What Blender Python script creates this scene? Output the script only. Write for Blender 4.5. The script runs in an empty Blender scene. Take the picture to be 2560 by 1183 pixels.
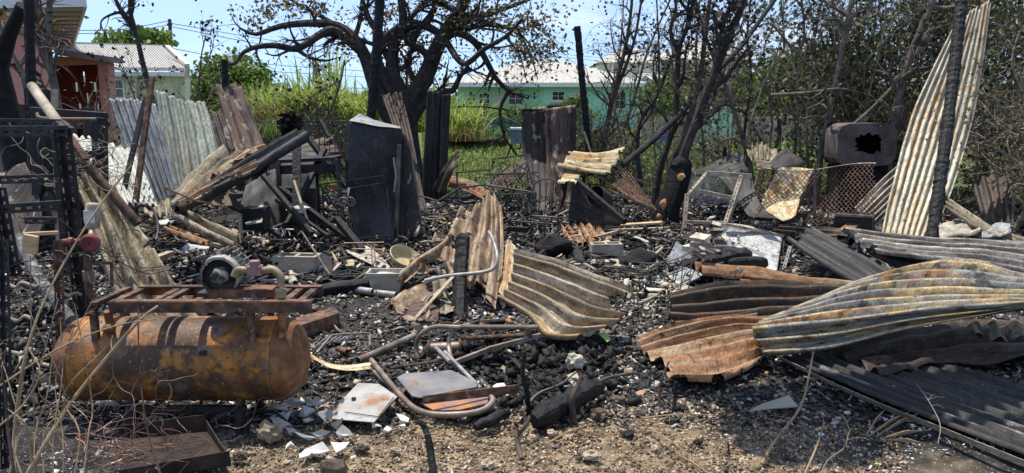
import bpy, math, random
import numpy as np
from mathutils import Vector, Matrix

# ------------------------------------------------------------------ camera, sky, sun, exposure
SC = bpy.context.scene
COL = SC.collection
PITCH = math.radians(9.9)
FPX = 1898.0
CAMZ = 1.6
cam = bpy.data.cameras.new('camera')
cam.sensor_width = 36.0
cam.lens = 36.0 * FPX / 2560.0
cam.clip_start = 0.05
cam.clip_end = 3000
camo = bpy.data.objects.new('camera', cam)
COL.objects.link(camo)
camo.location = (0, 0, CAMZ)
camo.rotation_euler = (math.radians(90) - PITCH, 0, 0)
SC.camera = camo

SUN = Vector((-0.20, 0.21, 0.955)).normalized()          # direction towards the sun
elev = math.asin(SUN.z)
world = bpy.data.worlds.new('World')
SC.world = world
world.use_nodes = True
wn, wl = world.node_tree.nodes, world.node_tree.links
wn.clear()
sky = wn.new('ShaderNodeTexSky'); sky.sky_type = 'NISHITA'; sky.sun_disc = False
sky.sun_elevation = elev
sky.sun_rotation = math.atan2(SUN.x, SUN.y)
sky.air_density = 1.0; sky.dust_density = 0.3; sky.ozone_density = 2.6
wtc = wn.new('ShaderNodeTexCoord')
wmp = wn.new('ShaderNodeMapping'); wmp.inputs['Scale'].default_value = (1.0, 1.0, 3.2)
wno = wn.new('ShaderNodeTexNoise'); wno.inputs['Scale'].default_value = 4.2; wno.inputs['Detail'].default_value = 9
wno.inputs['Roughness'].default_value = 0.62
wmr = wn.new('ShaderNodeMapRange'); wmr.inputs[1].default_value = 0.50; wmr.inputs[2].default_value = 0.80
wmr.inputs[3].default_value = 0.14; wmr.inputs[4].default_value = 0.9
wmx = wn.new('ShaderNodeMixRGB'); wmx.inputs[2].default_value = (5.0, 5.2, 5.5, 1)
wbg = wn.new('ShaderNodeBackground'); wbg.inputs['Strength'].default_value = 0.15
wout = wn.new('ShaderNodeOutputWorld')
wl.new(wtc.outputs['Generated'], wmp.inputs['Vector']); wl.new(wmp.outputs[0], wno.inputs['Vector'])
wl.new(wno.outputs[0], wmr.inputs[0]); wl.new(wmr.outputs[0], wmx.inputs[0])
wsx = wn.new('ShaderNodeSeparateXYZ'); wcx = wn.new('ShaderNodeCombineXYZ'); wma = wn.new('ShaderNodeMath'); wma.operation = 'MULTIPLY_ADD'; wma.inputs[1].default_value = 0.8; wma.inputs[2].default_value = 0.19
wnm = wn.new('ShaderNodeVectorMath'); wnm.operation = 'NORMALIZE'     # clear tropical air: the blue reaches down to the horizon
wl.new(wtc.outputs['Generated'], wsx.inputs[0]); wl.new(wsx.outputs[0], wcx.inputs[0]); wl.new(wsx.outputs[1], wcx.inputs[1]); wl.new(wsx.outputs[2], wma.inputs[0])
wl.new(wma.outputs[0], wcx.inputs[2]); wl.new(wcx.outputs[0], wnm.inputs[0]); wl.new(wnm.outputs[0], sky.inputs['Vector'])
wl.new(sky.outputs[0], wmx.inputs[1]); wl.new(wmx.outputs[0], wbg.inputs[0]); wl.new(wbg.outputs[0], wout.inputs[0])

sl = bpy.data.lights.new('sun', 'SUN'); sl.energy = 4.2; sl.angle = math.radians(0.53); sl.color = (1.0, 0.94, 0.84)
so = bpy.data.objects.new('sun', sl); COL.objects.link(so)
so.location = SUN * 50
so.rotation_euler = SUN.to_track_quat('Z', 'Y').to_euler()
SC.view_settings.view_transform = 'Standard'
SC.view_settings.look = 'None'
SC.view_settings.exposure = 0.62
SC.view_settings.gamma = 1.0
SC.view_settings.use_curve_mapping = False
SC.cycles.max_bounces = 6
SC.cycles.transparent_max_bounces = 12

# ------------------------------------------------------------------ layout helpers
CP, SP = math.cos(PITCH), math.sin(PITCH)
def ray(px, py):
    a = (px - 1280.0) / FPX; b = (591.5 - py) / FPX
    return Vector((a, CP + b * SP, -SP + b * CP))
def V(px, py, d):                       # point seen at photo position (px, py), d metres ahead
    r = ray(px, py); return Vector((0, 0, CAMZ)) + r * (d / r.y)
def G(px, py, z=0.0):                   # point on the level z
    r = ray(px, py); return Vector((0, 0, CAMZ)) + r * ((z - CAMZ) / r.z)
def T(p): return p if isinstance(p, Vector) else V(*p)

def _h(ix, iy, iz, seed):
    n = (ix * 374761393 + iy * 668265263 + iz * 2147483647 + seed * 974634777) & 0xFFFFFFFF
    n = ((n ^ (n >> 13)) * 1274126177) & 0xFFFFFFFF
    n = ((n ^ (n >> 16)) * 2246822519) & 0xFFFFFFFF
    return ((n ^ (n >> 15)) & 0xFFFFFF) / float(0xFFFFFF)
def vn(x, y, z=0.0, seed=0):            # value noise in -1..1, vectorised
    x, y, z = np.broadcast_arrays(np.asarray(x, float), np.asarray(y, float), np.asarray(z, float))
    fx, fy, fz = np.floor(x), np.floor(y), np.floor(z)
    ix, iy, iz = fx.astype(np.int64), fy.astype(np.int64), fz.astype(np.int64)
    u, v, w = x - fx, y - fy, z - fz
    u, v, w = u*u*(3-2*u), v*v*(3-2*v), w*w*(3-2*w)
    r = 0
    for dx in (0, 1):
        for dy in (0, 1):
            for dz in (0, 1):
                r = r + _h(ix+dx, iy+dy, iz+dz, seed) * (u if dx else 1-u) * (v if dy else 1-v) * (w if dz else 1-w)
    return r * 2 - 1
def fbm(x, y, z=0.0, seed=0, o=4):
    r, a = 0, 0.5
    for i in range(o):
        f = 2.0 ** i
        r = r + a * vn(np.asarray(x)*f + 17*i, np.asarray(y)*f - 9*i, np.asarray(z)*f, seed + i); a *= 0.5
    return r
def hz(x, y):                           # ground height
    x = np.asarray(x, float); y = np.asarray(y, float)
    near = np.clip((20 - y) / 8, 0, 1)
    heap = np.clip(fbm(x*0.9, y*0.9, 0, 5, 2), 0, 1) * 0.13 * np.clip((y - 4.2) / 2, 0, 1) * near
    return (0.03 * fbm(x*1.7, y*1.7, 0, 1, 3) + 0.022 * fbm(x*9, y*9, 0, 2, 3)) * (0.25 + 0.75*near) + heap - 0.015

# ------------------------------------------------------------------ mesh builder
class MB:
    def __init__(s): s.v = []; s.f = []; s.uv = {}
    def add(s, vs, fs, uvs=None):
        o = len(s.v); s.v.extend([tuple(p) for p in vs]); s.f.extend([tuple(i + o for i in f) for f in fs])
        if uvs is not None:
            for i, u in enumerate(uvs): s.uv[o + i] = u
        return s
    def box(s, c, size, M=None):
        x, y, z = (k / 2 for k in size); c = Vector(c); M = M or Matrix.Identity(3)
        vs = [c + M @ Vector((a*x, b*y, e*z)) for a in (-1, 1) for b in (-1, 1) for e in (-1, 1)]
        return s.add(vs, [(0,1,3,2),(4,6,7,5),(0,4,5,1),(2,3,7,6),(0,2,6,4),(1,5,7,3)])
    def hexa(s, p8):                     # 4 bottom, 4 top
        return s.add([T(p) for p in p8], [(3,2,1,0),(4,5,6,7),(0,1,5,4),(1,2,6,5),(2,3,7,6),(3,0,4,7)])
    def bar(s, p, q, w, h=None, up=None):
        p, q = T(p), T(q); h = h or w; d = (q - p); L = d.length; d.normalize()
        up = Vector(up) if up else (Vector((0, 0, 1)) if abs(d.z) < 0.9 else Vector((0, 1, 0)))
        a = d.cross(up).normalized(); b = a.cross(d)
        M = Matrix((d, a, b)).transposed()
        return s.box((p + q) / 2, (L, w, h), M)
    def frame(s, i, P):
        n = len(P)
        t = (P[min(i+1, n-1)] - P[max(i-1, 0)])
        return t.normalized() if t.length > 1e-9 else Vector((0, 0, 1))
    def tube(s, pts, r, n=8, cap=True, jit=0.0, rng=None, closed=False):
        P = [T(p) for p in pts]; k = len(P)
        R = r if isinstance(r, (list, tuple)) else [r] * k
        if len(R) == 2 and k != 2: R = [R[0] + (R[1] - R[0]) * i / (k - 1) for i in range(k)]
        o = len(s.v); a = None
        for i in range(k):
            t = s.frame(i, P)
            if a is None:
                a = t.cross(Vector((0.13, 0.21, 0.97)) if abs(t.z) < 0.9 else Vector((1, 0, 0.1))).normalized()
            else:
                a = (a - t * a.dot(t))
                a = a.normalized() if a.length > 1e-6 else t.orthogonal().normalized()
            b = t.cross(a)
            for j in range(n):
                g = 2 * math.pi * j / n; rr = R[i]
                if jit: rr *= 1 + (rng or random).uniform(-jit, jit)
                s.v.append(tuple(P[i] + a * (math.cos(g) * rr) + b * (math.sin(g) * rr)))
        for i in range(k - 1):
            for j in range(n):
                j2 = (j + 1) % n
                s.f.append((o+i*n+j, o+i*n+j2, o+(i+1)*n+j2, o+(i+1)*n+j))
        if cap:
            s.f.append(tuple(o + n - 1 - j for j in range(n))); s.f.append(tuple(o+(k-1)*n+j for j in range(n)))
        return s
    def pipe(s, pts, r, wall=0.2, n=12):  # hollow tube with open ends
        P = [T(p) for p in pts]; o = len(s.v)
        s.tube(P, r, n, cap=False); m = len(P) * n
        o2 = len(s.v); s.tube(P, r * (1 - wall), n, cap=False)
        # flip inner
        nf = (len(P) - 1) * n
        for i in range(len(s.f) - nf, len(s.f)): s.f[i] = s.f[i][::-1]
        for e in (0, len(P) - 1):
            for j in range(n):
                j2 = (j + 1) % n
                q = (o+e*n+j, o2+e*n+j, o2+e*n+j2, o+e*n+j2)
                s.f.append(q if e == 0 else q[::-1])
        return s
    def lathe(s, c, axis, prof, n=24, up=None):   # prof: (along, radius)
        c = T(c); ax = Vector(axis).normalized(); a = ax.orthogonal().normalized() if up is None else (Vector(up) - ax * ax.dot(Vector(up))).normalized(); b = ax.cross(a)
        o = len(s.v); k = len(prof)
        for (l, r) in prof:
            for j in range(n):
                g = 2*math.pi*j/n
                s.v.append(tuple(c + ax*l + a*(math.cos(g)*r) + b*(math.sin(g)*r)))
        for i in range(k - 1):
            for j in range(n):
                j2 = (j+1) % n; s.f.append((o+i*n+j, o+i*n+j2, o+(i+1)*n+j2, o+(i+1)*n+j))
        return s
    def prism(s, poly, ext):              # polygon (list of Vectors) extruded by a vector
        P = [T(p) for p in poly]; n = len(P); e = Vector(ext)
        fs = [tuple(range(n)), tuple(range(2*n-1, n-1, -1))] + [(i, i+n, (i+1) % n + n, (i+1) % n) for i in range(n)]
        return s.add(P + [p + e for p in P], fs)
    def blob(s, c, size, seed=0, rough=0.35, sub=2, M=None, freq=1.3):
        vs, fs = ico(sub); M = M or Matrix.Identity(3); c = T(c)
        A = np.array(vs); n = fbm(A[:,0]*freq+seed*3.1, A[:,1]*freq, A[:,2]*freq, seed, 3)
        A = A * (1 + rough * 1.6 * n)[:, None]
        return s.add([c + M @ Vector((p[0]*size[0], p[1]*size[1], p[2]*size[2])) for p in A], fs)

_ico = {}
def ico(sub):
    if sub in _ico: return _ico[sub]
    import bmesh
    b = bmesh.new(); bmesh.ops.create_icosphere(b, subdivisions=sub, radius=1.0)
    r = ([tuple(v.co) for v in b.verts], [tuple(v.index for v in f.verts) for f in b.faces]); b.free()
    _ico[sub] = r; return r

WL = {}
def wloc(o): return WL.get(o.name, Vector((0, 0, 0)))
def make_obj(name, me, mat, parent, base):
    o = bpy.data.objects.new(name, me); COL.objects.link(o)
    WL[o.name] = base
    if parent is not None:
        o.parent = parent; o.location = base - wloc(parent)
    else: o.location = base
    if mat: me.materials.append(M(mat) if isinstance(mat, str) else mat)
    return o
def mesh_np(name, v, faces, mat, parent=None, smooth=False, uv=None, sharp=None):
    """v Nx3 array, faces MxK array (all the same size)"""
    v = np.asarray(v, np.float32); faces = np.asarray(faces, np.int32)
    base = Vector((float((v[:,0].min()+v[:,0].max())/2), float((v[:,1].min()+v[:,1].max())/2), float(v[:,2].min())))
    v = v - np.array(base, np.float32)
    me = bpy.data.meshes.new(name); k = faces.shape[1]
    me.vertices.add(len(v)); me.vertices.foreach_set('co', v.ravel())
    me.loops.add(faces.size); me.loops.foreach_set('vertex_index', faces.ravel())
    me.polygons.add(len(faces)); me.polygons.foreach_set('loop_start', np.arange(0, faces.size, k, dtype=np.int32))
    me.update(calc_edges=True)
    if smooth: me.polygons.foreach_set('use_smooth', np.ones(len(faces), bool))
    if uv is not None:
        l = me.uv_layers.new(name='UVMap'); l.data.foreach_set('uv', np.asarray(uv, np.float32)[faces.ravel()].ravel())
    return make_obj(name, me, mat, parent, base)
def obj(name, mb, mat, parent=None, smooth=False, bevel=0, solid=0):
    v = np.array(mb.v, float)
    base = Vector((float((v[:,0].min()+v[:,0].max())/2), float((v[:,1].min()+v[:,1].max())/2), float(v[:,2].min())))
    me = bpy.data.meshes.new(name); me.from_pydata([tuple(p) for p in (v - np.array(base))], [], mb.f); me.update()
    if smooth:
        me.polygons.foreach_set('use_smooth', np.ones(len(me.polygons), bool))
        try: me.set_sharp_from_angle(angle=math.radians(40))
        except Exception: pass
    o = make_obj(name, me, mat, parent, base)
    if bevel:
        m = o.modifiers.new('bevel', 'BEVEL'); m.width = bevel; m.segments = 2; m.limit_method = 'ANGLE'
    if solid:
        m = o.modifiers.new('solid', 'SOLIDIFY'); m.thickness = solid
    return o
def tag(o, label=None, cat=None, group=None, kind=None):
    if label: o['label'] = label
    if cat: o['category'] = cat
    if group: o['group'] = group
    if kind or (cat and 'kind' not in o): o['kind'] = kind or 'thing'
    return o
def thing(name, label, cat, loc, group=None):
    o = bpy.data.objects.new(name, None); COL.objects.link(o); o.empty_display_size = 0.1
    loc = T(loc); o.location = loc; WL[o.name] = loc
    return tag(o, label, cat, group)

# ------------------------------------------------------------------ materials
_M = {}
MATS = {}
def M(name):
    if name not in _M: _M[name] = build_mat(name, **MATS[name])
    return _M[name]
def build_mat(name, base, scale=3.0, lo=0.3, hi=0.7, layers=(), rough=0.8, metal=0.0, spec=0.3, bump=0.25, bscale=40.0,
              uv=False, stretch=(1, 1, 1), island=None, islmix=1.0, trans=0.0, detail=8, alpha=1.0, bdist=0.01):
    m = bpy.data.materials.new(name); m.use_nodes = True
    N, L = m.node_tree.nodes, m.node_tree.links; N.clear()
    out = N.new('ShaderNodeOutputMaterial'); bs = N.new('ShaderNodeBsdfPrincipled')
    tc = N.new('ShaderNodeTexCoord'); oi = N.new('ShaderNodeObjectInfo')
    off = N.new('ShaderNodeVectorMath'); off.operation = 'MULTIPLY_ADD'
    cmb = N.new('ShaderNodeCombineXYZ')
    for i in range(3): L.new(oi.outputs['Random'], cmb.inputs[i])
    off.inputs[1].default_value = (37.0, 53.0, 71.0)
    L.new(cmb.outputs[0], off.inputs[0]); L.new(tc.outputs['UV' if uv else 'Object'], off.inputs[2])
    def nz(sc, st=(1, 1, 1), det=detail, rg=0.6):
        mp = N.new('ShaderNodeMapping'); mp.inputs['Scale'].default_value = st
        L.new(off.outputs[0], mp.inputs['Vector'])
        n = N.new('ShaderNodeTexNoise'); n.inputs['Scale'].default_value = sc; n.inputs['Detail'].default_value = det
        n.inputs['Roughness'].default_value = rg
        L.new(mp.outputs[0], n.inputs['Vector']); return n.outputs[0]
    def ramp(fac, a, b, cols):
        r = N.new('ShaderNodeValToRGB'); e = r.color_ramp.elements; k = len(cols)
        while len(e) < k: e.new(0.5)
        for i, c in enumerate(cols):
            e[i].position = a + (b - a) * (i / max(1, k - 1)); e[i].color = (*c, 1)
        L.new(fac, r.inputs[0]); return r.outputs[0]
    col = ramp(nz(scale, stretch), lo, hi, base) if len(base) > 1 else None
    if col is None:
        c = N.new('ShaderNodeRGB'); c.outputs[0].default_value = (*base[0], 1); col = c.outputs[0]
    if island:
        ge = N.new('ShaderNodeNewGeometry')
        ic = ramp(ge.outputs['Random Per Island'], 0.0, 1.0, [q for q in island])
        mx = N.new('ShaderNodeMixRGB'); mx.inputs[0].default_value = islmix
        L.new(col, mx.inputs[1]); L.new(ic, mx.inputs[2]); col = mx.outputs[0]
    for (c, sc, a, b, st, amt) in layers:
        mr = N.new('ShaderNodeMapRange'); mr.inputs[1].default_value = a; mr.inputs[2].default_value = b; mr.inputs[4].default_value = amt
        L.new(nz(sc, st), mr.inputs[0])
        mx = N.new('ShaderNodeMixRGB'); mx.inputs[2].default_value = (*c, 1)
        L.new(mr.outputs[0], mx.inputs[0]); L.new(col, mx.inputs[1]); col = mx.outputs[0]
    if uv:
        for (sc, st, a_, b_, lo_, hi_) in ((26.0, (0.5, 1.6, 1), 0.36, 0.62, 0.55, 1.15), (90.0, S1, 0.35, 0.65, 0.55, 1.2)):
            mr = N.new('ShaderNodeMapRange'); mr.inputs[1].default_value = a_; mr.inputs[2].default_value = b_; mr.inputs[3].default_value = lo_; mr.inputs[4].default_value = hi_
            L.new(nz(sc, st), mr.inputs[0])
            mx = N.new('ShaderNodeVectorMath'); mx.operation = 'SCALE'; L.new(col, mx.inputs[0]); L.new(mr.outputs[0], mx.inputs['Scale']); col = mx.outputs[0]
    L.new(col, bs.inputs['Base Color'])
    bs.inputs['Roughness'].default_value = rough; bs.inputs['Metallic'].default_value = metal
    bs.inputs['Specular IOR Level'].default_value = spec
    if bump:
        bp = N.new('ShaderNodeBump'); bp.inputs['Strength'].default_value = bump; bp.inputs['Distance'].default_value = bdist
        L.new(nz(bscale, (1, 1, 1), 5), bp.inputs['Height']); L.new(bp.outputs[0], bs.inputs['Normal'])
    sh = bs.outputs[0]
    if trans:
        tr = N.new('ShaderNodeBsdfTranslucent'); L.new(col, tr.inputs[0])
        ms = N.new('ShaderNodeMixShader'); ms.inputs[0].default_value = trans
        L.new(sh, ms.inputs[1]); L.new(tr.outputs[0], ms.inputs[2]); sh = ms.outputs[0]
    if alpha < 1:
        tp = N.new('ShaderNodeBsdfTransparent'); ms = N.new('ShaderNodeMixShader'); ms.inputs[0].default_value = alpha
        L.new(tp.outputs[0], ms.inputs[1]); L.new(sh, ms.inputs[2]); sh = ms.outputs[0]
    L.new(sh, out.inputs[0]); return m

BLK = (0.012, 0.012, 0.013); CHAR = (0.02, 0.019, 0.018); SOOT = (0.035, 0.033, 0.032)
BRN = (0.085, 0.05, 0.032); RUST = (0.26, 0.10, 0.03); ORG = (0.42, 0.17, 0.035); TAN = (0.40, 0.28, 0.15); CRM = (0.55, 0.45, 0.29)
ZINC = (0.42, 0.42, 0.38); PALE = (0.58, 0.56, 0.46); BGR = (0.17, 0.19, 0.23); ASH = (0.6, 0.58, 0.55)
S1 = (1, 1, 1); LONG = (0.35, 3.0, 1)   # streaks along the ridges of a sheet (uv in metres)
MATS.update(
 # sheet metal
 s_pale=dict(base=[(0.30,0.29,0.24), (0.50,0.46,0.34), (0.62,0.55,0.38)], scale=5, stretch=LONG, uv=True, rough=0.55, metal=0.15,
     layers=[((0.50,0.38,0.22), 3, 0.49, 0.60, LONG, 0.85), ((0.36,0.17,0.05), 4, 0.55, 0.64, LONG, 0.8), (BRN, 7, 0.58, 0.66, S1, 0.7), ((0.20,0.20,0.19), 12, 0.54, 0.66, LONG, 0.7), ((0.42,0.20,0.05), 1.8, 0.57, 0.66, S1, 0.6)]),
 s_tan=dict(base=[(0.10,0.075,0.05), (0.33,0.235,0.145), (0.50,0.40,0.28)], scale=6, stretch=LONG, uv=True, rough=0.6, metal=0.1,
     layers=[(RUST, 4, 0.54, 0.66, LONG, 0.8), (BRN, 7, 0.53, 0.61, LONG, 0.8), (CHAR, 12, 0.58, 0.66, S1, 0.75), (ASH, 30, 0.63, 0.74, S1, 0.6)]),
 s_silver=dict(base=[(0.16,0.115,0.07), (0.38,0.29,0.18), (0.60,0.54,0.45)], scale=5, stretch=(0.3, 3.4, 1), uv=True, rough=0.6, metal=0.08,
     layers=[((0.40,0.24,0.10), 5, 0.50, 0.62, LONG, 0.8), (BRN, 14, 0.60, 0.68, LONG, 0.8), (BLK, 26, 0.68, 0.74, S1, 0.7)]),
 s_orange=dict(base=[(0.14,0.07,0.04), (0.30,0.15,0.07), (0.42,0.26,0.13)], scale=5, stretch=LONG, uv=True, rough=0.7,
     layers=[(ORG, 6, 0.52, 0.66, LONG, 0.7), ((0.46,0.36,0.24), 5, 0.52, 0.62, LONG, 0.8), ((0.30,0.31,0.31), 3, 0.58, 0.64, LONG, 0.8), (CHAR, 12, 0.58, 0.64, S1, 0.8)]),
 s_twist=dict(base=[(0.15,0.15,0.15), (0.27,0.26,0.23), (0.42,0.35,0.22)], scale=5, stretch=LONG, uv=True, rough=0.65, metal=0.08,
     layers=[((0.50,0.36,0.17), 4.5, 0.49, 0.58, (0.5,2.2,1), 0.9), (ORG, 8, 0.56, 0.66, LONG, 0.85), (CHAR, 14, 0.56, 0.63, (0.6,1.5,1), 0.75), (CHAR, 2.2, 0.58, 0.66, S1, 0.6)]),
 s_strip=dict(base=[(0.14,0.12,0.105), (0.40,0.35,0.29), (0.68,0.62,0.52)], scale=4, stretch=(0.2, 5, 1), uv=True, rough=0.5, metal=0.2,
     layers=[(BRN, 6, 0.5, 0.62, LONG, 0.7), (BLK, 20, 0.62, 0.72, LONG, 0.7)]),
 s_soot=dict(base=[BLK, SOOT, (0.06,0.053,0.045)], scale=5, stretch=LONG, uv=True, rough=0.6,
     layers=[((0.17,0.12,0.07), 7, 0.58, 0.70, LONG, 0.7), ((0.20,0.17,0.12), 30, 0.64, 0.76, S1, 0.5)]),
 s_sootbrown=dict(base=[CHAR, (0.06,0.042,0.03), (0.13,0.085,0.05)], scale=4, stretch=LONG, uv=True, rough=0.65,
     layers=[(RUST, 7, 0.56, 0.7, LONG, 0.6), ((0.33,0.24,0.14), 22, 0.6, 0.74, S1, 0.6), (BLK, 4, 0.6, 0.7, S1, 0.8)]),
 s_ashtan=dict(base=[(0.09,0.075,0.05), (0.30,0.245,0.165), (0.46,0.385,0.275)], scale=4, stretch=LONG, uv=True, rough=0.8,
     layers=[(BLK, 7, 0.54, 0.62, LONG, 0.85), (BLK, 45, 0.57, 0.63, S1, 0.7), (RUST, 5, 0.58, 0.68, LONG, 0.6)]),
 s_blue=dict(base=[(0.17,0.175,0.185), (0.25,0.26,0.27), (0.33,0.34,0.345)], scale=3, stretch=LONG, uv=True, rough=0.5, metal=0.2,
     layers=[((0.30,0.34,0.29), 4.5, 0.58, 0.66, (0.2,4,1), 0.7), (BRN, 3, 0.62, 0.7, S1, 0.6)]),
 s_mint=dict(base=[(0.15,0.165,0.15), (0.27,0.30,0.24), (0.38,0.41,0.33)], scale=3, stretch=LONG, uv=True, rough=0.6,
     layers=[((0.10,0.11,0.12), 4, 0.52, 0.64, LONG, 0.75), ((0.22,0.15,0.11), 3, 0.6, 0.72, S1, 0.8)]),
 s_white=dict(base=[(0.42,0.42,0.38), (0.56,0.57,0.50), (0.64,0.64,0.58)], scale=3, stretch=LONG, uv=True, rough=0.75,
     layers=[((0.22,0.21,0.18), 9, 0.60, 0.7, S1, 0.6)]),
 s_gold=dict(base=[(0.40,0.30,0.15), (0.60,0.50,0.29), (0.64,0.57,0.38)], scale=5, stretch=LONG, uv=True, rough=0.6,
     layers=[(ORG, 6, 0.51, 0.60, LONG, 0.8), (BRN, 12, 0.56, 0.64, S1, 0.8)]),
 s_fridge=dict(base=[(0.018,0.018,0.02), (0.032,0.032,0.036), (0.055,0.053,0.055)], scale=2.5, uv=True, rough=0.5,
     layers=[((0.10,0.10,0.105), 5, 0.55, 0.68, S1, 0.6), ((0.20,0.12,0.07), 16, 0.62, 0.70, S1, 0.7)]),
 s_brown=dict(base=[(0.06,0.038,0.03), (0.125,0.075,0.055), (0.20,0.12,0.08)], scale=3, stretch=LONG, uv=True, rough=0.75,
     layers=[(BLK, 3, 0.52, 0.60, LONG, 0.85), ((0.38,0.33,0.25), 9, 0.57, 0.61, (0.5,1,1), 0.75)]),
 s_dark=dict(base=[(0.02,0.019,0.02), (0.045,0.036,0.034), (0.09,0.065,0.05)], scale=4, stretch=LONG, uv=True, rough=0.7,
     layers=[((0.36,0.33,0.27), 8, 0.57, 0.60, (0.5,1,1), 0.8), (BRN, 5, 0.53, 0.62, LONG, 0.8)]),
 s_grey=dict(base=[(0.20,0.20,0.20), (0.36,0.36,0.35), (0.50,0.50,0.48)], scale=2.5, uv=True, rough=0.6, metal=0.1,
     layers=[((0.14,0.15,0.17), 3, 0.56, 0.6, S1, 0.8), (BRN, 9, 0.64, 0.74, S1, 0.7)]),
 s_bone=dict(base=[(0.33,0.29,0.22), (0.47,0.42,0.33), (0.55,0.50,0.40)], scale=3, uv=True, rough=0.8,
     layers=[(BRN, 8, 0.62, 0.72, S1, 0.7), ((0.25,0.25,0.25), 3, 0.58, 0.68, S1, 0.5)]),
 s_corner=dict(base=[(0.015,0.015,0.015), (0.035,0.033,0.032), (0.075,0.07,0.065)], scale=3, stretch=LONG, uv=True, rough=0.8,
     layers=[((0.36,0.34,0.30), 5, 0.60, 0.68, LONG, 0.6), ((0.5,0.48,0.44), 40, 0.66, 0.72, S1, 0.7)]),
 s_applwhite=dict(base=[(0.36,0.355,0.34), (0.50,0.49,0.47), (0.58,0.57,0.55)], scale=2.5, uv=True, rough=0.55, layers=[((0.20,0.21,0.23), 3, 0.57, 0.60, S1, 0.85), (BRN, 9, 0.64, 0.72, S1, 0.7)]),
 ironrod=dict(base=[(0.03,0.029,0.03), (0.06,0.055,0.05), (0.13,0.115,0.10)], scale=9, rough=0.5, metal=0.3, bump=0.2),
 greyash=dict(base=[(0.05,0.05,0.05), (0.16,0.155,0.15), (0.40,0.39,0.37)], scale=16, rough=0.9, bump=0.9, bscale=40),
 darkrust=dict(base=[(0.012,0.009,0.008), (0.03,0.02,0.016), (0.065,0.04,0.03)], scale=9, rough=0.85, bump=0.5),  # tray rust, with the shade of the left corner put into its colour
 # solid things
 char=dict(base=[(0.006,0.006,0.006), BLK, (0.025,0.024,0.023)], scale=14, rough=0.75, spec=0.2, bump=0.9, bscale=45, bdist=0.02),
 charwood=dict(base=[(0.006,0.006,0.006), BLK, (0.026,0.025,0.024)], scale=10, rough=0.6, spec=0.25, bump=0.9, bscale=28, bdist=0.02, layers=[((0.10,0.095,0.09), 22, 0.70, 0.78, S1, 0.5)]),
 bark=dict(base=[(0.018,0.017,0.017), (0.035,0.03,0.028), (0.075,0.06,0.05)], scale=8, rough=0.85, bump=0.6, bscale=30),
 barkbrown=dict(base=[(0.03,0.025,0.022), (0.085,0.06,0.045), (0.15,0.11,0.085)], scale=6, rough=0.85, bump=0.5),
 barkgrey=dict(base=[(0.05,0.042,0.036), (0.13,0.105,0.085), (0.22,0.185,0.15)], scale=7, rough=0.9, bump=0.5),
 twig=dict(base=[(0.09,0.07,0.055), (0.23,0.19,0.145), (0.40,0.345,0.275)], scale=5, rough=0.9, bump=0),
 straw=dict(base=[(0.16,0.105,0.06), (0.28,0.195,0.11), (0.40,0.30,0.18)], scale=8, rough=0.8, bump=0.2),
 rustsolid=dict(base=[(0.035,0.022,0.018), (0.10,0.055,0.038), (0.22,0.125,0.08)], scale=14, rough=0.8, bump=0.5, bscale=70, layers=[(CHAR, 8, 0.54, 0.62, S1, 0.75), ((0.30,0.20,0.13), 26, 0.58, 0.66, S1, 0.7), ((0.30,0.12,0.04), 6, 0.57, 0.66, S1, 0.6)]),
 steel=dict(base=[(0.10,0.075,0.06), (0.20,0.155,0.125), (0.32,0.28,0.24)], scale=9, rough=0.5, metal=0.3, bump=0.2, layers=[(RUST, 6, 0.56, 0.7, S1, 0.7)]),
 blacksteel=dict(base=[(0.012,0.012,0.014), (0.028,0.026,0.026), (0.06,0.05,0.045)], scale=9, rough=0.5, metal=0.2, bump=0.3, bscale=60),
 greysteel=dict(base=[(0.17,0.17,0.17), (0.30,0.29,0.28), (0.42,0.41,0.39)], scale=9, rough=0.5, metal=0.2, bump=0.2, layers=[(BRN, 7, 0.58, 0.7, S1, 0.7)]),
 beigepipe=dict(base=[(0.16,0.12,0.085), (0.34,0.28,0.21), (0.46,0.41,0.33)], scale=7, rough=0.7, layers=[(BRN, 5, 0.56, 0.68, S1, 0.8)]),
 tank=dict(base=[(0.11,0.045,0.018), (0.30,0.12,0.028), (0.43,0.19,0.045)], scale=3.2, rough=0.55, metal=0.1, bump=0.3, bscale=60,
     layers=[((0.06,0.04,0.03), 3.0, 0.47, 0.58, S1, 0.9), ((0.15,0.15,0.155), 5, 0.55, 0.64, S1, 0.65), ((0.46,0.20,0.04), 8, 0.55, 0.64, S1, 0.8), ((0.04,0.028,0.02), 26, 0.55, 0.64, S1, 0.7), ((0.50,0.34,0.15), 60, 0.60, 0.70, S1, 0.6)]),
 tankdark=dict(base=[(0.06,0.03,0.02), (0.18,0.08,0.03), (0.32,0.19,0.10)], scale=9, rough=0.6, bump=0.6, bscale=35),
 redpaint=dict(base=[(0.09,0.025,0.022), (0.17,0.045,0.04), (0.24,0.09,0.08)], scale=9, rough=0.6),
 pinkmetal=dict(base=[(0.20,0.10,0.10), (0.28,0.15,0.15), (0.33,0.22,0.2)], scale=12, rough=0.6),
 brass=dict(base=[(0.14,0.11,0.065), (0.27,0.22,0.13), (0.36,0.31,0.20)], scale=12, rough=0.55, metal=0.2),
 motor=dict(base=[(0.16,0.15,0.13), (0.34,0.31,0.27), (0.48,0.44,0.38)], scale=14, rough=0.6, metal=0.2, layers=[(CHAR, 11, 0.48, 0.56, S1, 0.9), (BRN, 20, 0.56, 0.66, S1, 0.7)]),
 copper=dict(base=[(0.09,0.045,0.035), (0.22,0.12,0.09), (0.38,0.26,0.22)], scale=6, rough=0.4, metal=0.4, bump=0),
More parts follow.
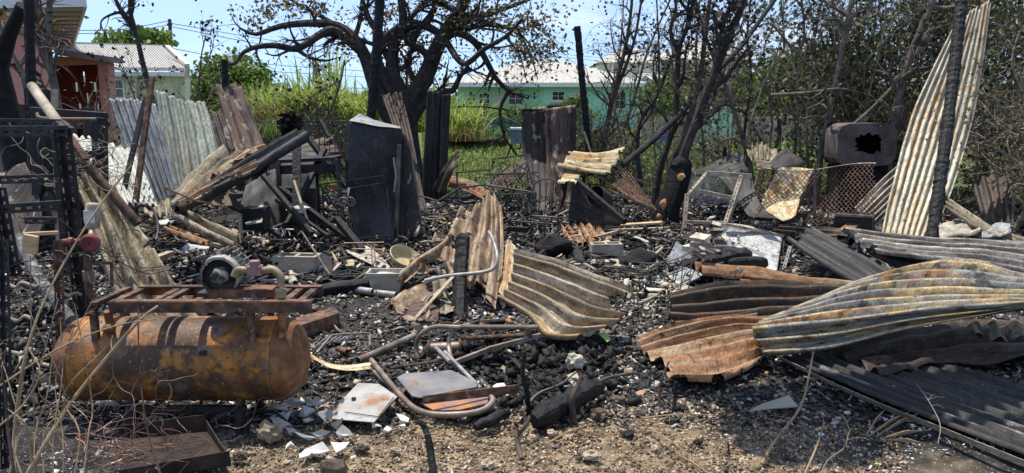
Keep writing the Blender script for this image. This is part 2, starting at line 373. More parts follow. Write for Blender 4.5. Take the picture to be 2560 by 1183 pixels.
 concrete=dict(base=[(0.26,0.22,0.17), (0.38,0.33,0.26), (0.48,0.43,0.35)], scale=6, rough=0.95, bump=0.6, bscale=50, layers=[(SOOT, 4, 0.55, 0.68, S1, 0.7)]),
 plastic=dict(base=[(0.26,0.24,0.19), (0.38,0.35,0.29), (0.46,0.43,0.36)], scale=5, rough=0.6, layers=[(SOOT, 5, 0.58, 0.7, S1, 0.6)]),
 enamel=dict(base=[(0.30,0.24,0.12), (0.46,0.38,0.21), (0.52,0.44,0.26)], scale=6, rough=0.45, layers=[(BRN, 7, 0.58, 0.68, S1, 0.8)]),
 wood=dict(base=[(0.34,0.22,0.11), (0.50,0.35,0.19), (0.58,0.44,0.26)], scale=4, stretch=(1,1,9), rough=0.8, bump=0.2),
 woodgrey=dict(base=[(0.20,0.15,0.10), (0.36,0.29,0.20), (0.46,0.39,0.29)], scale=5, stretch=(4,4,4), rough=0.85, layers=[(CHAR, 5, 0.56, 0.66, S1, 0.9)]),
 paper=dict(base=[(0.30,0.24,0.17), (0.50,0.44,0.34), (0.62,0.58,0.50)], scale=8, rough=0.9, layers=[(CHAR, 9, 0.58, 0.66, S1, 0.9)]),
 whiteshard=dict(base=[(0.40,0.38,0.34), (0.56,0.54,0.50), (0.66,0.64,0.60)], scale=14, rough=0.6, spec=0.5, bump=0.1),
 stone=dict(base=[(0.20,0.15,0.10), (0.34,0.27,0.19), (0.46,0.38,0.28)], scale=7, rough=0.95, bump=0.8, bscale=30, layers=[(SOOT, 6, 0.6, 0.7, S1, 0.7)]),
 stonedark=dict(base=[(0.03,0.026,0.022), (0.09,0.068,0.05), (0.20,0.155,0.11)], scale=7, rough=0.95, bump=0.8, bscale=30),
 ash=dict(base=[(0.30,0.29,0.28), (0.52,0.51,0.49), (0.64,0.63,0.61)], scale=9, rough=1.0, bump=0.8, bscale=50),
 chips=dict(base=[BLK, CHAR], scale=20, rough=0.65, spec=0.3, bump=0.3, island=[(0.006,0.006,0.006),(0.008,0.008,0.008),BLK,BLK,(0.016,0.016,0.016),(0.02,0.02,0.02),(0.03,0.028,0.026),(0.07,0.06,0.05),(0.22,0.19,0.16),(0.45,0.42,0.38)]),
 chipsash=dict(base=[ASH], rough=0.95, bump=0.3, island=[(0.04,0.038,0.035), (0.16,0.15,0.14), (0.36,0.34,0.32), (0.62,0.61,0.58), (0.7,0.69,0.66)]),
 chipswarm=dict(base=[TAN], rough=0.9, bump=0.4, island=[(0.02,0.018,0.016),(0.05,0.042,0.036),(0.10,0.08,0.06),(0.18,0.135,0.09),(0.30,0.22,0.13),(0.28,0.13,0.06),(0.45,0.38,0.28)]),
 chipstan=dict(base=[TAN], rough=0.95, bump=0.4, island=[(0.03,0.024,0.02), (0.09,0.065,0.045), (0.22,0.16,0.10), (0.36,0.27,0.17), (0.50,0.42,0.30)]),
 coal=dict(base=[(0.007,0.007,0.007), (0.022,0.021,0.02)], scale=16, rough=0.65, spec=0.25, bump=0.6, bscale=60),
 # plants
 leafgreen=dict(base=[(0.06,0.1,0.02)], rough=0.5, bump=0, trans=0.35, island=[(0.035,0.07,0.015), (0.07,0.125,0.025), (0.11,0.17,0.04), (0.16,0.21,0.06)]),
 leafbright=dict(base=[(0.06,0.1,0.02)], rough=0.5, bump=0, trans=0.4, island=[(0.06,0.11,0.02), (0.11,0.18,0.03), (0.16,0.24,0.05), (0.22,0.28,0.08)]),
 leafdark=dict(base=[(0.03,0.05,0.02)], rough=0.5, bump=0, trans=0.25, island=[(0.05,0.04,0.028), (0.045,0.058,0.022), (0.075,0.10,0.034), (0.12,0.145,0.055), (0.18,0.15,0.08)]),
 leafscorch=dict(base=[(0.1,0.08,0.03)], rough=0.6, bump=0, trans=0.3, island=[(0.05,0.04,0.025), (0.10,0.09,0.04), (0.15,0.14,0.055), (0.24,0.19,0.08)]),
 leafburnt=dict(base=[CHAR], rough=0.8, bump=0, trans=0.1, island=[(0.012,0.011,0.01), (0.025,0.02,0.018), (0.06,0.04,0.028)]),
 cane=dict(base=[(0.1,0.15,0.04)], rough=0.45, bump=0, trans=0.45, island=[(0.14,0.22,0.03), (0.22,0.31,0.05), (0.30,0.37,0.08), (0.42,0.42,0.16)]),
 drygrass=dict(base=[(0.3,0.2,0.1)], rough=0.7, bump=0, trans=0.3, island=[(0.14,0.15,0.05), (0.26,0.21,0.08), (0.36,0.27,0.12)]),
 grass=dict(base=[(0.1,0.15,0.03)], rough=0.55, bump=0, trans=0.35, island=[(0.07,0.12,0.02), (0.12,0.18,0.035), (0.18,0.24,0.05), (0.26,0.27,0.10)]),
 # buildings
 wallpink=dict(base=[(0.55,0.25,0.20), (0.60,0.28,0.22)], scale=1.5, rough=0.9, bump=0.1),
 wallorange=dict(base=[(0.62,0.30,0.14), (0.67,0.33,0.16)], scale=1.5, rough=0.9, bump=0.1),
 wallred=dict(base=[(0.17,0.032,0.024), (0.21,0.042,0.03)], scale=1.5, rough=0.9, bump=0.1),
 wallcream=dict(base=[(0.62,0.61,0.42), (0.67,0.66,0.47)], scale=1.0, rough=0.9, bump=0.1),
 wallmint=dict(base=[(0.33,0.66,0.49), (0.36,0.70,0.53)], scale=0.6, rough=0.9, bump=0.05),
 wallwhite=dict(base=[(0.72,0.70,0.63), (0.78,0.76,0.70)], scale=0.6, rough=0.9, bump=0.05),
 trimwhite=dict(base=[(0.66,0.66,0.62), (0.72,0.72,0.69)], scale=1.5, rough=0.7, bump=0),
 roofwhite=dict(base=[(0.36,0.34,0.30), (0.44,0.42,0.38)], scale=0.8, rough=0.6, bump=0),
 soffit=dict(base=[(0.44,0.39,0.31), (0.56,0.52,0.43)], scale=1.5, rough=0.8, bump=0),
 slabgrey=dict(base=[(0.20,0.18,0.17), (0.30,0.28,0.27)], scale=1.5, rough=0.9),
 blockwall=dict(base=[(0.13,0.12,0.10), (0.24,0.22,0.18)], scale=1.2, rough=0.95),
 glassshard=dict(base=[(0.16,0.17,0.15),(0.28,0.28,0.25),(0.42,0.41,0.36)], scale=14, rough=0.3, spec=0.5, bump=0.15),
 glass=dict(base=[(0.025,0.03,0.035)], rough=0.08, spec=0.6, bump=0),
 shadecloth=dict(base=[(0.03,0.11,0.085), (0.05,0.15,0.12)], scale=3, rough=0.9, alpha=0.55, bump=0),
 hiveblue=dict(base=[(0.10,0.14,0.20), (0.16,0.21,0.28)], scale=4, rough=0.8),
 bluecrate=dict(base=[(0.03,0.09,0.30), (0.05,0.13,0.38)], scale=4, rough=0.6),
 polewood=dict(base=[(0.07,0.055,0.045), (0.13,0.10,0.085)], scale=3, rough=0.9),
 wire=dict(base=[(0.02,0.02,0.022)], rough=0.6, bump=0),
 freshwood=dict(base=[(0.42,0.20,0.09), (0.52,0.30,0.14)], scale=9, rough=0.8, bump=0.5),
 green=dict(base=[(0.30,0.45,0.08)], rough=0.4, bump=0),
)

# ------------------------------------------------------------------ ground
def axis(pts):
    r = []
    for (a, b, s) in pts: r += list(np.arange(a, b, s))
    return np.array(r + [pts[-1][1]])
gx = axis([(-1500,-400,220), (-400,-60,40), (-60,-14,4), (-14,-7,0.4), (-7,7,0.07), (7,14,0.4), (14,60,4), (60,400,40), (400,1500,220)])
gy = axis([(-60,0,6), (0,2.4,0.3), (2.4,7,0.05), (7,14,0.11), (14,24,0.5), (24,80,4), (80,400,40), (400,2400,250)])
X, Y = np.meshgrid(gx, gy)
Z = hz(X, Y)
Z = np.where((Y > 24) | (np.abs(X) > 30), -0.015, Z)
nx, ny = len(gx), len(gy)
idx = np.arange(nx*ny).reshape(ny, nx)
gf = np.stack([idx[:-1,:-1], idx[:-1,1:], idx[1:,1:], idx[1:,:-1]], -1).reshape(-1, 4)
def ground_mat():
    m = bpy.data.materials.new('burnt_ground'); m.use_nodes = True
    N, L = m.node_tree.nodes, m.node_tree.links; N.clear()
    out = N.new('ShaderNodeOutputMaterial'); bs = N.new('ShaderNodeBsdfPrincipled')
    ge = N.new('ShaderNodeNewGeometry')
    def nz(sc, det=8, rg=0.6):
        n = N.new('ShaderNodeTexNoise'); n.inputs['Scale'].default_value = sc; n.inputs['Detail'].default_value = det; n.inputs['Roughness'].default_value = rg
        L.new(ge.outputs['Position'], n.inputs['Vector']); return n.outputs[0]
    def ramp(fac, cols, a, b):
        r = N.new('ShaderNodeValToRGB'); e = r.color_ramp.elements; k = len(cols)
        while len(e) < k: e.new(0.5)
        for i, c in enumerate(cols): e[i].position = a + (b-a)*i/(k-1); e[i].color = (*c, 1)
        L.new(fac, r.inputs[0]); return r.outputs[0]
    def math_(op, a, b=None, c=None):
        n = N.new('ShaderNodeMath'); n.operation = op
        for i, q in enumerate((a, b, c)):
            if q is None: continue
            if isinstance(q, (int, float)): n.inputs[i].default_value = q
            else: L.new(q, n.inputs[i])
        return n.outputs[0]
    def mix(f, a, b):
        n = N.new('ShaderNodeMixRGB'); L.new(f, n.inputs[0]); L.new(a, n.inputs[1]); L.new(b, n.inputs[2]); return n.outputs[0]
    def rng(v, a, b):
        n = N.new('ShaderNodeMapRange'); n.inputs[1].default_value = a; n.inputs[2].default_value = b; L.new(v, n.inputs[0]); return n.outputs[0]
    sx = N.new('ShaderNodeSeparateXYZ'); L.new(ge.outputs['Position'], sx.inputs[0])
    x, y = sx.outputs[0], sx.outputs[1]
    soil = ramp(nz(9), [(0.04,0.03,0.022), (0.14,0.10,0.065), (0.27,0.20,0.125), (0.42,0.33,0.215)], 0.30, 0.70)
    black = ramp(nz(11), [(0.008,0.008,0.008), (0.018,0.017,0.017), (0.04,0.037,0.034), (0.10,0.09,0.08)], 0.30, 0.75)
    specks = rng(nz(75, 3, 0.7), 0.62, 0.68)
    n1 = N.new('ShaderNodeRGB'); n1.outputs[0].default_value = (0.42, 0.39, 0.33, 1)
    sp = mix(specks, black, n1.outputs[0])
    ashp = rng(nz(1.1, 5), 0.54, 0.66)
    grey = ramp(nz(22), [(0.03,0.03,0.03), (0.12,0.115,0.11), (0.30,0.29,0.27), (0.5,0.49,0.46)], 0.3, 0.72)
    sp = mix(ashp, sp, grey)
    green = ramp(nz(3), [(0.05,0.045,0.02), (0.075,0.10,0.02), (0.11,0.15,0.03)], 0.3, 0.65)
    # bare brown soil: an ellipse in front of the burnt ground
    ex = math_('DIVIDE', math_('SUBTRACT', x, 0.15), 1.6); ey = math_('DIVIDE', math_('SUBTRACT', y, 2.9), 0.95)
    rr = math_('SQRT', math_('ADD', math_('MULTIPLY', ex, ex), math_('MULTIPLY', ey, ey)))
    rr = math_('ADD', rr, math_('MULTIPLY', math_('SUBTRACT', nz(2.2), 0.5), 1.6))
    f1 = rng(rr, 0.75, 1.25)
    c = mix(f1, soil, sp)
    f2 = rng(math_('ADD', y, math_('MULTIPLY', math_('SUBTRACT', nz(0.6), 0.5), 7.0)), 12.8, 14.2)
    c = mix(f2, c, green)
    L.new(c, bs.inputs['Base Color']); bs.inputs['Roughness'].default_value = 0.9; bs.inputs['Specular IOR Level'].default_value = 0.25
    bp = N.new('ShaderNodeBump'); bp.inputs['Strength'].default_value = 0.9; bp.inputs['Distance'].default_value = 0.02
    L.new(nz(38, 8, 0.7), bp.inputs['Height']); L.new(bp.outputs[0], bs.inputs['Normal'])
    L.new(bs.outputs[0], out.inputs[0]); return m
tag(mesh_np('ground', np.stack([X.ravel(), Y.ravel(), Z.ravel()], 1), gf, ground_mat(), smooth=True), kind='structure')

# ------------------------------------------------------------------ scattering helpers
RN = np.random.default_rng(11)
def rot_np(n, r=RN):
    q = r.normal(size=(n, 4)); q /= np.linalg.norm(q, axis=1)[:, None]
    w, x, y, z = q.T
    return np.stack([np.stack([1-2*(y*y+z*z), 2*(x*y-w*z), 2*(x*z+w*y)], 1),
                     np.stack([2*(x*y+w*z), 1-2*(x*x+z*z), 2*(y*z-w*x)], 1),
                     np.stack([2*(x*z-w*y), 2*(y*z+w*x), 1-2*(x*x+y*y)], 1)], 1)
def yaw_np(n, tilt=0.25, r=RN):
    a = r.uniform(0, 2*np.pi, n); c, s = np.cos(a), np.sin(a)
    R = np.zeros((n, 3, 3)); R[:,0,0] = c; R[:,0,1] = -s; R[:,1,0] = s; R[:,1,1] = c; R[:,2,2] = 1
    t = r.normal(0, tilt, (n, 2)); K = np.zeros((n, 3, 3)); K[:,0,0] = K[:,1,1] = K[:,2,2] = 1
    K[:,2,0] = t[:,0]; K[:,0,2] = -t[:,0]; K[:,2,1] = t[:,1]; K[:,1,2] = -t[:,1]
    return K @ R
CV = np.array([(a, b, c) for a in (-1, 1) for b in (-1, 1) for c in (-1, 1)], float)
CF = np.array([(0,1,3,2),(4,6,7,5),(0,4,5,1),(2,3,7,6),(0,2,6,4),(1,5,7,3)])
def chips(name, pos, size, mat, label, cat=None, flat=(0.55, 0.2), jit=0.6, R=None, r=RN, kind='stuff', parent=None):
    n = len(pos); sz = np.asarray(size)
    sc = np.stack([sz*r.uniform(0.6, 1.3, n), sz*r.uniform(0.4, 1, n)*flat[0]/0.6, sz*flat[1]*r.uniform(0.4, 1.3, n)], 1) / 2
    v = CV[None] * (1 + r.uniform(-jit, jit, (n, 8, 3)))
    v = v * sc[:, None, :]
    R = yaw_np(n, 0.4, r) if R is None else R
    v = np.einsum('nij,nkj->nki', R, v) + np.asarray(pos)[:, None, :]
    f = (CF[None] + (np.arange(n)*8)[:, None, None]).reshape(-1, 4)
    o = mesh_np(name, v.reshape(-1, 3), f, mat, parent)
    if parent is None: tag(o, label, cat, kind=kind)
    elif kind: o['kind'] = kind
    return o
def leaves(name, pos, size, mat, parent=None, aspect=0.45, r=RN, droop=0.0):
    pos = np.asarray(pos); n = len(pos); s = np.broadcast_to(np.asarray(size, float), (n,)) * r.uniform(0.6, 1.35, n)
    b = np.array([(0,0,0), (0.5,aspect,0.1), (1,0,0), (0.5,-aspect,0.1)], float)
    R = rot_np(n, r); v = np.einsum('nij,kj->nki', R, b) * s[:, None, None]
    if droop: v[:, :, 2] -= np.abs(v[:, :, 2]) * droop
    v = v + pos[:, None, :]
    f = np.arange(n*4).reshape(n, 4)
    return mesh_np(name, v.reshape(-1, 3), f, mat, parent)
def blades(name, base, height, width, lean, mat, parent=None, seg=5, r=RN, droop=1.0, ang=None):
    base = np.asarray(base); n = len(base)
    h = np.broadcast_to(np.asarray(height, float), (n,)) * r.uniform(0.6, 1.2, n); w = np.broadcast_to(np.asarray(width, float), (n,)) * r.uniform(0.7, 1.2, n)
    a = r.uniform(0, 2*np.pi, n) if ang is None else ang
    ln = np.abs(r.normal(lean, lean*0.6, n))
    t = np.linspace(0, 1, seg + 1)
    out = ln[:, None] * h[:, None] * (t**1.8)[None]
    up = h[:, None] * (t[None] - 0.45*droop*ln[:, None]*(t**3.2)[None])
    cx, cy = np.cos(a), np.sin(a)
    P = np.stack([base[:,0,None] + cx[:,None]*out, base[:,1,None] + cy[:,None]*out, base[:,2,None] + up], -1)
    wid = w[:, None] * (0.5*(1 - t**2))[None] + w[:, None]*0.03
    tw = r.uniform(-0.6, 0.6, n)
    sx, sy = -np.sin(a + tw), np.cos(a + tw)
    S = np.stack([sx[:,None]*wid, sy[:,None]*wid, 0*wid], -1)
    v = np.stack([P - S, P + S], 2).reshape(n, -1, 3)
    k = 2*(seg + 1)
    f1 = np.array([(2*i, 2*i+1, 2*i+3, 2*i+2) for i in range(seg)])
    f = (f1[None] + (np.arange(n)*k)[:, None, None]).reshape(-1, 4)
    return mesh_np(name, v.reshape(-1, 3), f, mat, parent, smooth=True)
def in_ellipsoids(cs, n, r=RN, shell=0.55):
    """random points, denser near the shells of several ellipsoids (c, (rx, ry, rz))"""
    w = np.array([e[1][0]*e[1][2] for e in cs]); w = w / w.sum()
    k = r.choice(len(cs), n, p=w)
    d = r.normal(size=(n, 3)); d /= np.linalg.norm(d, axis=1)[:, None]
    rad = r.uniform(shell, 1.0, n)
    C = np.array([tuple(e[0]) for e in cs])[k]; R = np.array([e[1] for e in cs])[k]
    return C + d * rad[:, None] * R

# ------------------------------------------------------------------ sheet metal
def crom(P, t):
    P = np.asarray(P, float); k = len(P)
    if k == 1: return np.repeat(P[:1], len(t), 0)
    x = np.asarray(t) * (k - 1); i = np.clip(np.floor(x).astype(int), 0, k - 2); u = x - i
    sh = (len(t),) + (1,) * (P.ndim - 1); u = u.reshape(sh)
    if k == 2: return P[0][None]*(1-u) + P[1][None]*u
    p1, p2 = P[i], P[i+1]
    p0 = np.where((i == 0).reshape(sh), 2*p1 - p2, P[np.maximum(i-1, 0)])
    p3 = np.where((i == k-2).reshape(sh), 2*p2 - p1, P[np.minimum(i+2, k-1)])
    return 0.5*((2*p1) + (-p0+p2)*u + (2*p0-5*p1+4*p2-p3)*u*u + (-p0+3*p1-3*p2+p3)*u**3)
def sheet(name, label, lines, n=8, amp=0.011, mat='s_tan', nu=46, tear='', ta=0.05, holes=0.0, hs=9.0, cr=0.012, crs=3.0,
          seed=0, group=None, cat='metal sheet', parent=None, th=0.002, sub=7, straight=False):
    """lines: curves running along the ridges, one after the other across the sheet"""
    def pt(p):
        if isinstance(p, Vector): return tuple(p)
        v = V(*p); return tuple(v if v.z > 0.05 else G(p[0], p[1], 0.05))      # nothing sinks into the rubble
    Lw = np.array([[pt(p) for p in l] for l in lines])
    tu = np.linspace(0, 1, nu + 1); nv = n*sub if amp > 0 else 22
    tv = np.linspace(0, 1, nv + 1)
    A = np.stack([crom(l, tu) for l in Lw])                 # lines x u x 3
    if straight:
        x = tv*(len(A)-1); i = np.clip(np.floor(x).astype(int), 0, len(A)-2); w = (x-i)[:, None, None]
        S = A[i]*(1-w) + A[i+1]*w
    else: S = crom(A, tv)                                   # v x u x 3
    du = np.gradient(S, axis=1); dv = np.gradient(S, axis=0)
    N = np.cross(du, dv); N /= (np.linalg.norm(N, axis=2)[:, :, None] + 1e-9)
    mu = np.concatenate([np.zeros((nv+1, 1)), np.cumsum(np.linalg.norm(np.diff(S, axis=1), axis=2), 1)], 1)
    mv = np.concatenate([np.zeros((1, nu+1)), np.cumsum(np.linalg.norm(np.diff(S, axis=0), axis=2), 0)], 0)
    lu, lv = mu[:, -1:].mean(), mv[-1:].mean()
    U = tu[None]*lu + 0*mv; Vv = tv[:, None]*lv + 0*mu
    env = 1 + 0.35*fbm(U*2, Vv*2, seed, seed, 2)
    D = 1.35*amp*env*np.sin(2*np.pi*n*tv)[:, None] + cr*2*fbm(U*crs, Vv*crs, seed*1.7, seed+3, 3)
    S = S + N*D[:, :, None]
    id_ = np.arange((nv+1)*(nu+1)).reshape(nv+1, nu+1)
    F = np.stack([id_[:-1,:-1], id_[:-1,1:], id_[1:,1:], id_[1:,:-1]], -1).reshape(-1, 4)
    uc = (U[:-1,:-1] + U[1:,1:])/2; vc = (Vv[:-1,:-1] + Vv[1:,1:])/2
    keep = np.ones(uc.shape, bool)
    for e in tear.split():
        d = {'u0': uc, 'u1': lu-uc, 'v0': vc, 'v1': lv-vc}[e]
        s = vc if e[0] == 'u' else uc
        keep &= d > ta*1.6*np.maximum(0, 0.25 + 1.6*fbm(s*7, d*3, 0, seed+ord(e[1])+ord(e[0]), 4))
    if holes:
        keep &= ~(fbm(uc*hs, vc*hs, 3.3, seed+40, 4) > (0.55 - holes))
    F = F[keep.ravel()]
    o = mesh_np(name, S.reshape(-1, 3), F, mat, parent, smooth=True, uv=np.stack([U.ravel(), Vv.ravel()], 1))
    m = o.modifiers.new('solid', 'SOLIDIFY'); m.thickness = th; m.offset = 0
    if parent is None: tag(o, label, cat, group)
    return o

# ------------------------------------------------------------------ branches
def twigs(mb, pts, r0, r1, rng, n=6, depth=1, length=0.5, up=0.3, tips=None, sides=5, spread=0.9, curl=0.25, lo=0.25, fine=3):
    """a limb and its side shoots, added to one mesh"""
    P = [T(p) for p in pts]
    k = len(P)
    if k > 2:
        t = np.linspace(0, 1, max(4, (k-1)*3 + 1)); P = [Vector(p) for p in crom([tuple(p) for p in P], t)]
    k = len(P)
    mb.tube(P, [r0 + (r1-r0)*(i/(k-1))**0.9 for i in range(k)], sides, cap=True)
    if tips is not None: tips.append(P[-1])
    if depth <= 0: return
    for j in range(n):
        t = rng.uniform(lo, 1.0); x = t*(k-1); i = min(int(x), k-2); p = P[i].lerp(P[i+1], x-i)
        d = (P[i+1]-P[i]).normalized()
        q = Vector((rng.gauss(0,1), rng.gauss(0,1), rng.gauss(0,1))); q = (q - d*q.dot(d)).normalized()
        a = (d*rng.uniform(0.3,1.0) + q*spread + Vector((0,0,up))).normalized()
        Ln = length*rng.uniform(0.4, 1.2)*(1.15 - 0.5*t)
        rr = max(r1, (r0+(r1-r0)*t)*0.45)
        c = [p]; dd = a
        for s in range(3):
            dd = (dd + Vector((rng.gauss(0,curl), rng.gauss(0,curl), rng.gauss(0,curl)+0.06*up))).normalized(); c.append(c[-1] + dd*Ln/3)
        twigs(mb, c, rr, max(0.0015, rr*0.35), rng, max(2, int(n*0.7)), depth-1, length*0.55, up, tips, max(fine, sides-1), spread, curl, lo, fine)

def leaf_cloud(tips, n, spread, r=RN):
    t = np.array([tuple(p) for p in tips]); k = r.integers(0, len(t), n)
    return t[k] + r.normal(0, spread, (n, 3))

# ------------------------------------------------------------------ buildings
def window(parent, c, w, h, cols=2, rows=2, t=0.05, right=Vector((1,0,0)), out=Vector((0,-1,0)), pane='glass', frame='trimwhite', name='window'):
    up = Vector((0,0,1)); right = right.normalized(); out = out.normalized()
    Mx = Matrix((right, out, up)).transposed(); m = MB()
    for s in (-1, 1):
        m.box(c + right*s*(w/2) + out*0.03, (t, 0.08, h + t), Mx)
        m.box(c + up*s*(h/2) + out*0.034, (w - t, 0.07, t), Mx)
    for i in range(1, cols): m.box(c + right*(w*i/cols - w/2) + out*0.02, (t*0.6, 0.04, h - t), Mx)
    for i in range(1, rows): m.box(c + up*(h*i/rows - h/2) + out*0.024, (w - t, 0.044, t*0.7), Mx)
    f = obj(name, m, frame, parent)
    obj('pane', MB().box(c + out*0.004, (w, 0.006, h), Mx), pane, f)
    obj('sill', MB().box(c - up*(h/2 + t*1.1) + out*0.06, (w + 0.2, 0.14, 0.07), Mx), frame, f)
    return f
def hip(x0, x1, y0, y1, z, zr, inset, th=0.1):
    ym = (y0+y1)/2
    m = MB()
    P = [Vector(p) for p in ((x0,y0,z),(x1,y0,z),(x1,y1,z),(x0,y1,z),(x0+inset,ym,zr),(x1-inset,ym,zr))]
    fs = [(0,1,5,4),(1,2,5),(2,3,4,5),(3,0,4)]
    m.add(P, fs); m.add([(p.x, p.y, z-0.01) for p in P[:4]], [(3,2,1,0)])
    return m
def ribs(parent, a, b, c, d, n, mat, r=0.02):      # raised ribs from edge a-b to edge d-c
    for i in range(n):
        t = (i+0.5)/n; p = a.lerp(b, t); q = d.lerp(c, t)
        obj('roof_rib', MB().bar(p, q, r*1.4, r), mat, parent)

# mint green house
MD = 52.0
mh = thing('mint_house', 'mint green bungalow with white hipped roof beyond the lawn', 'house', (V(1370, 300, MD).x, MD, 0))
xl, xr = V(1142, 260, MD).x, V(1592, 260, MD).x; ze = V(1300, 214, MD).z; zr = V(1390, 153, MD+4.5).z
xc = V(1361, 250, MD).x
obj('wall', MB().prism([Vector((xl,MD+0.9,0)), Vector((xc-1.1,MD+0.9,0)), Vector((xc,MD,0)), Vector((xr,MD,0)), Vector((xr,MD+9,0)), Vector((xl,MD+9,0))], (0,0,ze)), 'wallmint', mh)
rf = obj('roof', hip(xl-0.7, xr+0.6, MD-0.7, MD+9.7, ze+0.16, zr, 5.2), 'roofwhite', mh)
obj('fascia', MB().box(((xl+xr)/2-0.05, MD-0.72, ze+0.03), (xr-xl+1.34, 0.05, 0.28)), 'trimwhite', rf)
obj('fascia', MB().box((xr+0.62, MD+4.5, ze+0.03), (0.05, 10.3, 0.28)), 'trimwhite', rf)
a, b = Vector((xl-0.7, MD-0.7, ze+0.18)), Vector((xr+0.6, MD-0.7, ze+0.18))
for t in np.linspace(0.05, 0.95, 26):
    e = a.lerp(b, float(t)); lim = min(1.0, (e.x-a.x)/5.2, (b.x-e.x)/5.2)
    q = Vector((e.x, MD-0.7+5.2*lim, ze+0.18+(zr-ze-0.16)*lim)); obj('roof_rib', MB().bar(e, q, 0.07, 0.05), 'roofwhite', rf)
dish = MB().lathe(V(1448, 176, MD+2), (0.5,-0.6,0.5), [(0,0.01),(0.04,0.2),(0.12,0.38),(0.13,0.38),(0.05,0.2),(0.02,0.01)], 16)
obj('satellite_dish', dish, 'slabgrey', rf, smooth=True)
for (px, y0, y1, w, cl, rw, off) in ((1178,234,262,0.62,2,3,0.9),(1211,234,272,0.72,3,3,0.9),(1289,231,262,0.95,2,2,0.9),(1342,229,250,0.52,1,2,0.5),(1396,229,251,0.85,2,2,0.0),(1542,230,272,1.15,3,2,0.0)):
    dd = MD + off; c = V(px, (y0+y1)/2, dd); h = V(px, y0, dd).z - V(px, y1, dd).z
    window(mh, Vector((c.x, dd, c.z)), w, h, cl, rw)
for px, off in ((1245, 0.9), (1438, 0.0)):
    c = V(px, 249, MD+off); m = MB()
    m.box((c.x, MD+off-0.03, c.z), (0.72, 0.06, 1.0))
    lv = obj('louvre_shutter', m, 'trimwhite', mh)
    for k in range(7): obj('louvre_slat', MB().box((c.x, MD+off-0.075, c.z-0.42+0.14*k), (0.6, 0.03, 0.05)), 'roofwhite', lv)

# white house on the rise behind
WD = 75.0
wh = thing('white_house', 'large off-white two storey house with several hipped roofs far behind', 'house', (V(1690, 250, WD).x, WD, 0))
def wb(x0, x1, y_top, d, depth, part='wall'):
    a, b = V(x0, 250, d).x, V(x1, 250, d).x; z = V(x0, y_top, d).z
    return obj(part, MB().box(((a+b)/2, d+depth/2, z/2), (b-a, depth, z)), 'wallwhite', wh), a, b, z
_, a1, b1, z1 = wb(1516, 1655, 158, WD, 9)
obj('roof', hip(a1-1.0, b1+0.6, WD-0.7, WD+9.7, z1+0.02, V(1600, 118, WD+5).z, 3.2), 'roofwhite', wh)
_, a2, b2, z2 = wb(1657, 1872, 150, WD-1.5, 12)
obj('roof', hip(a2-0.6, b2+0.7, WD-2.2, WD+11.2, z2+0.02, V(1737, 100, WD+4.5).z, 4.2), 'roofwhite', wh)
pa = V(1494, 160, WD).x
obj('porch_column', MB().box((pa+0.2, WD+0.3, z1/2-0.1), (0.45, 0.45, z1-0.2)), 'wallwhite', wh)
obj('porch_lintel', MB().box(((pa+a1)/2+0.1, WD+0.3, z1-0.35), (a1-pa-0.25, 0.4, 0.7)), 'wallwhite', wh)
obj('porch_roof', hip(V(1556,200,WD-6).x, V(1700,200,WD-6).x, WD-7, WD-1.6, V(1580,212,WD-6).z, V(1610,183,WD-4).z, 2.0), 'roofwhite', wh)
gb = MB().prism([V(1585,212,WD-9), V(1648,212,WD-9), V(1613,188,WD-9)], (0,1.9,0)); obj('porch_gable', gb, 'roofwhite', wh)
for px, py, w, h, d in ((1658+8,167,1.2,1.25,WD-1.5),(1716,232,0.9,1.0,WD-1.5),(1853,170,1.3,1.5,WD-1.5),(1797,172,1.0,1.5,WD-1.5)):
    c = V(px, py, d); window(wh, Vector((c.x, d, c.z)), w, h, 2, 2, 0.12)

# cream house at the left
CD = 27.0
ch = thing('cream_house', 'cream house with flat parapet and white metal roof behind leaning sheets', 'house', (V(370, 250, CD).x, CD, 0))
x0, x1 = V(262, 250, CD).x, V(474, 250, CD).x; zt = V(400, 190, CD).z
obj('wall', MB().prism([Vector((x0-3,CD,0)), Vector((x1,CD,0)), Vector((V(440,250,CD+6).x,CD+6,0)), Vector((x0-4,CD+6,0))], (0,0,zt)), 'wallcream', ch)
rfp = [V(240,176,CD-0.4), V(462,178,CD-0.4), V(405,121,CD+6), V(190,117,CD+6)]
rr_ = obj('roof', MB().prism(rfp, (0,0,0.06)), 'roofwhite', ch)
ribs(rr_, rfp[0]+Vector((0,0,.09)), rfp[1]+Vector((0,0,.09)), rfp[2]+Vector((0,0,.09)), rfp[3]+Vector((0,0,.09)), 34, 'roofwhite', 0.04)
obj('gutter', MB().bar(V(245,184,CD-0.5), V(464,186,CD-0.5), 0.14, 0.14), 'trimwhite', rr_)
obj('parapet', MB().hexa([V(180,126,CD+6.3), V(408,128,CD+6.3), V(408,128,CD+6.7), V(180,126,CD+6.7), V(180,105,CD+6.3), V(408,112,CD+6.3), V(408,112,CD+6.7), V(180,105,CD+6.7)]), 'soffit', ch)
obj('parapet', MB().hexa([V(462,196,CD-0.6), V(474,196,CD-0.6), V(424,130,CD+6.3), V(412,130,CD+6.3), V(462,160,CD-0.6), V(474,160,CD-0.6), V(424,113,CD+6.3), V(412,113,CD+6.3)]), 'soffit', ch)
obj('pilaster', MB().hexa([V(462,300,CD-0.62), V(476,300,CD-0.62), V(476,300,CD), V(462,300,CD), V(462,197,CD-0.62), V(476,197,CD-0.62), V(476,197,CD), V(462,197,CD)]), 'wallcream', ch)
obj('downpipe', MB().bar(V(337,186,CD-0.1), V(337,300,CD-0.1), 0.16, 0.1), 'trimwhite', ch)
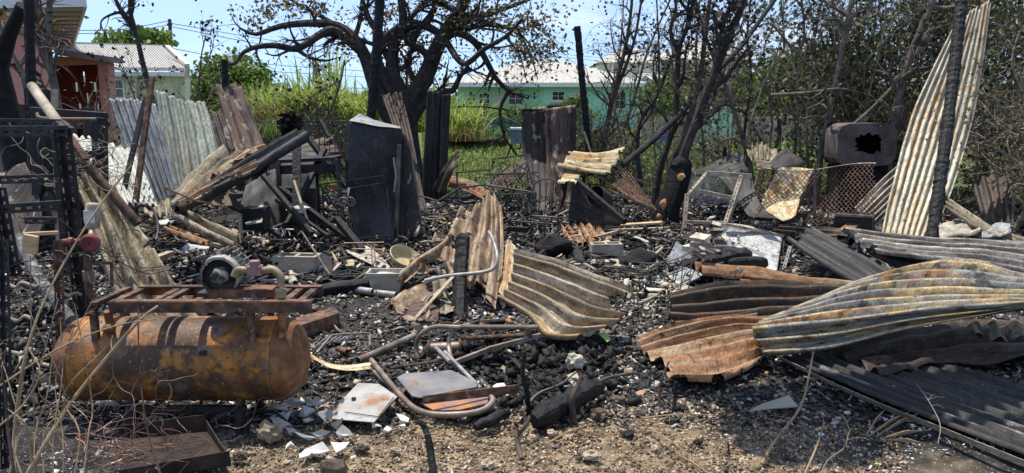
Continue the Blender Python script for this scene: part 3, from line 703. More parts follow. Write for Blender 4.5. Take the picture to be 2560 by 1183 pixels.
c = V(296, 222, CD); window(ch, Vector((c.x, CD, c.z)), 0.42, 0.62, 1, 2, 0.05)

# pink house at the far left
PD = 15.0
ph = thing('pink_house', 'pink and orange house with deep white eave and dark red porch', 'house', (V(60, 250, PD).x, PD, 0))
wx0, wx1 = V(-180, 250, PD).x, V(131, 250, PD).x; wz = V(60, 22, PD).z
zo = V(60, 70, PD).z
wq = [Vector((wx0,PD,0)), Vector((wx1,PD,0)), Vector((V(133,250,PD+4).x,PD+4,0)), Vector((wx0,PD+4,0))]
obj('wall', MB().prism(wq, (0,0,zo)), 'wallpink', ph)
obj('upper_wall', MB().prism([p + Vector((0,0,zo)) for p in wq], (0,0,wz-zo)), 'wallorange', ph)
q = [V(-200,18,PD-0.6), V(212,14,PD-0.6), V(180,118,PD+4.5), V(-150,118,PD+4.5)]
ev = obj('roof', MB().prism(q, (0,0,0.07)), 'soffit', ph)
for i in range(12):
    t = (i+0.5)/12; p0 = q[1].lerp(q[2], t) + Vector((0.02,0,-0.02)); 
    obj('soffit_batten', MB().bar(p0, p0 + (q[0]-q[1]).normalized()*1.3, 0.06, 0.035), 'soffit', ev)
obj('fascia', MB().bar(V(-200,12,PD-0.66), V(213,6,PD-0.66), 0.05, 0.16), 'trimwhite', ev)
obj('fascia', MB().bar(V(213,8,PD-0.6), V(181,112,PD+4.5), 0.05, 0.15), 'trimwhite', ev)
# porch
pz = V(200, 152, PD+2.5).z
px0, px1 = V(136, 200, PD+2.5).x, V(257, 200, PD+2.5).x
slots = [(208, 176, 203), (186, 203, 226), (233, 204, 229), (212, 230, 256), (190, 258, 272), (236, 258, 275)]
xs = [px0]; 
m = MB(); W_, yy = px1-px0, PD+2.5
# the wall is built from blocks around the slots so that light comes through
cells = np.ones((60, 56), bool); bz = 0.9
for (sx_, y0, y1) in slots:
    ca, cb = V(sx_-4.5, 200, yy).x, V(sx_+4.5, 200, yy).x; za, zb = V(sx_, y1, yy).z, V(sx_, y0, yy).z
    i0, i1 = int(60*(ca-px0)/W_), int(math.ceil(60*(cb-px0)/W_)); j0, j1 = int(56*(za-bz)/(pz-bz)), int(56*(zb-bz)/(pz-bz))
    cells[max(0,i0):i1, max(0,j0):j1] = False
for i in range(60):
    j = 0
    while j < 56:
        if cells[i, j]:
            k = j
            while k < 56 and cells[i, k]: k += 1
            m.box((px0 + W_*(i+0.5)/60, yy+0.06, bz+(pz-bz)*(j+k)/112), (W_/60, 0.12, (pz-bz)*(k-j)/56)); j = k
        else: j += 1
m.box(((px0+px1)/2, yy+0.06, bz/2), (W_, 0.12, bz))
obj('porch_screen', m, 'wallred', ph)
obj('pillar', MB().box((V(268,200,PD+1.6).x, PD+1.6, pz/2), (0.2, 0.3, pz)), 'wallpink', ph)
obj('porch_lintel', MB().hexa([V(140,165,PD+1.5), V(277,160,PD+1.5), V(277,160,PD+1.8), V(140,165,PD+1.8), V(140,140,PD+1.5), V(277,150,PD+1.5), V(277,150,PD+1.8), V(140,140,PD+1.8)]), 'wallorange', ph)
obj('porch_roof', MB().hexa([V(140,138,PD+1.2), V(306,160,PD+0.9), V(290,150,PD+4), V(150,128,PD+4), V(140,122,PD+1.2), V(308,147,PD+0.9), V(292,140,PD+4), V(150,114,PD+4)]), 'slabgrey', ph)

# walls, fences and small things of the neighbouring lots
bw = tag(obj('boundary_wall', MB().box((V(745,300,17).x, 17, 0.62), (4.4, 0.18, 1.24)), 'blockwall'), 'low dark block wall in front of the tall cane grass', 'wall')
tag(obj('plastered_wall', MB().box((V(664,300,19).x, 19, 0.85), (1.05, 0.2, 1.7)), 'concrete'), 'short grey plastered wall end beside dry yellow grass', 'wall')
tag(obj('garden_wall', MB().box((V(1890,300,30).x, 30, 0.55), (9, 0.2, 1.1)), 'concrete'), 'long grey garden wall seen through the thin trees', 'wall')
sd = thing('garden_shed', 'pale teal metal shed seen between the burnt trunks', 'shed', (V(1785,320,29).x, 29, 0))
c = V(1785, 300, 29); obj('wall', MB().box((c.x, 29.6, 0.7), (1.6, 1.2, 1.4)), 'wallmint', sd); obj('roof', MB().box((c.x, 29.6, 1.46), (1.9, 1.5, 0.07)), 'trimwhite', sd)
tag(obj('crate', MB().box((V(1652,320,26).x, 26, 0.45), (0.42, 0.4, 0.5)).box((V(1652,320,26).x, 26, 0.1), (0.36,0.34,0.2)), 'bluecrate', bevel=0.02), 'blue plastic crate on the grass behind the burnt trees', 'crate')
bh = thing('beehive', 'small blue box hive with cream lid on the lawn', 'hive', (V(1291,358,26).x, 26, 0))
c = V(1291, 345, 26); bz0 = V(1291,360,26).z
for k in range(2): obj('hive_box', MB().box((c.x, 26, bz0+0.13+0.24*k), (0.42-0.01*k, 0.42, 0.235)), 'hiveblue', bh, bevel=0.008)
obj('lid', MB().box((c.x, 26, bz0+0.52), (0.5, 0.5, 0.06)), 'trimwhite', bh)
for s in (-1, 1): obj('leg', MB().box((c.x+0.15*s, 26, bz0/2), (0.06, 0.3, bz0+0.02)), 'polewood', bh)
fn = thing('shade_fence', 'dark green shade cloth fence at the back of the lawn', 'fence', (V(1230,350,33).x, 33, 0))
fa, fb = V(1150,300,33).x, V(1480,300,33).x
fv = np.array([(fa+(fb-fa)*i/40, 33+0.12*math.sin(i*1.3)+0.02*j, 0.12+1.0*j+0.05*math.sin(i*0.7)*j) for j in (0, 0.5, 1) for i in range(41)])
ff = np.array([(j*41+i, j*41+i+1, (j+1)*41+i+1, (j+1)*41+i) for j in range(2) for i in range(40)])
cl = mesh_np('shade_cloth', fv, ff, 'shadecloth', fn, smooth=True)
for i in range(6): obj('post', MB().tube([Vector((fa+(fb-fa)*i/5, 33.2, 0)), Vector((fa+(fb-fa)*i/5, 33.2, 1.35))], 0.035, 6), 'polewood', fn)
sheet('low_sheet_fence', 'low rusty sheet barrier on its side behind the lawn', [[(1112,352,27),(1190,350,27),(1268,346,27)],[(1112,372,27),(1190,371,27),(1268,366,27)]], n=5, mat='s_brown', cat='metal sheet')

# power poles and lines
for nm, lb, px, pt, pb, d, r in (('power_pole','wooden power pole rising behind the cream house roof',424,48,130,38,0.11), ('power_pole','wooden power pole behind the mint house roof',1312,118,200,66,0.13)):
    t = thing(nm, lb, 'power pole', (V(px,pb,d).x, d, 0))
    obj('pole', MB().tube([Vector((V(px,pb,d).x, d, 0)), V(px, pt, d)], [r, r*0.8], 8), 'polewood', t, smooth=True)
    obj('crossarm', MB().bar(V(px-6, pt+14, d-0.12), V(px+6, pt+12, d-0.12), 0.08, 0.1), 'polewood', t)
wires = [((424,58,38),(700,104,44),(1010,140,50)), ((424,66,38),(700,118,44),(1010,152,50)), ((424,52,38),(300,74,36),(150,76,34)), ((424,62,38),(300,82,36),(150,84,34)),
         ((424,120,38),(640,158,44),(940,180,50)), ((560,210,44),(760,218,47),(960,222,50)), ((1100,128,58),(1312,136,66),(1560,158,74)), ((1100,118,58),(1312,128,66),(1560,150,74)), ((620,176,44),(800,186,47),(960,196,50))]
wlab = ['upper of the power lines running right from the cream house pole','second power line running right from the cream house pole','topmost power line left of the cream house pole','lower power line left of the cream house pole',
        'lowest power line sloping right from the cream house pole','power line low over the cane grass','lower power line behind the mint house roof','upper power line behind the mint house roof','power line between the green tree and the burnt tree']
for w, lb in zip(wires, wlab):
    P = [Vector(p) for p in crom([tuple(V(*q)) for q in w], np.linspace(0, 1, 12))]
    tag(obj('power_line', MB().tube(P, 0.016, 4), 'wire'), lb, 'power line', 'power lines across the sky')

# ------------------------------------------------------------------ background plants
def leafy_tree(name, label, cat, base, lumps, n, size, mat, trunk_r=0.15, seed=1, group=None, bark='barkgrey'):
    """lumps: (px, py, d, rx, rz) of the crown"""
    rg = np.random.default_rng(seed); rn = random.Random(seed); base = T(base); base.z = 0
    t = thing(name, label, cat, base, group)
    E = [(V(px, py, d), (rx, rx*0.9, rz)) for (px, py, d, rx, rz) in lumps]
    m = MB()
    cen = sum((e[0] for e in E), Vector())/len(E)
    fork = base.lerp(cen, 0.45); m.tube([base, base.lerp(fork, 0.5)+Vector((0.05,0,0)), fork], [trunk_r, trunk_r*0.7], 7)
    for e in E: m.tube([fork, fork.lerp(e[0], 0.5)+Vector((rn.uniform(-.1,.1),0,0.1)), e[0]], [trunk_r*0.6, trunk_r*0.12], 5)
    obj('trunk', m, bark, t, smooth=True)
    p = in_ellipsoids(E, n, rg, 0.35); p += rg.normal(0, 0.12, p.shape)*np.array([e[1][0] for e in E]).mean()
    leaves('crown', p, size, mat, t, r=rg)
    return t
leafy_tree('leafy_tree', 'round bright green tree beside the cream house', 'tree', (580,300,38), [(540,205,38,1.3,1.2),(590,185,38.5,1.4,1.1),(640,215,38,1.1,1.1),(560,240,37.5,1.3,1.0),(615,245,38,1.3,0.9),(510,235,37,0.9,0.9)], 7000, 0.21, 'leafbright', 0.2, 2)
leafy_tree('breadfruit_tree', 'sparse broad-leaved green tree top behind the cream house roof', 'tree', (340,200,36), [(290,100,36,0.9,0.35),(350,90,36,0.8,0.5),(395,102,36,0.8,0.45),(260,108,36,0.5,0.2)], 520, 0.30, 'leafbright', 0.14, 3)
leafy_tree('yard_tree', 'dense green tree between the mint house and garden shed', 'tree', (1680,320,36), [(1660,245,36,1.2,0.9),(1710,220,37,1.3,1.0),(1690,275,35,1.2,0.8),(1640,280,35,0.8,0.6)], 5200, 0.2, 'leafgreen', 0.14, 4)
leafy_tree('yard_tree', 'green tree right of the shed under the white house', 'tree', (1820,320,38), [(1800,235,38,1.3,0.9),(1850,225,38,1.3,1.1),(1880,255,37,1.2,0.8)], 4600, 0.2, 'leafgreen', 0.14, 5)
leafy_tree('yard_tree', 'yellow-green tree far behind the thicket', 'tree', (2000,320,34), [(1960,200,34,1.5,1.2),(2040,180,34,1.6,1.3),(2000,240,33,1.5,0.9),(2100,215,34,1.5,1.2)], 6500, 0.2, 'leafbright', 0.15, 6)
leafy_tree('yard_bush', 'small green bush right of the hedge by the charred post', 'bush', (1432,300,36), [(1425,262,36,0.5,0.35),(1450,255,36,0.4,0.35)], 700, 0.13, 'leafbright', 0.05, 7)
def palm(label, px, py, d, L, n, seed):
    rn = random.Random(seed); top = V(px, py, d); base = Vector((top.x, top.y, 0))
    t = thing('palm_tree', label, 'palm tree', base)
    obj('trunk', MB().tube([base, top], [0.14, 0.09], 7), 'barkgrey', t, smooth=True)
    for k in range(n):
        a = 2*math.pi*k/n + rn.uniform(-.2,.2); e = rn.uniform(0.0, 1.0); m = MB()
        d0 = Vector((math.cos(a), math.sin(a), 0)); P = []
        for i in range(7):
            s = i/6; P.append(top + d0*(L*s*(0.95-0.2*e)) + Vector((0,0,L*(e*0.9*s - 0.75*s*s))))
        m.tube(P, [0.02, 0.004], 3)
        for i in range(1, 7):
            for sd_ in (-1, 1):
                side = d0.cross(Vector((0,0,1)))*sd_; w = L*0.22*math.sin(math.pi*(i/6.6))+0.06
                for o_ in (0, 0.5):
                    p = P[i-1].lerp(P[i], o_); q = p + side*w + d0*w*0.45 - Vector((0,0,w*0.45))
                    m.add([p, p+d0*0.05, q], [(0,1,2)])
        obj('frond', m, 'leafgreen', t)
palm('small dark palm right of the round green tree', 688, 216, 46, 1.1, 12, 1)
palm('palm with drooping fronds under the white house', 1760, 212, 40, 2.0, 13, 2)
palm('palm beside the yard tree left of the shed', 1640, 232, 42, 1.6, 11, 3)

rg = np.random.default_rng(5)
def band(x0, x1, d0, d1, n, r):
    d = r.uniform(d0, d1, n); px = r.uniform(x0, x1, n)
    return np.stack([(px-1280)/FPX*d/CP*1.0, d, 0*d], 1)
b = band(640, 1010, 18.2, 22, 4200, rg); b[:,2] = 0.2
hh = 1.75 + 0.5*fbm(b[:,0]*0.8, b[:,1]*0.5, 0, 3, 2)
b[:,2] = hh*rg.uniform(0.1, 0.55, len(b))
tag(blades('cane_grass', b, hh*0.80, 0.075, 0.62, 'cane', r=rg, seg=6), 'tall green cane grass growing along the back wall', 'cane grass', kind='stuff')
def clump(name, label, px, py, d, n, h, lean, mat, spread, seed, w=0.03, cat='grass clump', group=None):
    r = np.random.default_rng(seed); c = V(px, py, d); b = np.stack([r.normal(c.x, spread, n), r.normal(c.y, spread, n), np.full(n, max(0.0, c.z))], 1)
    o = blades(name, b, h, w, lean, mat, r=r); tag(o, label, cat, group); return o
clump('cane_clump', 'feathery tall cane clump standing above the rest', 825, 300, 20.5, 90, 2.3, 0.35, 'cane', 0.3, 1, 0.05, 'cane grass')
clump('dry_grass_clump', 'clump of dry yellow grass drooping over the plastered wall', 655, 330, 17.9, 260, 0.95, 0.75, 'drygrass', 0.32, 2, 0.022)
clump('dry_grass_clump', 'green fading dry grass tuft right of the plastered wall', 715, 335, 17.8, 120, 0.8, 0.8, 'drygrass', 0.25, 3, 0.02)
clump('fountain_grass', 'arching yellow-green fountain grass beside the dark standing sheets', 1150, 352, 27, 380, 1.8, 0.75, 'cane', 0.35, 4, 0.05)
clump('fountain_grass', 'browning grass skirt at the foot of the fountain grass', 1150, 352, 26, 200, 0.8, 0.9, 'drygrass', 0.4, 5, 0.035)
clump('weed_tuft', 'small green weed tuft behind the dark folded beam', 678, 345, 14.5, 60, 0.5, 0.7, 'grass', 0.1, 6, 0.02, 'weeds')
clump('cane_clump', 'green cane seen between the tree and the dark standing sheets', 1052, 330, 20, 130, 1.9, 0.5, 'cane', 0.35, 9, 0.05, 'cane grass')
# hedge behind the fence
hp = in_ellipsoids([(V(px, 290+3*math.sin(px), 36), (1.5, 0.8, 0.5)) for px in range(1150, 1440, 28)], 6500, rg, 0.3)
hd = thing('hedge', 'bright green clipped hedge along the shade fence', 'hedge', (V(1290,320,36).x, 36, 0))
leaves('foliage', hp, 0.14, 'leafbright', hd, r=rg)
m = MB(); rn = random.Random(4)
for px in range(1150, 1440, 28): m.tube([Vector((V(px,300,36).x, 36, 0)), V(px, 285, 36)], [0.03, 0.015], 5)
obj('stems', m, 'barkgrey', hd)
# lawn
n = 26000; d = rg.uniform(13.6, 46, n)**1.0; px = rg.uniform(1060, 2300, n)
d = 13.6 + (46-13.6)*rg.uniform(0,1,n)**1.7
gb_ = np.stack([(px-1280)/FPX*d/CP, d, np.full(n, -0.01)], 1)
tag(blades('lawn_grass', gb_, 0.10 + 0.007*d, 0.012 + 0.0013*d, 0.7, 'grass', r=rg, seg=3), 'long bright green grass of the lawn behind the ruins', 'grass', kind='stuff')
n = 5000; d = rg.uniform(14, 24, n); px = rg.uniform(560, 1000, n)
tag(blades('yard_weeds', np.stack([(px-1280)/FPX*d/CP, d, 0*d], 1), 0.28, 0.03, 0.7, 'grass', r=rg, seg=3), 'green weeds growing along the foot of the back wall', 'weeds', kind='stuff')
n = 9000; d = rg.uniform(14.5, 27, n); px = rg.uniform(1480, 2230, n)
wp = np.stack([(px-1280)/FPX*d/CP, d, np.abs(rg.normal(0, 0.28, n))*np.clip(0.6+fbm(px/60, d, 0, 8, 2), 0.1, 2)], 1)
tag(leaves('ground_weeds', wp, 0.12, 'leafbright', r=rg), 'leafy bright green weeds on the lot behind the burnt trees', 'weeds', kind='stuff')
# far tree line
n = 9000; px = rg.uniform(-600, 3200, n); d = rg.uniform(110, 150, n)
tp = np.stack([(px-1280)/FPX*d, d, rg.uniform(0, 1, n)**0.8*(3.2 + 1.2*fbm(px/90, 0, 0, 9, 3))], 1)
tag(leaves('far_treeline', tp, 1.3, 'leafgreen', r=rg), 'hazy green tree line on the horizon', 'tree line', kind='stuff')

# ------------------------------------------------------------------ charred posts and burnt trees
def charred_post(label, pts, r, mat='charwood', n=10, seed=1, cat='post', name='charred_post', flat=1.0, group=None, facets=True):
    rn = random.Random(seed); P = [T(p) for p in pts]
    L = sum((P[i+1]-P[i]).length for i in range(len(P)-1)); k = max(8, int(L/0.035))
    Q = [Vector(p) for p in crom([tuple(p) for p in P], np.linspace(0, 1, k))]
    m = MB(); R = [r*(1 + rn.uniform(-.07, .07)) * (1 if i else 0.95) for i in range(k)]
    m.tube(Q, R, n, jit=0.07, rng=rn)
    o = obj(name, m, mat, smooth=not facets); tag(o, label, cat, group); return o
charred_post('charred round post leaning beside the tall pale roofing sheet', [(2408,-40,9.45),(2385,180,9.0),(2360,380,8.5),(2330,600,7.95)], 0.066, n=12, seed=3)
charred_post('tall thin charred pole standing in front of the burnt tree', [(952,-40,12.2),(942,120,12.2),(925,330,12.2),(922,420,12.2)], 0.075, seed=4)
charred_post('charred post with broken top right of the twin rusty sheets', [(1443,66,12.4),(1455,200,12.4),(1468,330,12.4),(1476,440,12.3)], 0.055, seed=5)
charred_post('charred vertical post at the left edge behind the slotted rack', [(72,-40,6.4),(76,160,6.4),(82,330,6.4),(88,560,6.4)], 0.04, seed=6)
charred_post('short charred post stub above the rust brown sheet', [(561,150,10.6),(563,215,10.6),(566,420,10.6)], 0.045, seed=7)
charred_post('short square charred post under the torn rusty sheet', [(1158,590,6.3),(1150,700,6.0),(1146,815,5.6)], 0.06, n=6, seed=8, flat=0.7)
charred_post('thin charred stake poking up behind the smoking heap', [(1812,368,11.6),(1813,420,11.6)], 0.03, seed=9)

# big burnt tree in the middle
rn = random.Random(21); TD = 13.5
def tl(pts, d=TD): return [(p[0], p[1], d + (p[2] if len(p) > 2 else 0)) for p in pts]
bt = thing('burnt_tree', 'large charred spreading tree with scorched leaves in the middle', 'tree', (1022, 475, TD))
m = MB(); tips = []
tr = MB(); tr.tube([(1028,492,TD),(1018,400,TD),(1012,330,TD),(1012,262,TD),(1010,225,TD)], [0.34,0.27,0.23,0.22,0.19], 14, jit=0.08, rng=rn)
obj('trunk', tr, 'bark', bt, smooth=True)
limbs = [
 ([(1000,330),(958,262),(938,215),(914,145),(886,98),(845,66),(780,58,-.3),(700,66,-.5),(640,86,-.7),(598,70,-.8)], .17, .018),
 ([(905,128),(868,98),(828,76,-.2),(792,92,-.4),(742,122,-.6),(690,114,-.8),(640,118,-.9),(608,132,-1),(584,160,-1.1),(555,152,-1.1)], .10, .016),
 ([(742,122,-.6),(770,142,-.6),(812,152,-.6),(850,143,-.5)], .045, .008),
 ([(1005,245),(982,185),(984,115),(1008,62),(1000,-20)], .15, .06),
 ([(990,240),(960,195),(940,140),(965,100),(1010,66),(1060,64),(1108,94),(1140,142,-.4),(1166,160,-.6),(1212,122,-.8),(1264,92,-1),(1305,48,-1.1)], .12, .025),
 ([(1020,260),(1062,195),(1088,130),(1118,72),(1148,30),(1165,-30)], .18, .08),
 ([(1030,300),(1060,258),(1100,232),(1132,226),(1150,192),(1172,164)], .11, .03),
 ([(1090,110),(1140,82),(1185,104),(1215,150),(1240,196),(1272,228)], .085, .035),
 ([(1272,228),(1250,276),(1262,342),(1292,388)], .035, .018),
 ([(1118,72),(1170,52),(1235,30),(1310,4),(1380,-30)], .08, .02),
 ([(1108,94),(1150,78),(1215,62),(1290,72),(1360,60)], .07, .015),
 ([(984,115),(940,74),(915,30),(900,-30)], .08, .03),
 ([(886,98),(900,50),(905,0),(915,-40)], .05, .02),
 ([(845,66),(800,40),(740,8),(700,-30)], .05, .012),
 ([(1060,64),(1085,25),(1100,-30)], .08, .03),
 ([(1148,30),(1100,8),(1060,-30)], .06, .02),
 ([(1008,62),(1040,30),(1090,-30)], .06, .03),
 ([(960,100),(930,110),(870,88),(800,92),(730,104)], .05, .012),
 ([(1030,250),(1000,230),(970,232)], .08, .02), ([(1050,215),(1030,190),(1020,150),(1040,100)], .07, .03),
 ([(1240,60),(1300,90),(1330,150),(1345,200)], .03, .008), ([(1190,105),(1240,120),(1290,112),(1340,118)], .03, .008), ([(1290,72),(1330,120),(1345,160)], .022, .006),
 ([(1330,62),(1370,90),(1400,130)], .02, .006), ([(1264,92),(1300,140),(1318,210)], .025, .006)]
for i, (p, a, b_) in enumerate(limbs):
    twigs(m, tl(p), a, b_, rn, 6, 2, 0.7, 0.15, tips, 8 if a > .07 else 6, 0.9, 0.28, 0.2)
obj('limbs', m, 'bark', bt, smooth=True)
rg = np.random.default_rng(31)
zone = [(1330,60,TD-.8,.9,.55),(1300,130,TD-.8,.6,.5),(1220,40,TD,.9,.5),(1150,60,TD,.7,.5),(1360,130,TD-.8,.5,.45),(1080,170,TD+.4,.5,.4),(1040,100,TD+.4,.7,.6),
        (660,30,TD-.6,.55,.35),(720,20,TD-.4,.5,.3),(640,55,TD-.6,.3,.2),(800,20,TD,.6,.35),(860,110,TD,.4,.35),(970,30,TD,.7,.5),(1120,-10,TD,.9,.4),(1000,170,TD+.4,.5,.5)]
E = [(V(px,py,d), (rx, rx, rz)) for (px,py,d,rx,rz) in zone]
tp = np.array([tuple(t) for t in tips]); 
lp = in_ellipsoids(E, 3600, rg, 0.1)
leaves('crown', lp, 0.07, 'leafscorch', bt, r=rg, aspect=0.32)
leaves('burnt_foliage', leaf_cloud(tips, 600, 0.12, rg), 0.07, 'leafburnt', bt, r=rg, aspect=0.3)

# slender burnt trees on the right
slender = [
 ('slim brown double-stemmed tree right of the charred post', 'barkbrown', 14, [([(1508,372),(1520,300),(1538,215),(1562,125),(1576,40),(1582,-30)],.075,.03), ([(1526,262),(1546,212),(1570,150),(1590,82),(1608,-30)],.05,.025)]),
 ('thin grey leaning tree second right of the charred post', 'barkgrey', 15, [([(1535,385),(1562,318),(1590,232),(1612,150),(1642,72),(1690,-30)],.05,.02)]),
 ('thin wavy dark trunk left of the burnt trunks', 'bark', 12.2, [([(1602,455),(1594,395),(1600,305),(1640,242),(1668,172),(1690,120),(1720,62),(1735,-30)],.05,.025)]),
 ('straight charred trunk leftmost of the three rising by the stump', 'bark', 10.9, [([(1628,560),(1648,430),(1668,365),(1690,285),(1696,130),(1716,72),(1742,-30)],.07,.035), ([(1697,135),(1676,80),(1690,20),(1680,-30)],.04,.02)]),
 ('charred reddish trunk between two darker trunks by the stump', 'barkbrown', 10.6, [([(1662,560),(1672,430),(1712,330),(1746,220),(1762,100),(1778,-30)],.06,.035)]),
 ('grey dead tree leaning left across the burnt trunks', 'barkgrey', 12, [([(1878,425),(1852,330),(1812,210),(1772,115),(1730,-30)],.05,.03)]),
 ('thin upright dark tree behind the angle-iron table', 'bark', 12.6, [([(1872,450),(1860,340),(1878,200),(1868,90),(1880,-30)],.035,.02)]),
 ('slim brown tree left of the burnt metal box', 'barkgrey', 11.5, [([(2050,400),(2068,310),(2086,225),(2110,100),(2134,-30)],.06,.04)]),
 ('pale bare trunk left of the tall sheet in the thicket', 'barkgrey', 11, [([(2215,440),(2235,330),(2255,200),(2300,80),(2345,-30)],.09,.05)]),
 ('thin crooked tree right of the garden shed', 'barkbrown', 13.5, [([(1935,400),(1948,320),(1940,230),(1960,120),(1950,-30)],.045,.02)]),
 ('forked thin tree halfway to the burnt metal box', 'barkgrey', 12.5, [([(1985,410),(1990,310),(1975,200),(2010,90),(2000,-30)],.04,.02),([(1980,220),(2030,120),(2060,-30)],.03,.015)]),
 ('leafless thin tree behind the gold sheet', 'barkbrown', 13, [([(1570,410),(1590,340),(1640,250),(1648,150),(1640,-30)],.035,.015)]),
 ('thin bare tree behind the two rising trunks', 'barkgrey', 13, [([(1760,400),(1752,300),(1740,150),(1752,-30)],.035,.015),([(1745,250),(1700,150),(1690,60)],.02,.01)]),
]
for i, (lb, mt, d, st) in enumerate(slender):
    rn = random.Random(100+i); tips = []; m = MB()
    bp = V(st[0][0][0][0], st[0][0][0][1], d)
    t = thing('burnt_sapling', lb, 'tree', (bp.x, d, 0), 'slender burnt trees on the right')
    for (p, a, b_) in st:
        P = [V(q[0], q[1], d) for q in p]
        if p is st[0][0] and P[0].z > 0.05: P = [Vector((P[0].x, P[0].y, -0.02))] + P
        twigs(m, P, a*.85, b_*.8, rn, 9, 2, 0.8, 0.25, tips, 7, 0.8, 0.3, 0.3)
    obj('trunk', m, mt, t, smooth=True)
    rg = np.random.default_rng(200+i)
    up = [p for p in tips if p.z > 1.9] or tips
    leaves('crown', leaf_cloud(up, 90, 0.09, rg), 0.06, 'leafburnt' if i % 3 else 'leafdark', t, r=rg)
# burnt tree with thick knobbly stump
rn = random.Random(77)
t = thing('burnt_stump_tree', 'charred tree with knobbly stump and orange chipped patches', 'tree', (1660, 575, 10))
m = MB()
m.tube([(1652,600,9.9),(1660,555,9.9),(1672,515,9.9),(1690,470,9.9),(1702,425,9.9),(1706,400,9.9)], [.22,.20,.165,.15,.135,.10], 14, jit=.1, rng=rn)
m.blob(V(1704,412,9.9), (.13,.12,.12), 3, .3)
obj('stump', m, 'char', t, smooth=True)
m = MB(); tips = []
twigs(m, [(1706,405,9.9),(1716,370,9.9),(1746,290,9.9),(1792,168,9.9),(1842,48,9.9),(1872,-30,9.9)], .07, .04, rn, 8, 2, .7, .2, tips, 8, .8, .3, .3)
twigs(m, [(1770,225,9.9),(1800,130,9.9),(1808,60,9.9),(1850,-30,9.9)], .05, .03, rn, 7, 2, .6, .2, tips, 7, .8, .3, .3)
obj('limbs', m, 'bark', t, smooth=True)
leaves('crown', leaf_cloud([p for p in tips if p.z > 2] or tips, 400, .1, np.random.default_rng(7)), .06, 'leafburnt', t)
for (px, py, w, h, s) in ((1703,442,.042,.045,1),(1659,510,.04,.075,2),(1648,542,.03,.05,3)):
    obj('bare_wood_patch', MB().blob(V(px,py,9.72), (w,.03,h), s, .5), 'freshwood', t, smooth=True)
t = tag(obj('leaning_pole', MB().tube([(1556,414,10.4),(1640,345,10.5),(1705,282,10.6),(1782,190,10.8),(1852,118,11),(1940,-5,11.3)], [.045,.03], 8), 'bark', smooth=True), 'long thin pole leaning diagonally across the burnt trunks', 'pole')

# dead trees on the left
left_dead = [
 ('dark forked dead tree in front of the cream house', 'bark', 11.5, [([(410,300),(388,268),(372,215),(355,150),(336,72),(300,20),(275,-30)],.055,.025),([(336,72),(326,30),(325,-30)],.04,.025)], 6),
 ('grey bare tree in front of the pink house wall', 'barkgrey', 9, [([(150,330),(140,240),(128,170),(118,90),(128,-30)],.06,.03),([(128,180),(100,120),(88,60),(95,-30)],.04,.02)], 8),
 ('thin bare sapling at the far left before the pink wall', 'barkgrey', 8.5, [([(66,230),(40,150),(10,90),(-10,30)],.03,.015)], 5),
 ('thin dead sapling against the cream wall', 'bark', 12, [([(340,330),(348,250),(352,215),(362,160)],.015,.006),([(345,270),(320,200),(300,160)],.012,.005)], 7),
 ('bare leafless shrub against the sky left of the green tree', 'barkbrown', 13, [([(490,300),(497,210),(505,130),(515,90)],.02,.008),([(498,200),(520,150),(535,110)],.012,.006)], 7),
 ('drooping thin burnt sapling over the low block wall', 'barkbrown', 12.5, [([(790,345),(825,280),(850,210),(862,150)],.03,.012),([(850,200),(800,230),(740,262)],.012,.006)], 6),
]
for i, (lb, mt, d, st, nn) in enumerate(left_dead):
    rn = random.Random(300+i); tips = []; m = MB(); bp = V(*st[0][0][0], d)
    t = thing('dead_sapling', lb, 'tree', (bp.x, d, 0), 'dead trees on the left')
    for (p, a, b_) in st:
        P = [V(q[0], q[1], d) for q in p]
        if p is st[0][0] and P[0].z > 0.05: P = [Vector((P[0].x, P[0].y, -0.02))] + P
        twigs(m, P, a, b_, rn, nn, 2, .6, .2, tips, 6, .8, .3, .35)
    obj('trunk', m, mt, t, smooth=True)
    leaves('burnt_leaves', leaf_cloud(tips, 70, .07, np.random.default_rng(i)), .07, 'leafburnt', t)
t = thing('charred_tree', 'thick charred forked trunk leaning at the left edge', 'tree', (40, 560, 7))
rn = random.Random(8); m = MB(); m.tube([(62,470,6.9),(40,360,7),(12,260,7),(-4,170,7),(22,90,6.9),(56,14,6.8)], [.14,.13,.11,.085,.065,.05], 10, jit=.06, rng=rn)
obj('trunk', m, 'char', t, smooth=True)
m = MB(); m.tube([(62,468,6.9),(70,520,6.9),(72,620,6.9)], [.14,.16,.2], 10, jit=.06, rng=rn); obj('trunk_base', m, 'char', t, smooth=True)

# thicket on the right
def shrub(label, px, py, d, w, h, nst, nl, lm, seed, bark='twig', ls=0.06, dark=0.5, cat='bush', lo=0.0):
    rn = random.Random(seed); rg = np.random.default_rng(seed); b0 = V(px, py, d); z0 = 0.0
    t = thing('thicket_shrub', label, cat, (b0.x, d, z0), 'tangled scorched thicket at the right')
    m = MB(); tips = []
    for k in range(nst):
        a = rn.uniform(-1, 1); x = b0.x + a*w*0.5; y = d + rn.uniform(-.7, .7); ht = h*rn.uniform(.6, 1.05)
        P = [Vector((x, y, z0)), Vector((x+rn.uniform(-.25,.25), y+rn.uniform(-.2,.2), z0+ht*.35)), Vector((x+rn.uniform(-.5,.5), y+rn.uniform(-.4,.4), z0+ht*.7)), Vector((x+rn.uniform(-.9,.9), y+rn.uniform(-.5,.5), z0+ht))]
        twigs(m, P, rn.uniform(.014,.034), .007, rn, 13, 2, 1.1, .1, tips, 5, 1.0, .4, .08)
    obj('stems', m, bark, t)
    tp = [p for p in tips if p.z > lo]
    leaves('crown', leaf_cloud(tp, int(nl*.72), .13, rg), ls, lm, t, r=rg, aspect=.33)
    return t
shrub('scorched bush with sky showing through above the mesh', 1960, 400, 13, 2.0, 4.0, 8, 1900, 'leafdark', 1, ls=.085)
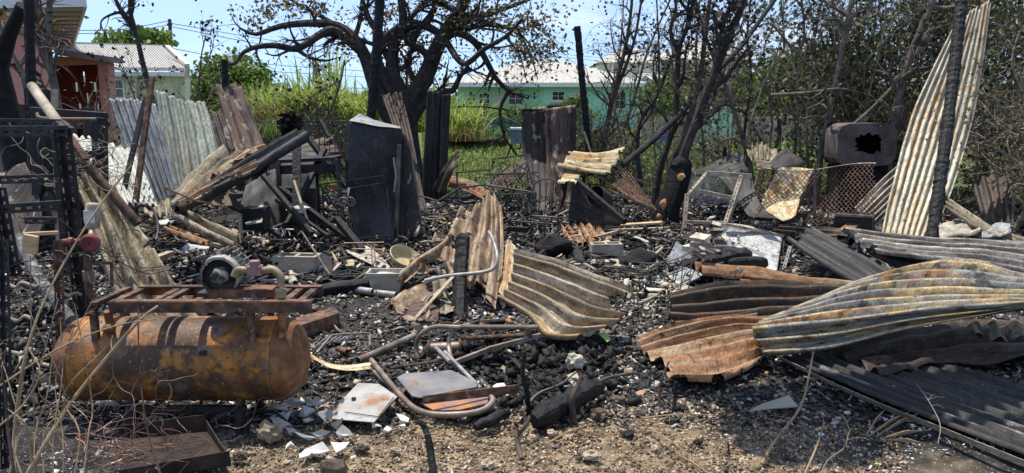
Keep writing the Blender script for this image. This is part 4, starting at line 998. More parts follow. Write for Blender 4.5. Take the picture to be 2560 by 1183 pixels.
shrub('tangled bush behind the burnt metal box', 2130, 400, 12.6, 1.9, 4.0, 11, 3800, 'leafdark', 2, ls=.085)
shrub('dark dense bush just left of the tall sheet', 2255, 420, 12.2, 1.7, 4.1, 11, 6000, 'leafdark', 3, ls=.08)
shrub('dark bush behind the tall pale sheet', 2390, 440, 12, 1.7, 4.0, 11, 7000, 'leafdark', 4, ls=.08)
shrub('dense bush right of the charred post at the frame edge', 2530, 470, 11.2, 1.6, 3.6, 11, 7500, 'leafdark', 5, ls=.07)
shrub('low olive bush at the right edge behind the sheets', 2540, 520, 9.9, .9, 1.7, 8, 4200, 'leafscorch', 6, ls=.05)
shrub('thin scorched bush above the smoking heap', 1840, 400, 14, 1.6, 3.8, 5, 900, 'leafdark', 7, ls=.08)
shrub('brown twiggy bush behind the charred post', 1490, 400, 13.2, .9, 1.4, 9, 700, 'leafburnt', 8, bark='bark')
shrub('high bush at the right edge behind the thicket', 2480, 420, 13, 3.2, 5.0, 10, 9000, 'leafdark', 9, ls=.10)
shrub('high dark bush behind the middle of the thicket', 2260, 420, 14.5, 2.6, 5.0, 9, 6500, 'leafdark', 10, ls=.10)
shrub('scorched brush behind the burnt trunks', 1690, 400, 14.5, 2.4, 1.2, 9, 1300, 'leafgreen', 11, bark='twig')
shrub('thin twiggy canopy above the slender burnt trees', 1660, 400, 15, 2.6, 4.4, 4, 800, 'leafburnt', 12, lo=2.4)
shrub('burnt brushwood below the pink house porch', 250, 400, 9.5, 1.3, 1.1, 9, 500, 'leafburnt', 13, bark='bark')
shrub('wispy dry brush before the cream house', 340, 380, 11, 1.2, 1.7, 6, 300, 'leafscorch', 14)
for i, (lb, p, r0) in enumerate((('dead branch lying level through the thicket', [(1925,238,11.6),(2020,232,11.5),(2100,222,11.4),(2165,236,11.3)], .03), ('pale dead branch rising left of the tall sheet', [(2110,330,11),(2180,270,11),(2260,180,11),(2330,60,11.2)], .028),
       ('curved bare branch at the right edge of the thicket', [(2555,230,8.8),(2530,160,8.9),(2545,90,9),(2565,60,9)], .016), ('dead branch slanting over the garden wall', [(1930,60,12),(1990,130,12),(2060,210,12),(2100,300,12)], .02))):
    tag(obj('dead_branch', MB().tube([Vector(q) for q in crom([tuple(V(*q)) for q in p], np.linspace(0,1,12))], [r0, r0*.5], 6), 'barkgrey', smooth=True), lb, 'branch')

shrub('burnt creeper clinging to the low block wall', 770, 345, 16.2, 1.4, 1.5, 8, 900, 'leafburnt', 21, bark='bark')
shrub('green and burnt weeds before the low block wall', 840, 350, 15.6, .9, 1.0, 6, 900, 'leafgreen', 22, bark='bark')
rgb_ = np.random.default_rng(4); tag(leaves('burnt_bundle', in_ellipsoids([(V(724,306,12.5),(.13,.1,.15)),(V(716,318,12.5),(.09,.08,.16)),(V(738,312,12.5),(.08,.08,.13))], 420, rgb_, .1), .1, 'leafburnt', r=rgb_), 'ragged black burnt bundle hanging above the long folded gutter', 'bundle')

# ------------------------------------------------------------------ small builders
def sm(pts, k=4):
    return [Vector(p) for p in crom([tuple(T(q)) for q in pts], np.linspace(0, 1, (len(pts)-1)*k+1))]
def rod(label, pts, r=0.008, mat='blacksteel', name='steel_rod', cat='rod', group=None, smooth=False, n=6, curve=False):
    o = obj(name, MB().tube(sm(pts) if curve else pts, r, n), mat, smooth=True); return tag(o, label, cat, group)
def pipe(label, pts, r, mat='steel', name='pipe', cat='pipe', curve=False, group=None):
    o = obj(name, MB().pipe(sm(pts) if curve else pts, r, 0.18, 14), mat, smooth=True); return tag(o, label, cat, group)
def plank(label, p, q, w, h, mat='woodgrey', name='plank', cat='plank', group=None, bevel=0.003, up=None):
    o = obj(name, MB().bar(p, q, w, h, up), mat, bevel=bevel); return tag(o, label, cat, group)
def angle_iron(p, q, w, a=None, b=None, slot=True, pitch=0.06):
    """slotted L profile as open surfaces, given thickness afterwards"""
    p, q = T(p), T(q); d = (q-p); L = d.length; d = d.normalized()
    a = Vector(a or (1,0,0)); a = (a - d*a.dot(d)).normalized(); b = Vector(b or (0,0,1)); b = (b - d*b.dot(d) - a*b.dot(a)).normalized()
    m = MB(); n = max(2, int(L/pitch))
    rows = [0, 0.36, 0.64, 1.0]
    for fl in (a, b):
        xs = [0.0]
        for i in range(n): xs += [L*(i+0.25)/n, L*(i+0.75)/n]
        xs.append(L); o = len(m.v)
        for x in xs:
            for r_ in rows: m.v.append(tuple(p + d*x + fl*(w*r_)))
        for i in range(len(xs)-1):
            for j in range(3):
                if slot and j == 1 and i % 2 == 1: continue
                m.f.append((o+i*4+j, o+i*4+j+1, o+(i+1)*4+j+1, o+(i+1)*4+j))
    return m
def spiral(c, u, v, r, turns=1.6, n=22, start=0.0, sgn=1):
    return [c + (u*math.cos(sgn*(start+2*math.pi*turns*i/n)) + v*math.sin(sgn*(start+2*math.pi*turns*i/n)))*(r*(1-0.82*i/n)) for i in range(n+1)]
def curly(mb, c, size, rng, r, n=10, k=9):
    for _ in range(n):
        p = c + Vector((rng.gauss(0,size[0]), rng.gauss(0,size[1]), abs(rng.gauss(0,size[2])))); P = [p]; d = Vector((rng.gauss(0,1), rng.gauss(0,1), rng.gauss(0,.5))).normalized()
        for i in range(k):
            d = (d + Vector((rng.gauss(0,.6), rng.gauss(0,.6), rng.gauss(0,.4)))).normalized(); q = P[-1] + d*(size[0]*.35); q.z = max(q.z, c.z - size[2]*.3 + .005); P.append(q)
        mb.tube(sm(P, 3), r, 4)
X3, Y3, Z3 = Vector((1,0,0)), Vector((0,1,0)), Vector((0,0,1))

# ------------------------------------------------------------------ the tall sheet and the pile at the right
sheet('tall_roofing_sheet', 'tall pale corrugated sheet leaning upright against the charred post', [[(2395,42,10.0),(2292,255,9.5),(2240,420,9.0),(2203,590,8.4)],[(2436,22,10.0),(2368,255,9.5),(2318,425,9.0),(2268,592,8.4)],[(2478,-2,10.0),(2442,250,9.5),(2398,425,9.0),(2334,598,8.4)]], n=9, amp=.0095, mat='s_pale', nu=70, tear='u0', ta=.03, cr=.02, crs=1.6, seed=4)
sheet('twisted_roofing_sheet', 'big twisted corrugated sheet sweeping to the right edge, folded along its front', [[(1905,893,4.40),(2080,872,4.38),(2310,815,4.36),(2600,768,4.32)],[(1880,828,4.50),(2080,806,4.42),(2310,778,4.38),(2600,762,4.34)],[(1893,815,4.58),(2110,762,4.6),(2320,742,4.58),(2600,742,4.48)],[(1920,800,4.68),(2150,722,4.78),(2340,692,4.8),(2600,712,4.65)],[(1990,780,4.8),(2190,690,4.95),(2385,643,5.05),(2600,690,4.85)]], n=9, amp=.024, mat='s_twist', nu=90, tear='u0', ta=.06, cr=.02, crs=1.5, seed=6, straight=True)
sheet('rusty_roofing_sheet', 'rust orange corrugated sheet with torn front edge lying before the twisted sheet', [[(1578,848,4.8),(1680,812,4.82),(1830,784,4.85),(1935,795,4.75)],[(1622,890,4.62),(1740,862,4.64),(1850,838,4.66),(1935,838,4.6)],[(1690,950,4.42),(1790,952,4.40),(1870,925,4.46),(1930,880,4.52)]], n=6, amp=.017, mat='s_orange', nu=60, tear='v1 u0 u1', ta=.05, holes=0, cr=.015, seed=7)
sheet('sooty_roofing_sheet', 'dark sooty sheet with broad ridges behind the rust orange sheet', [[(1663,733,5.5),(1850,702,5.55),(2050,708,5.55),(2210,716,5.5)],[(1670,778,5.3),(1850,768,5.3),(2050,760,5.3),(2190,742,5.3)],[(1680,818,5.12),(1850,812,5.08),(2050,792,5.08),(2160,770,5.08)]], n=4, amp=.036, mat='s_sootbrown', nu=60, cr=.02, seed=8, tear='u0', ta=.03)
sheet('rolled_sheet_edge', 'rolled tan metal edge lying on the sooty ridged sheet', [[(1590,846,4.95),(1700,812,4.98),(1790,795,5.0),(1892,772,5.02)],[(1596,860,4.88),(1704,834,4.9),(1792,816,4.92),(1892,796,4.95)]], n=1, amp=.03, mat='s_ashtan', nu=40, seed=9, sub=14)
sheet('ridge_cap', 'long rusty half-round ridge cap beside the charred logs', [[(1735,652,6.8),(1850,662,6.75),(2000,688,6.6),(2175,712,6.4)],[(1748,668,6.65),(1855,682,6.6),(2000,702,6.5),(2175,720,6.3)],[(1755,690,6.5),(1860,700,6.45),(2000,712,6.4),(2175,724,6.25)]], n=1, amp=.045, mat='s_orange', nu=50, seed=10, sub=14, tear='u0', ta=.03)
sheet('ridge_cap', 'shorter rusty ridge cap in front of the long one', [[(1850,700,6.35),(1950,706,6.3),(2060,712,6.25)],[(1858,728,6.2),(1955,728,6.15),(2060,726,6.1)]], n=1, amp=.035, mat='s_orange', nu=30, seed=11, sub=14, tear='u0', ta=.04)
sheet('striped_roofing_sheet', 'long grey and white striped corrugated sheet running off the right edge', [[(2085,568,7.2),(2260,588,7.05),(2420,596,6.95),(2620,604,6.85)],[(2140,600,6.95),(2300,622,6.8),(2460,632,6.7),(2620,650,6.6)],[(2190,634,6.7),(2340,652,6.55),(2480,670,6.45),(2620,702,6.35)]], n=5, amp=.03, mat='s_strip', nu=60, seed=12, tear='u0', ta=.06, cr=.012)
sheet('black_roofing_sheet', 'black corrugated sheet sloping down behind the white appliance panel', [[(1965,600,7.4),(2060,668,6.8),(2200,752,6.15)],[(2000,582,7.5),(2110,640,6.9),(2240,722,6.2)],[(2030,568,7.6),(2150,626,7.0),(2270,700,6.3)]], n=3, amp=.02, mat='s_soot', nu=46, seed=13, tear='u0', ta=.07)
sheet('black_roofing_sheet', 'small black curled sheet with pale lower edge on the black sheet', [[(2168,600,7.1),(2250,632,6.9),(2340,664,6.7)],[(2165,632,6.95),(2240,668,6.7),(2320,684,6.55)]], n=1, amp=.03, mat='s_soot', nu=36, seed=14, sub=12, tear='u0', ta=.05)
sheet('scorched_strip', 'scorched ragged metal strip above the white appliance panel', [[(1925,560,8.0),(2040,566,7.8),(2120,572,7.7)],[(1935,578,7.9),(2045,590,7.7),(2120,598,7.5)]], n=2, amp=.012, mat='s_sootbrown', nu=40, seed=15, tear='v1 u0', ta=.06, holes=.12)
# sheet lying flat in the corner
GL = [[G(1958,893,.05),G(2180,992,.05),G(2400,1078,.05),G(2640,1172,.05)],[G(2060,872,.06),G(2260,948,.06),G(2470,1020,.06),G(2680,1088,.06)],[G(2170,850,.07),G(2360,905,.07),G(2540,955,.07),G(2740,1005,.07)]]
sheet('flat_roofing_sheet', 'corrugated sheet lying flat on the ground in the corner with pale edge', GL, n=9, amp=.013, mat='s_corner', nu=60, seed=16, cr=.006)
sheet('flashing_strip', 'pale flat metal edge strip in front of the flat corner sheet', [[G(1950,893,.075),G(2170,996,.075),G(2395,1084,.075),G(2640,1184,.075)],[G(1946,898,.03),G(2164,1004,.03),G(2388,1096,.03),G(2632,1200,.03)]], n=1, amp=0, mat='s_bone', nu=40, seed=17, cr=.003, cat='metal strip')
sheet('wavy_sheet_scrap', 'tan wavy torn sheet edge under the twisted sheet at the right edge', [[(2372,812,4.95),(2385,838,4.8)],[(2440,812,4.9),(2450,852,4.75)],[(2500,812,4.9),(2520,850,4.75)],[(2600,815,4.85),(2600,852,4.7)]], n=4, amp=.02, mat='s_ashtan', nu=20, seed=18, tear='u1', ta=.04)
sheet('shade_fill_sheet', 'dark buckled sheet standing in for the deep shade under the twisted sheet', [[G(2070,876,.10),G(2300,822,.12),G(2640,775,.14)],[G(2140,905,.07),G(2340,872,.08),G(2640,850,.09)],[G(2200,930,.09),G(2400,905,.09),G(2640,895,.10)]], n=3, amp=.02, mat='s_sootbrown', nu=40, seed=19, cr=.03)  # dark sheet fills in for the shade below the twisted sheet
sheet('brown_roofing_sheet', 'brown-grey sheet sliding down right of the charred leaning post', [[(2358,482,8.3),(2450,548,7.9),(2520,580,7.6),(2620,612,7.3)],[(2362,520,8.1),(2440,574,7.7),(2510,604,7.4),(2610,640,7.1)]], n=3, amp=.02, mat='s_ashtan', nu=40, seed=20)
sheet('dark_standing_sheet', 'dark sooty sheet standing at the far right before the bush', [[(2428,452,9.2),(2440,500,8.9),(2460,560,8.6)],[(2475,440,9.2),(2490,500,8.9),(2500,560,8.6)],[(2535,448,9.2),(2530,500,8.9),(2535,560,8.6)]], n=4, amp=.02, mat='s_sootbrown', nu=30, seed=21, tear='u0', ta=.1)
sheet('crumpled_scrap', 'crumpled tan scrap sheet at the foot of the charred leaning post', [[(2345,560,8.0),(2400,552,8.0),(2445,558,8.0)],[(2350,592,7.7),(2400,596,7.6),(2450,590,7.6)]], n=2, amp=.02, mat='s_bone', nu=30, seed=22, cr=.05, crs=5, tear='u1 v0', ta=.05)
sheet('crumpled_scrap', 'crumpled grey scrap sheet near the right edge above the striped sheet', [[(2452,575,7.7),(2490,562,7.8),(2522,562,7.8)],[(2458,598,7.4),(2500,596,7.4),(2530,585,7.4)]], n=2, amp=.015, mat='s_grey', nu=30, seed=23, cr=.04, crs=5)
sheet('striped_dark_sheet', 'dark striped corrugated sheet behind the mesh left of the tall sheet', [[(2245,412,10.2),(2190,462,9.8),(2135,520,9.3)],[(2250,455,10),(2205,500,9.5),(2160,545,9.1)],[(2248,500,9.7),(2215,535,9.3),(2185,565,9)]], n=6, amp=.018, mat='s_strip', nu=36, seed=24)
sheet('fan_sheet', 'tan fan-shaped corrugated sheet end in front of the weeds', [[(1866,378,11.4),(1872,398,10.9)],[(1890,362,11.5),(1890,400,10.8)],[(1915,360,11.5),(1915,402,10.8)],[(1955,388,11.3),(1950,405,10.8)]], n=6, amp=.02, mat='s_ashtan', nu=20, seed=25)
sheet('fan_sheet', 'small tan sheet scrap under the fan-shaped sheet', [[(1890,400,10.6),(1925,404,10.6)],[(1892,428,10.2),(1930,426,10.2)]], n=3, amp=.015, mat='s_ashtan', nu=20, seed=26)
sheet('black_sheet_tent', 'black sheet folded to a low tent behind the smoke', [[(1728,432,11.2),(1790,400,11.4),(1850,378,11.5)],[(1745,445,10.8),(1820,440,10.8),(1875,432,10.8)]], n=2, amp=.02, mat='s_soot', nu=30, seed=27, cr=.03)
sheet('black_sheet_tent', 'black triangular sheet right of the fan-shaped sheet', [[(1922,412,10.4),(1960,370,10.7),(1975,372,10.7)],[(1935,425,10.2),(1980,422,10.2),(2015,412,10.3)]], n=1, amp=.01, mat='s_soot', nu=24, seed=28, cr=.02)

# ------------------------------------------------------------------ middle sheets
sheet('silver_roofing_sheet', 'large silvery rust-streaked corrugated sheet tilted in the centre', [[(1284,622,5.4),(1390,645,5.3),(1500,690,5.2),(1588,722,5.15)],[(1282,668,5.28),(1385,702,5.15),(1480,745,5.05),(1570,775,5.05)],[(1270,712,5.2),(1362,752,5.03),(1440,800,4.9),(1540,808,4.95)],[(1244,746,5.15),(1318,790,4.95),(1372,846,4.76),(1470,850,4.76)]], n=6, amp=.021, mat='s_silver', nu=80, seed=30, tear='u1', ta=.13, cr=.014)
sheet('torn_roofing_sheet', 'torn tan corrugated sheet standing over the square charred post', [[(1172,500,7.35),(1130,570,7.0),(1100,640,6.6),(1108,700,6.25)],[(1200,488,7.3),(1180,570,6.9),(1160,650,6.5),(1160,725,6.1)],[(1228,486,7.25),(1225,570,6.85),(1212,655,6.45),(1205,745,6.05)],[(1254,498,7.15),(1258,580,6.8),(1256,670,6.35),(1236,775,5.95)]], n=4, amp=.032, mat='s_tan', nu=80, seed=31, tear='u0 u1 v0', ta=.13, holes=.25, hs=5, cr=.03, crs=4)
sheet('torn_sheet_strip', 'curled tan metal strip trailing left from the torn sheet', [[(1150,520,7.2),(1108,600,6.85),(1045,645,6.5),(985,690,6.2)],[(1172,530,7.15),(1128,622,6.75),(1066,668,6.4),(1002,716,6.1)]], n=1, amp=.026, mat='s_tan', nu=44, seed=32, sub=12, tear='u1 v1', ta=.05, cr=.03)
sheet('ragged_tan_flap', 'ragged tan flap hanging round the square charred post', [[(1100,655,6.35),(1118,690,6.15),(1112,720,6.0)],[(1160,640,6.3),(1165,680,6.1),(1150,705,6.0)]], n=1, amp=.03, mat='s_tan', nu=30, seed=132, sub=16, tear='u0 u1 v0 v1', ta=.08, cr=.06, crs=6, holes=.15)
sheet('folded_flap', 'bright tan folded metal flap left of the silvery sheet', [[(1266,598,6.35),(1258,680,6.05),(1242,742,5.8)],[(1294,618,6.2),(1280,700,5.9),(1256,752,5.7)]], n=1, amp=.012, mat='s_gold', nu=34, seed=33, sub=10, tear='u0 u1', ta=.05)
sheet('crumpled_rust_scrap', 'crumpled brown scrap sheet with ragged ends left of the charred square post', [[(935,785,5.7),(985,735,6.0),(1040,712,6.1)],[(975,770,5.7),(1020,760,5.8),(1075,730,6.0)],[(1000,800,5.5),(1060,800,5.5),(1110,745,5.9)]], n=2, amp=.03, mat='s_tan', nu=40, seed=34, cr=.08, crs=4, tear='u0 v0 v1', ta=.1)
sheet('crumpled_rust_scrap', 'tan ragged scrap hanging behind the charred square post', [[(1080,700,6.3),(1085,745,6.0),(1092,795,5.7)],[(1150,690,6.3),(1150,735,6.1),(1140,775,5.8)]], n=1, amp=.01, mat='s_ashtan', nu=30, seed=35, cr=.05, crs=5, tear='u1 v0 v1', ta=.1, sub=18)
sheet('crumpled_rust_scrap', 'small rusty curl of sheet below the torn sheet on its left', [[(1010,650,6.6),(1035,690,6.4)],[(1050,640,6.6),(1075,680,6.4)]], n=1, amp=.02, mat='s_orange', nu=24, seed=36, cr=.05, crs=5, tear='u0 u1', ta=.08, sub=16)
sheet('rust_box_side', 'dark brown sheet panel lying under the crumpled scrap', [[(1010,745,6.1),(1100,725,6.1)],[(1020,800,5.7),(1095,795,5.7)]], n=1, amp=0, mat='s_brown', nu=20, seed=37, cr=.03)
sheet('curled_rust_leaf', 'rusty curled sheet standing like a leaf behind the torn sheet', [[(1080,478,9.7),(1100,425,9.6),(1146,374,9.6)],[(1112,486,9.4),(1136,432,9.3),(1150,405,9.4)]], n=1, amp=.03, mat='s_sootbrown', nu=34, seed=38, sub=14, tear='u1', ta=.08, cr=.03)
sheet('rusty_flat_scrap', 'orange ribbed sheet scrap behind the torn sheet', [[(1128,438,9.8),(1180,452,9.7),(1228,480,9.5)],[(1120,470,9.4),(1170,484,9.3),(1215,505,9.1)]], n=5, amp=.016, mat='s_orange', nu=34, seed=39, tear='u1', ta=.05)
sheet('brown_sheet_scrap', 'brown sheet scrap sloping up behind the iron chairs', [[(1212,466,10.6),(1262,428,10.9),(1312,392,11.2)],[(1240,484,10.3),(1290,455,10.6),(1325,425,10.9)]], n=2, amp=.014, mat='s_brown', nu=30, seed=40)
sheet('leaning_dark_sheet', 'dark sheet leaning against the trunk of the big burnt tree', [[(952,236,13.0),(985,330,12.3),(1046,530,11.0)],[(1002,230,13.0),(1028,330,12.3),(1068,535,11.0)]], n=3, amp=.014, mat='s_sootbrown', nu=44, seed=41)
sheet('standing_dark_sheet', 'dark sooty sheet standing upright right of the burnt tree trunk', [[(1068,228,12.0),(1062,340,12.0),(1056,500,12.0)],[(1108,222,12.0),(1104,340,12.0),(1096,500,12.0)]], n=3, amp=.013, mat='s_soot', nu=44, seed=42, tear='u0', ta=.03)
sheet('standing_dark_sheet', 'narrow dark sheet standing beside the wider one right of the tree', [[(1106,238,11.9),(1102,340,11.9),(1094,500,11.9)],[(1128,234,12.0),(1122,340,12.0),(1116,500,12.0)]], n=2, amp=.012, mat='s_soot', nu=40, seed=43)
sheet('upright_rusty_sheet', 'blackened upright sheet with pale flakes, left of the two standing together', [[(1302,272,11.7),(1308,400,11.5),(1322,540,11.3)],[(1366,266,11.7),(1368,400,11.5),(1374,540,11.3)]], n=4, amp=.004, mat='s_dark', nu=40, seed=44)
sheet('upright_rusty_sheet', 'red-brown upright sheet, right of the two standing together', [[(1362,272,11.5),(1366,400,11.3),(1372,535,11.1)],[(1440,262,11.5),(1440,400,11.3),(1434,530,11.1)]], n=4, amp=.005, mat='s_brown', nu=40, seed=45)
tag(obj('charred_bundle', MB().blob(V(1388,268,11.6), (.13,.1,.05), 4, .4).blob(V(1330,274,11.7), (.16,.06,.02), 5, .3), 'char', smooth=True), 'black charred lump on top of the two upright sheets', 'charred lump')
sheet('gold_roofing_sheet', 'sunlit yellowish corrugated sheet propped like a small roof', [[(1427,378,10.5),(1500,381,10.5),(1568,366,10.6)],[(1410,398,10.1),(1478,406,10.1),(1545,405,10.1)],[(1392,416,9.7),(1450,428,9.7),(1522,440,9.7)]], n=4, amp=.028, mat='s_gold', nu=46, seed=46, tear='u0 u1', ta=.05, cr=.008)
sheet('gold_flap', 'small yellowish sheet flap hanging under the propped gold sheet', [[(1420,425,9.8),(1455,432,9.8)],[(1392,460,9.4),(1440,462,9.4)]], n=2, amp=.016, mat='s_gold', nu=24, seed=47, tear='v1', ta=.04)
sheet('hanging_strip', 'narrow scorched strip hanging below the gold flap', [[(1396,455,9.6),(1400,495,9.6),(1396,530,9.6)],[(1420,455,9.6),(1415,490,9.6),(1405,520,9.6)]], n=1, amp=.02, mat='s_sootbrown', nu=24, seed=48, tear='u1 v0', ta=.04, sub=12)
sheet('blackened_sheet', 'black triangular panel under the propped gold sheet', [[(1432,455,9.7),(1500,508,9.2),(1562,556,8.8)],[(1420,545,9.7),(1470,560,9.3),(1545,566,8.9)]], n=1, amp=0, mat='s_soot', nu=24, seed=49)
plank('dark plank edging the black triangular panel', (1440,452,9.55), (1562,555,8.65), .05, .07, 'charwood')
sheet('rusty_small_sheet', 'small rusty corrugated sheet with ragged edge before the black panel', [[(1384,568,9.3),(1400,592,8.9),(1420,624,8.3)],[(1440,560,9.35),(1455,585,8.95),(1470,612,8.5)],[(1500,548,9.4),(1520,580,8.95),(1536,602,8.6)]], n=7, amp=.02, mat='s_orange', nu=36, seed=50, tear='u1 v0', ta=.07)

# ------------------------------------------------------------------ left sheets
sheet('ash_roofing_sheet', 'tan and black scorched corrugated sheet sloping down behind the rusty tank', [[(168,420,5.6),(225,560,5.2),(268,690,4.85),(312,815,4.55)],[(225,430,5.6),(300,560,5.25),(358,690,4.9),(420,810,4.6)],[(285,500,5.55),(380,610,5.25),(450,700,4.95),(530,795,4.65)]], n=4, amp=.034, mat='s_ashtan', nu=70, seed=51, holes=.03, cr=.02, crs=2, tear='u0 v1', ta=.06)
sheet('white_roofing_sheet', 'pale white-green corrugated sheet leaning behind the steel frame', [[(165,330,7.9),(210,405,7.3),(262,510,6.7)],[(245,350,7.9),(290,420,7.3),(330,512,6.7)],[(335,376,7.9),(365,440,7.3),(394,515,6.7)]], n=9, amp=.016, mat='s_white', nu=44, seed=52, tear='u0', ta=.02)
sheet('tan_sheet_foot', 'tan corrugated sheet foot below the pale white sheet', [[(352,508,6.9),(362,538,6.5)],[(400,502,6.9),(405,540,6.5)],[(432,500,6.9),(432,538,6.5)]], n=4, amp=.014, mat='s_ashtan', nu=20, seed=53, tear='u0 u1', ta=.04)
sheet('blue_grey_roofing_sheet', 'blue-grey corrugated sheet leaning left of the pale green one', [[(270,246,8.45),(320,380,8.2),(380,515,7.9)],[(330,246,8.5),(372,372,8.25),(420,512,7.95)],[(388,258,8.55),(420,370,8.3),(452,492,8.0)]], n=7, amp=.012, mat='s_blue', nu=44, seed=54, cr=.02, crs=1.5)
sheet('pale_green_roofing_sheet', 'pale green corrugated sheet leaning in the sun before the cream house', [[(388,220,9.0),(404,350,8.65),(432,510,8.15)],[(448,246,9.05),(470,360,8.7),(490,490,8.2)],[(510,250,9.1),(535,330,8.8),(556,425,8.45)]], n=6, amp=.014, mat='s_mint', nu=44, seed=55, tear='u0', ta=.03, cr=.02, crs=1.5)
sheet('dark_scrap_sheet', 'small dark grey sheet between the pale green and rust brown sheets', [[(516,290,9.9),(545,390,9.5)],[(556,280,9.9),(588,374,9.5)]], n=3, amp=.012, mat='s_dark', nu=24, seed=56)
sheet('rust_brown_sheet', 'rust brown sheet leaning upright with a charred stub above it', [[(537,212,10.6),(562,300,10.2),(590,390,9.8)],[(602,208,10.6),(636,300,10.2),(664,372,9.8)]], n=3, amp=.01, mat='s_brown', nu=30, seed=57, tear='u0', ta=.03)
sheet('crumpled_tan_sheet', 'crumpled tan corrugated sheet sloping up to the rust brown sheet', [[(410,530,6.9),(470,440,7.4),(560,362,7.9)],[(440,515,6.75),(515,440,7.2),(600,378,7.7)],[(470,500,6.6),(560,440,7.0),(655,366,7.6)]], n=4, amp=.034, mat='s_ashtan', nu=56, seed=58, tear='u1 v1', ta=.08, cr=.04, crs=3)
sheet('brown_curved_sheet', 'orange-brown curved sheet lying over the crumpled tan sheet', [[(548,420,7.3),(600,380,7.6),(655,362,7.8)],[(575,440,7.2),(630,402,7.5),(680,378,7.7)]], n=2, amp=.03, mat='s_orange', nu=30, seed=158, tear='u0', ta=.05, cr=.02)
sheet('long_folded_gutter', 'long dark folded gutter sloping up across the crumpled tan sheet', [[(425,512,6.3),(590,412,7.1),(742,318,8.2)],[(436,526,6.2),(602,430,7.0),(758,332,8.1)],[(452,536,6.15),(616,450,6.95),(774,350,8.0)]], n=1, amp=.05, mat='s_soot', nu=50, seed=59, sub=14)
sheet('tan_strip', 'tan torn strip lying along the folded gutter', [[(440,505,6.05),(520,460,6.4),(640,400,7.0)],[(452,522,6.0),(540,480,6.3),(648,424,6.9)]], n=2, amp=.02, mat='s_tan', nu=40, seed=60, tear='v1 u1', ta=.07)
sheet('black_tatter', 'black sheet tatter hanging from the folded gutter', [[(608,455,7.2),(640,425,7.3),(672,400,7.4)],[(612,470,7.1),(650,462,7.1),(675,435,7.2)]], n=1, amp=.02, mat='s_soot', nu=24, seed=61, sub=14, tear='v1', ta=.08)
sheet('grey_plate', 'dull grey metal plate under the folded gutter', [[(528,452,7.3),(505,510,6.8)],[(618,440,7.4),(600,520,6.9)]], n=1, amp=0, mat='s_sootbrown', nu=20, seed=62, cr=.03)
sheet('grey_plate', 'small bent grey plate above the burnt drawer', [[(562,430,7.1),(575,480,6.9)],[(612,420,7.2),(600,490,6.9)]], n=1, amp=0, mat='s_grey', nu=20, seed=63, cr=.05, tear='u1 v1', ta=.05)
sheet('bent_sheet_piece', 'ash grey bent sheet lying below the crumpled tan sheet', [[(440,512,6.5),(520,548,6.2),(602,588,5.9)],[(428,546,6.2),(505,590,5.9),(585,622,5.65)]], n=2, amp=.04, mat='s_ashtan', nu=36, seed=64, sub=10)
sheet('bent_sheet_piece', 'rust and white sheet piece in front of the ash grey bent sheet', [[(402,552,6.15),(460,575,6.0),(520,602,5.8)],[(395,566,6.05),(450,594,5.85),(505,616,5.7)]], n=1, amp=.02, mat='s_orange', nu=30, seed=65, sub=12)
sheet('white_scrap', 'small white sheet scrap on the rust and white piece', [[(395,550,6.1),(434,545,6.2)],[(398,564,6.0),(430,562,6.05)]], n=1, amp=.006, mat='s_white', nu=16, seed=66, sub=12, tear='u0 u1', ta=.03)
sheet('curved_grey_panel', 'curved dull grey panel behind the slotted rack', [[(-20,430,5.8),(30,425,5.9),(62,405,5.9)],[(-20,560,5.6),(40,560,5.5),(90,470,5.7)],[(-20,660,5.4),(60,650,5.3),(110,560,5.5)]], n=1, amp=0, mat='s_dark', nu=24, seed=67, cr=.03)
sheet('curved_grey_panel', 'second dull grey panel beside the curved one behind the rack', [[(102,450,5.8),(112,560,5.6)],[(165,440,5.9),(160,540,5.7)]], n=1, amp=0, mat='s_dark', nu=20, seed=68, cr=.03)
sheet('bone_curved_plate', 'pale tan curved plate beside the rusty tank end', [[G(770,884,.07),G(812,905,.03),G(860,912,.035),G(935,905,.06)],[G(775,893,.05),G(815,918,.02),G(865,926,.02),G(935,922,.045)]], n=1, amp=0, mat='s_gold', nu=26, seed=69, cr=.012)

# fences of charred boards behind the rack
bf = thing('board_fence', 'charred upright board fence behind the slotted rack', 'fence', (120, 460, 8.4))
rn = random.Random(5)
for k in range(13):
    px = -10 + k*21 + rn.uniform(-3,3); d = 8.4 + rn.uniform(-.05,.05); top = 228 + rn.uniform(-14, 40) + (55 if k > 7 else 0)
    p, q = V(px, top, d), V(px+rn.uniform(-4,4), 470, d); q.z = -0.02
    obj('board', MB().bar(p, q, .018, rn.uniform(.07,.095), up=(1,0,0)), rn.choice(['s_brown','s_dark','woodgrey','charwood']), bf)
for z in (.35, .95): obj('fence_rail', MB().box((V(110,300,8.45).x, 8.47, z), (1.35, .05, .07)), 'charwood', bf)

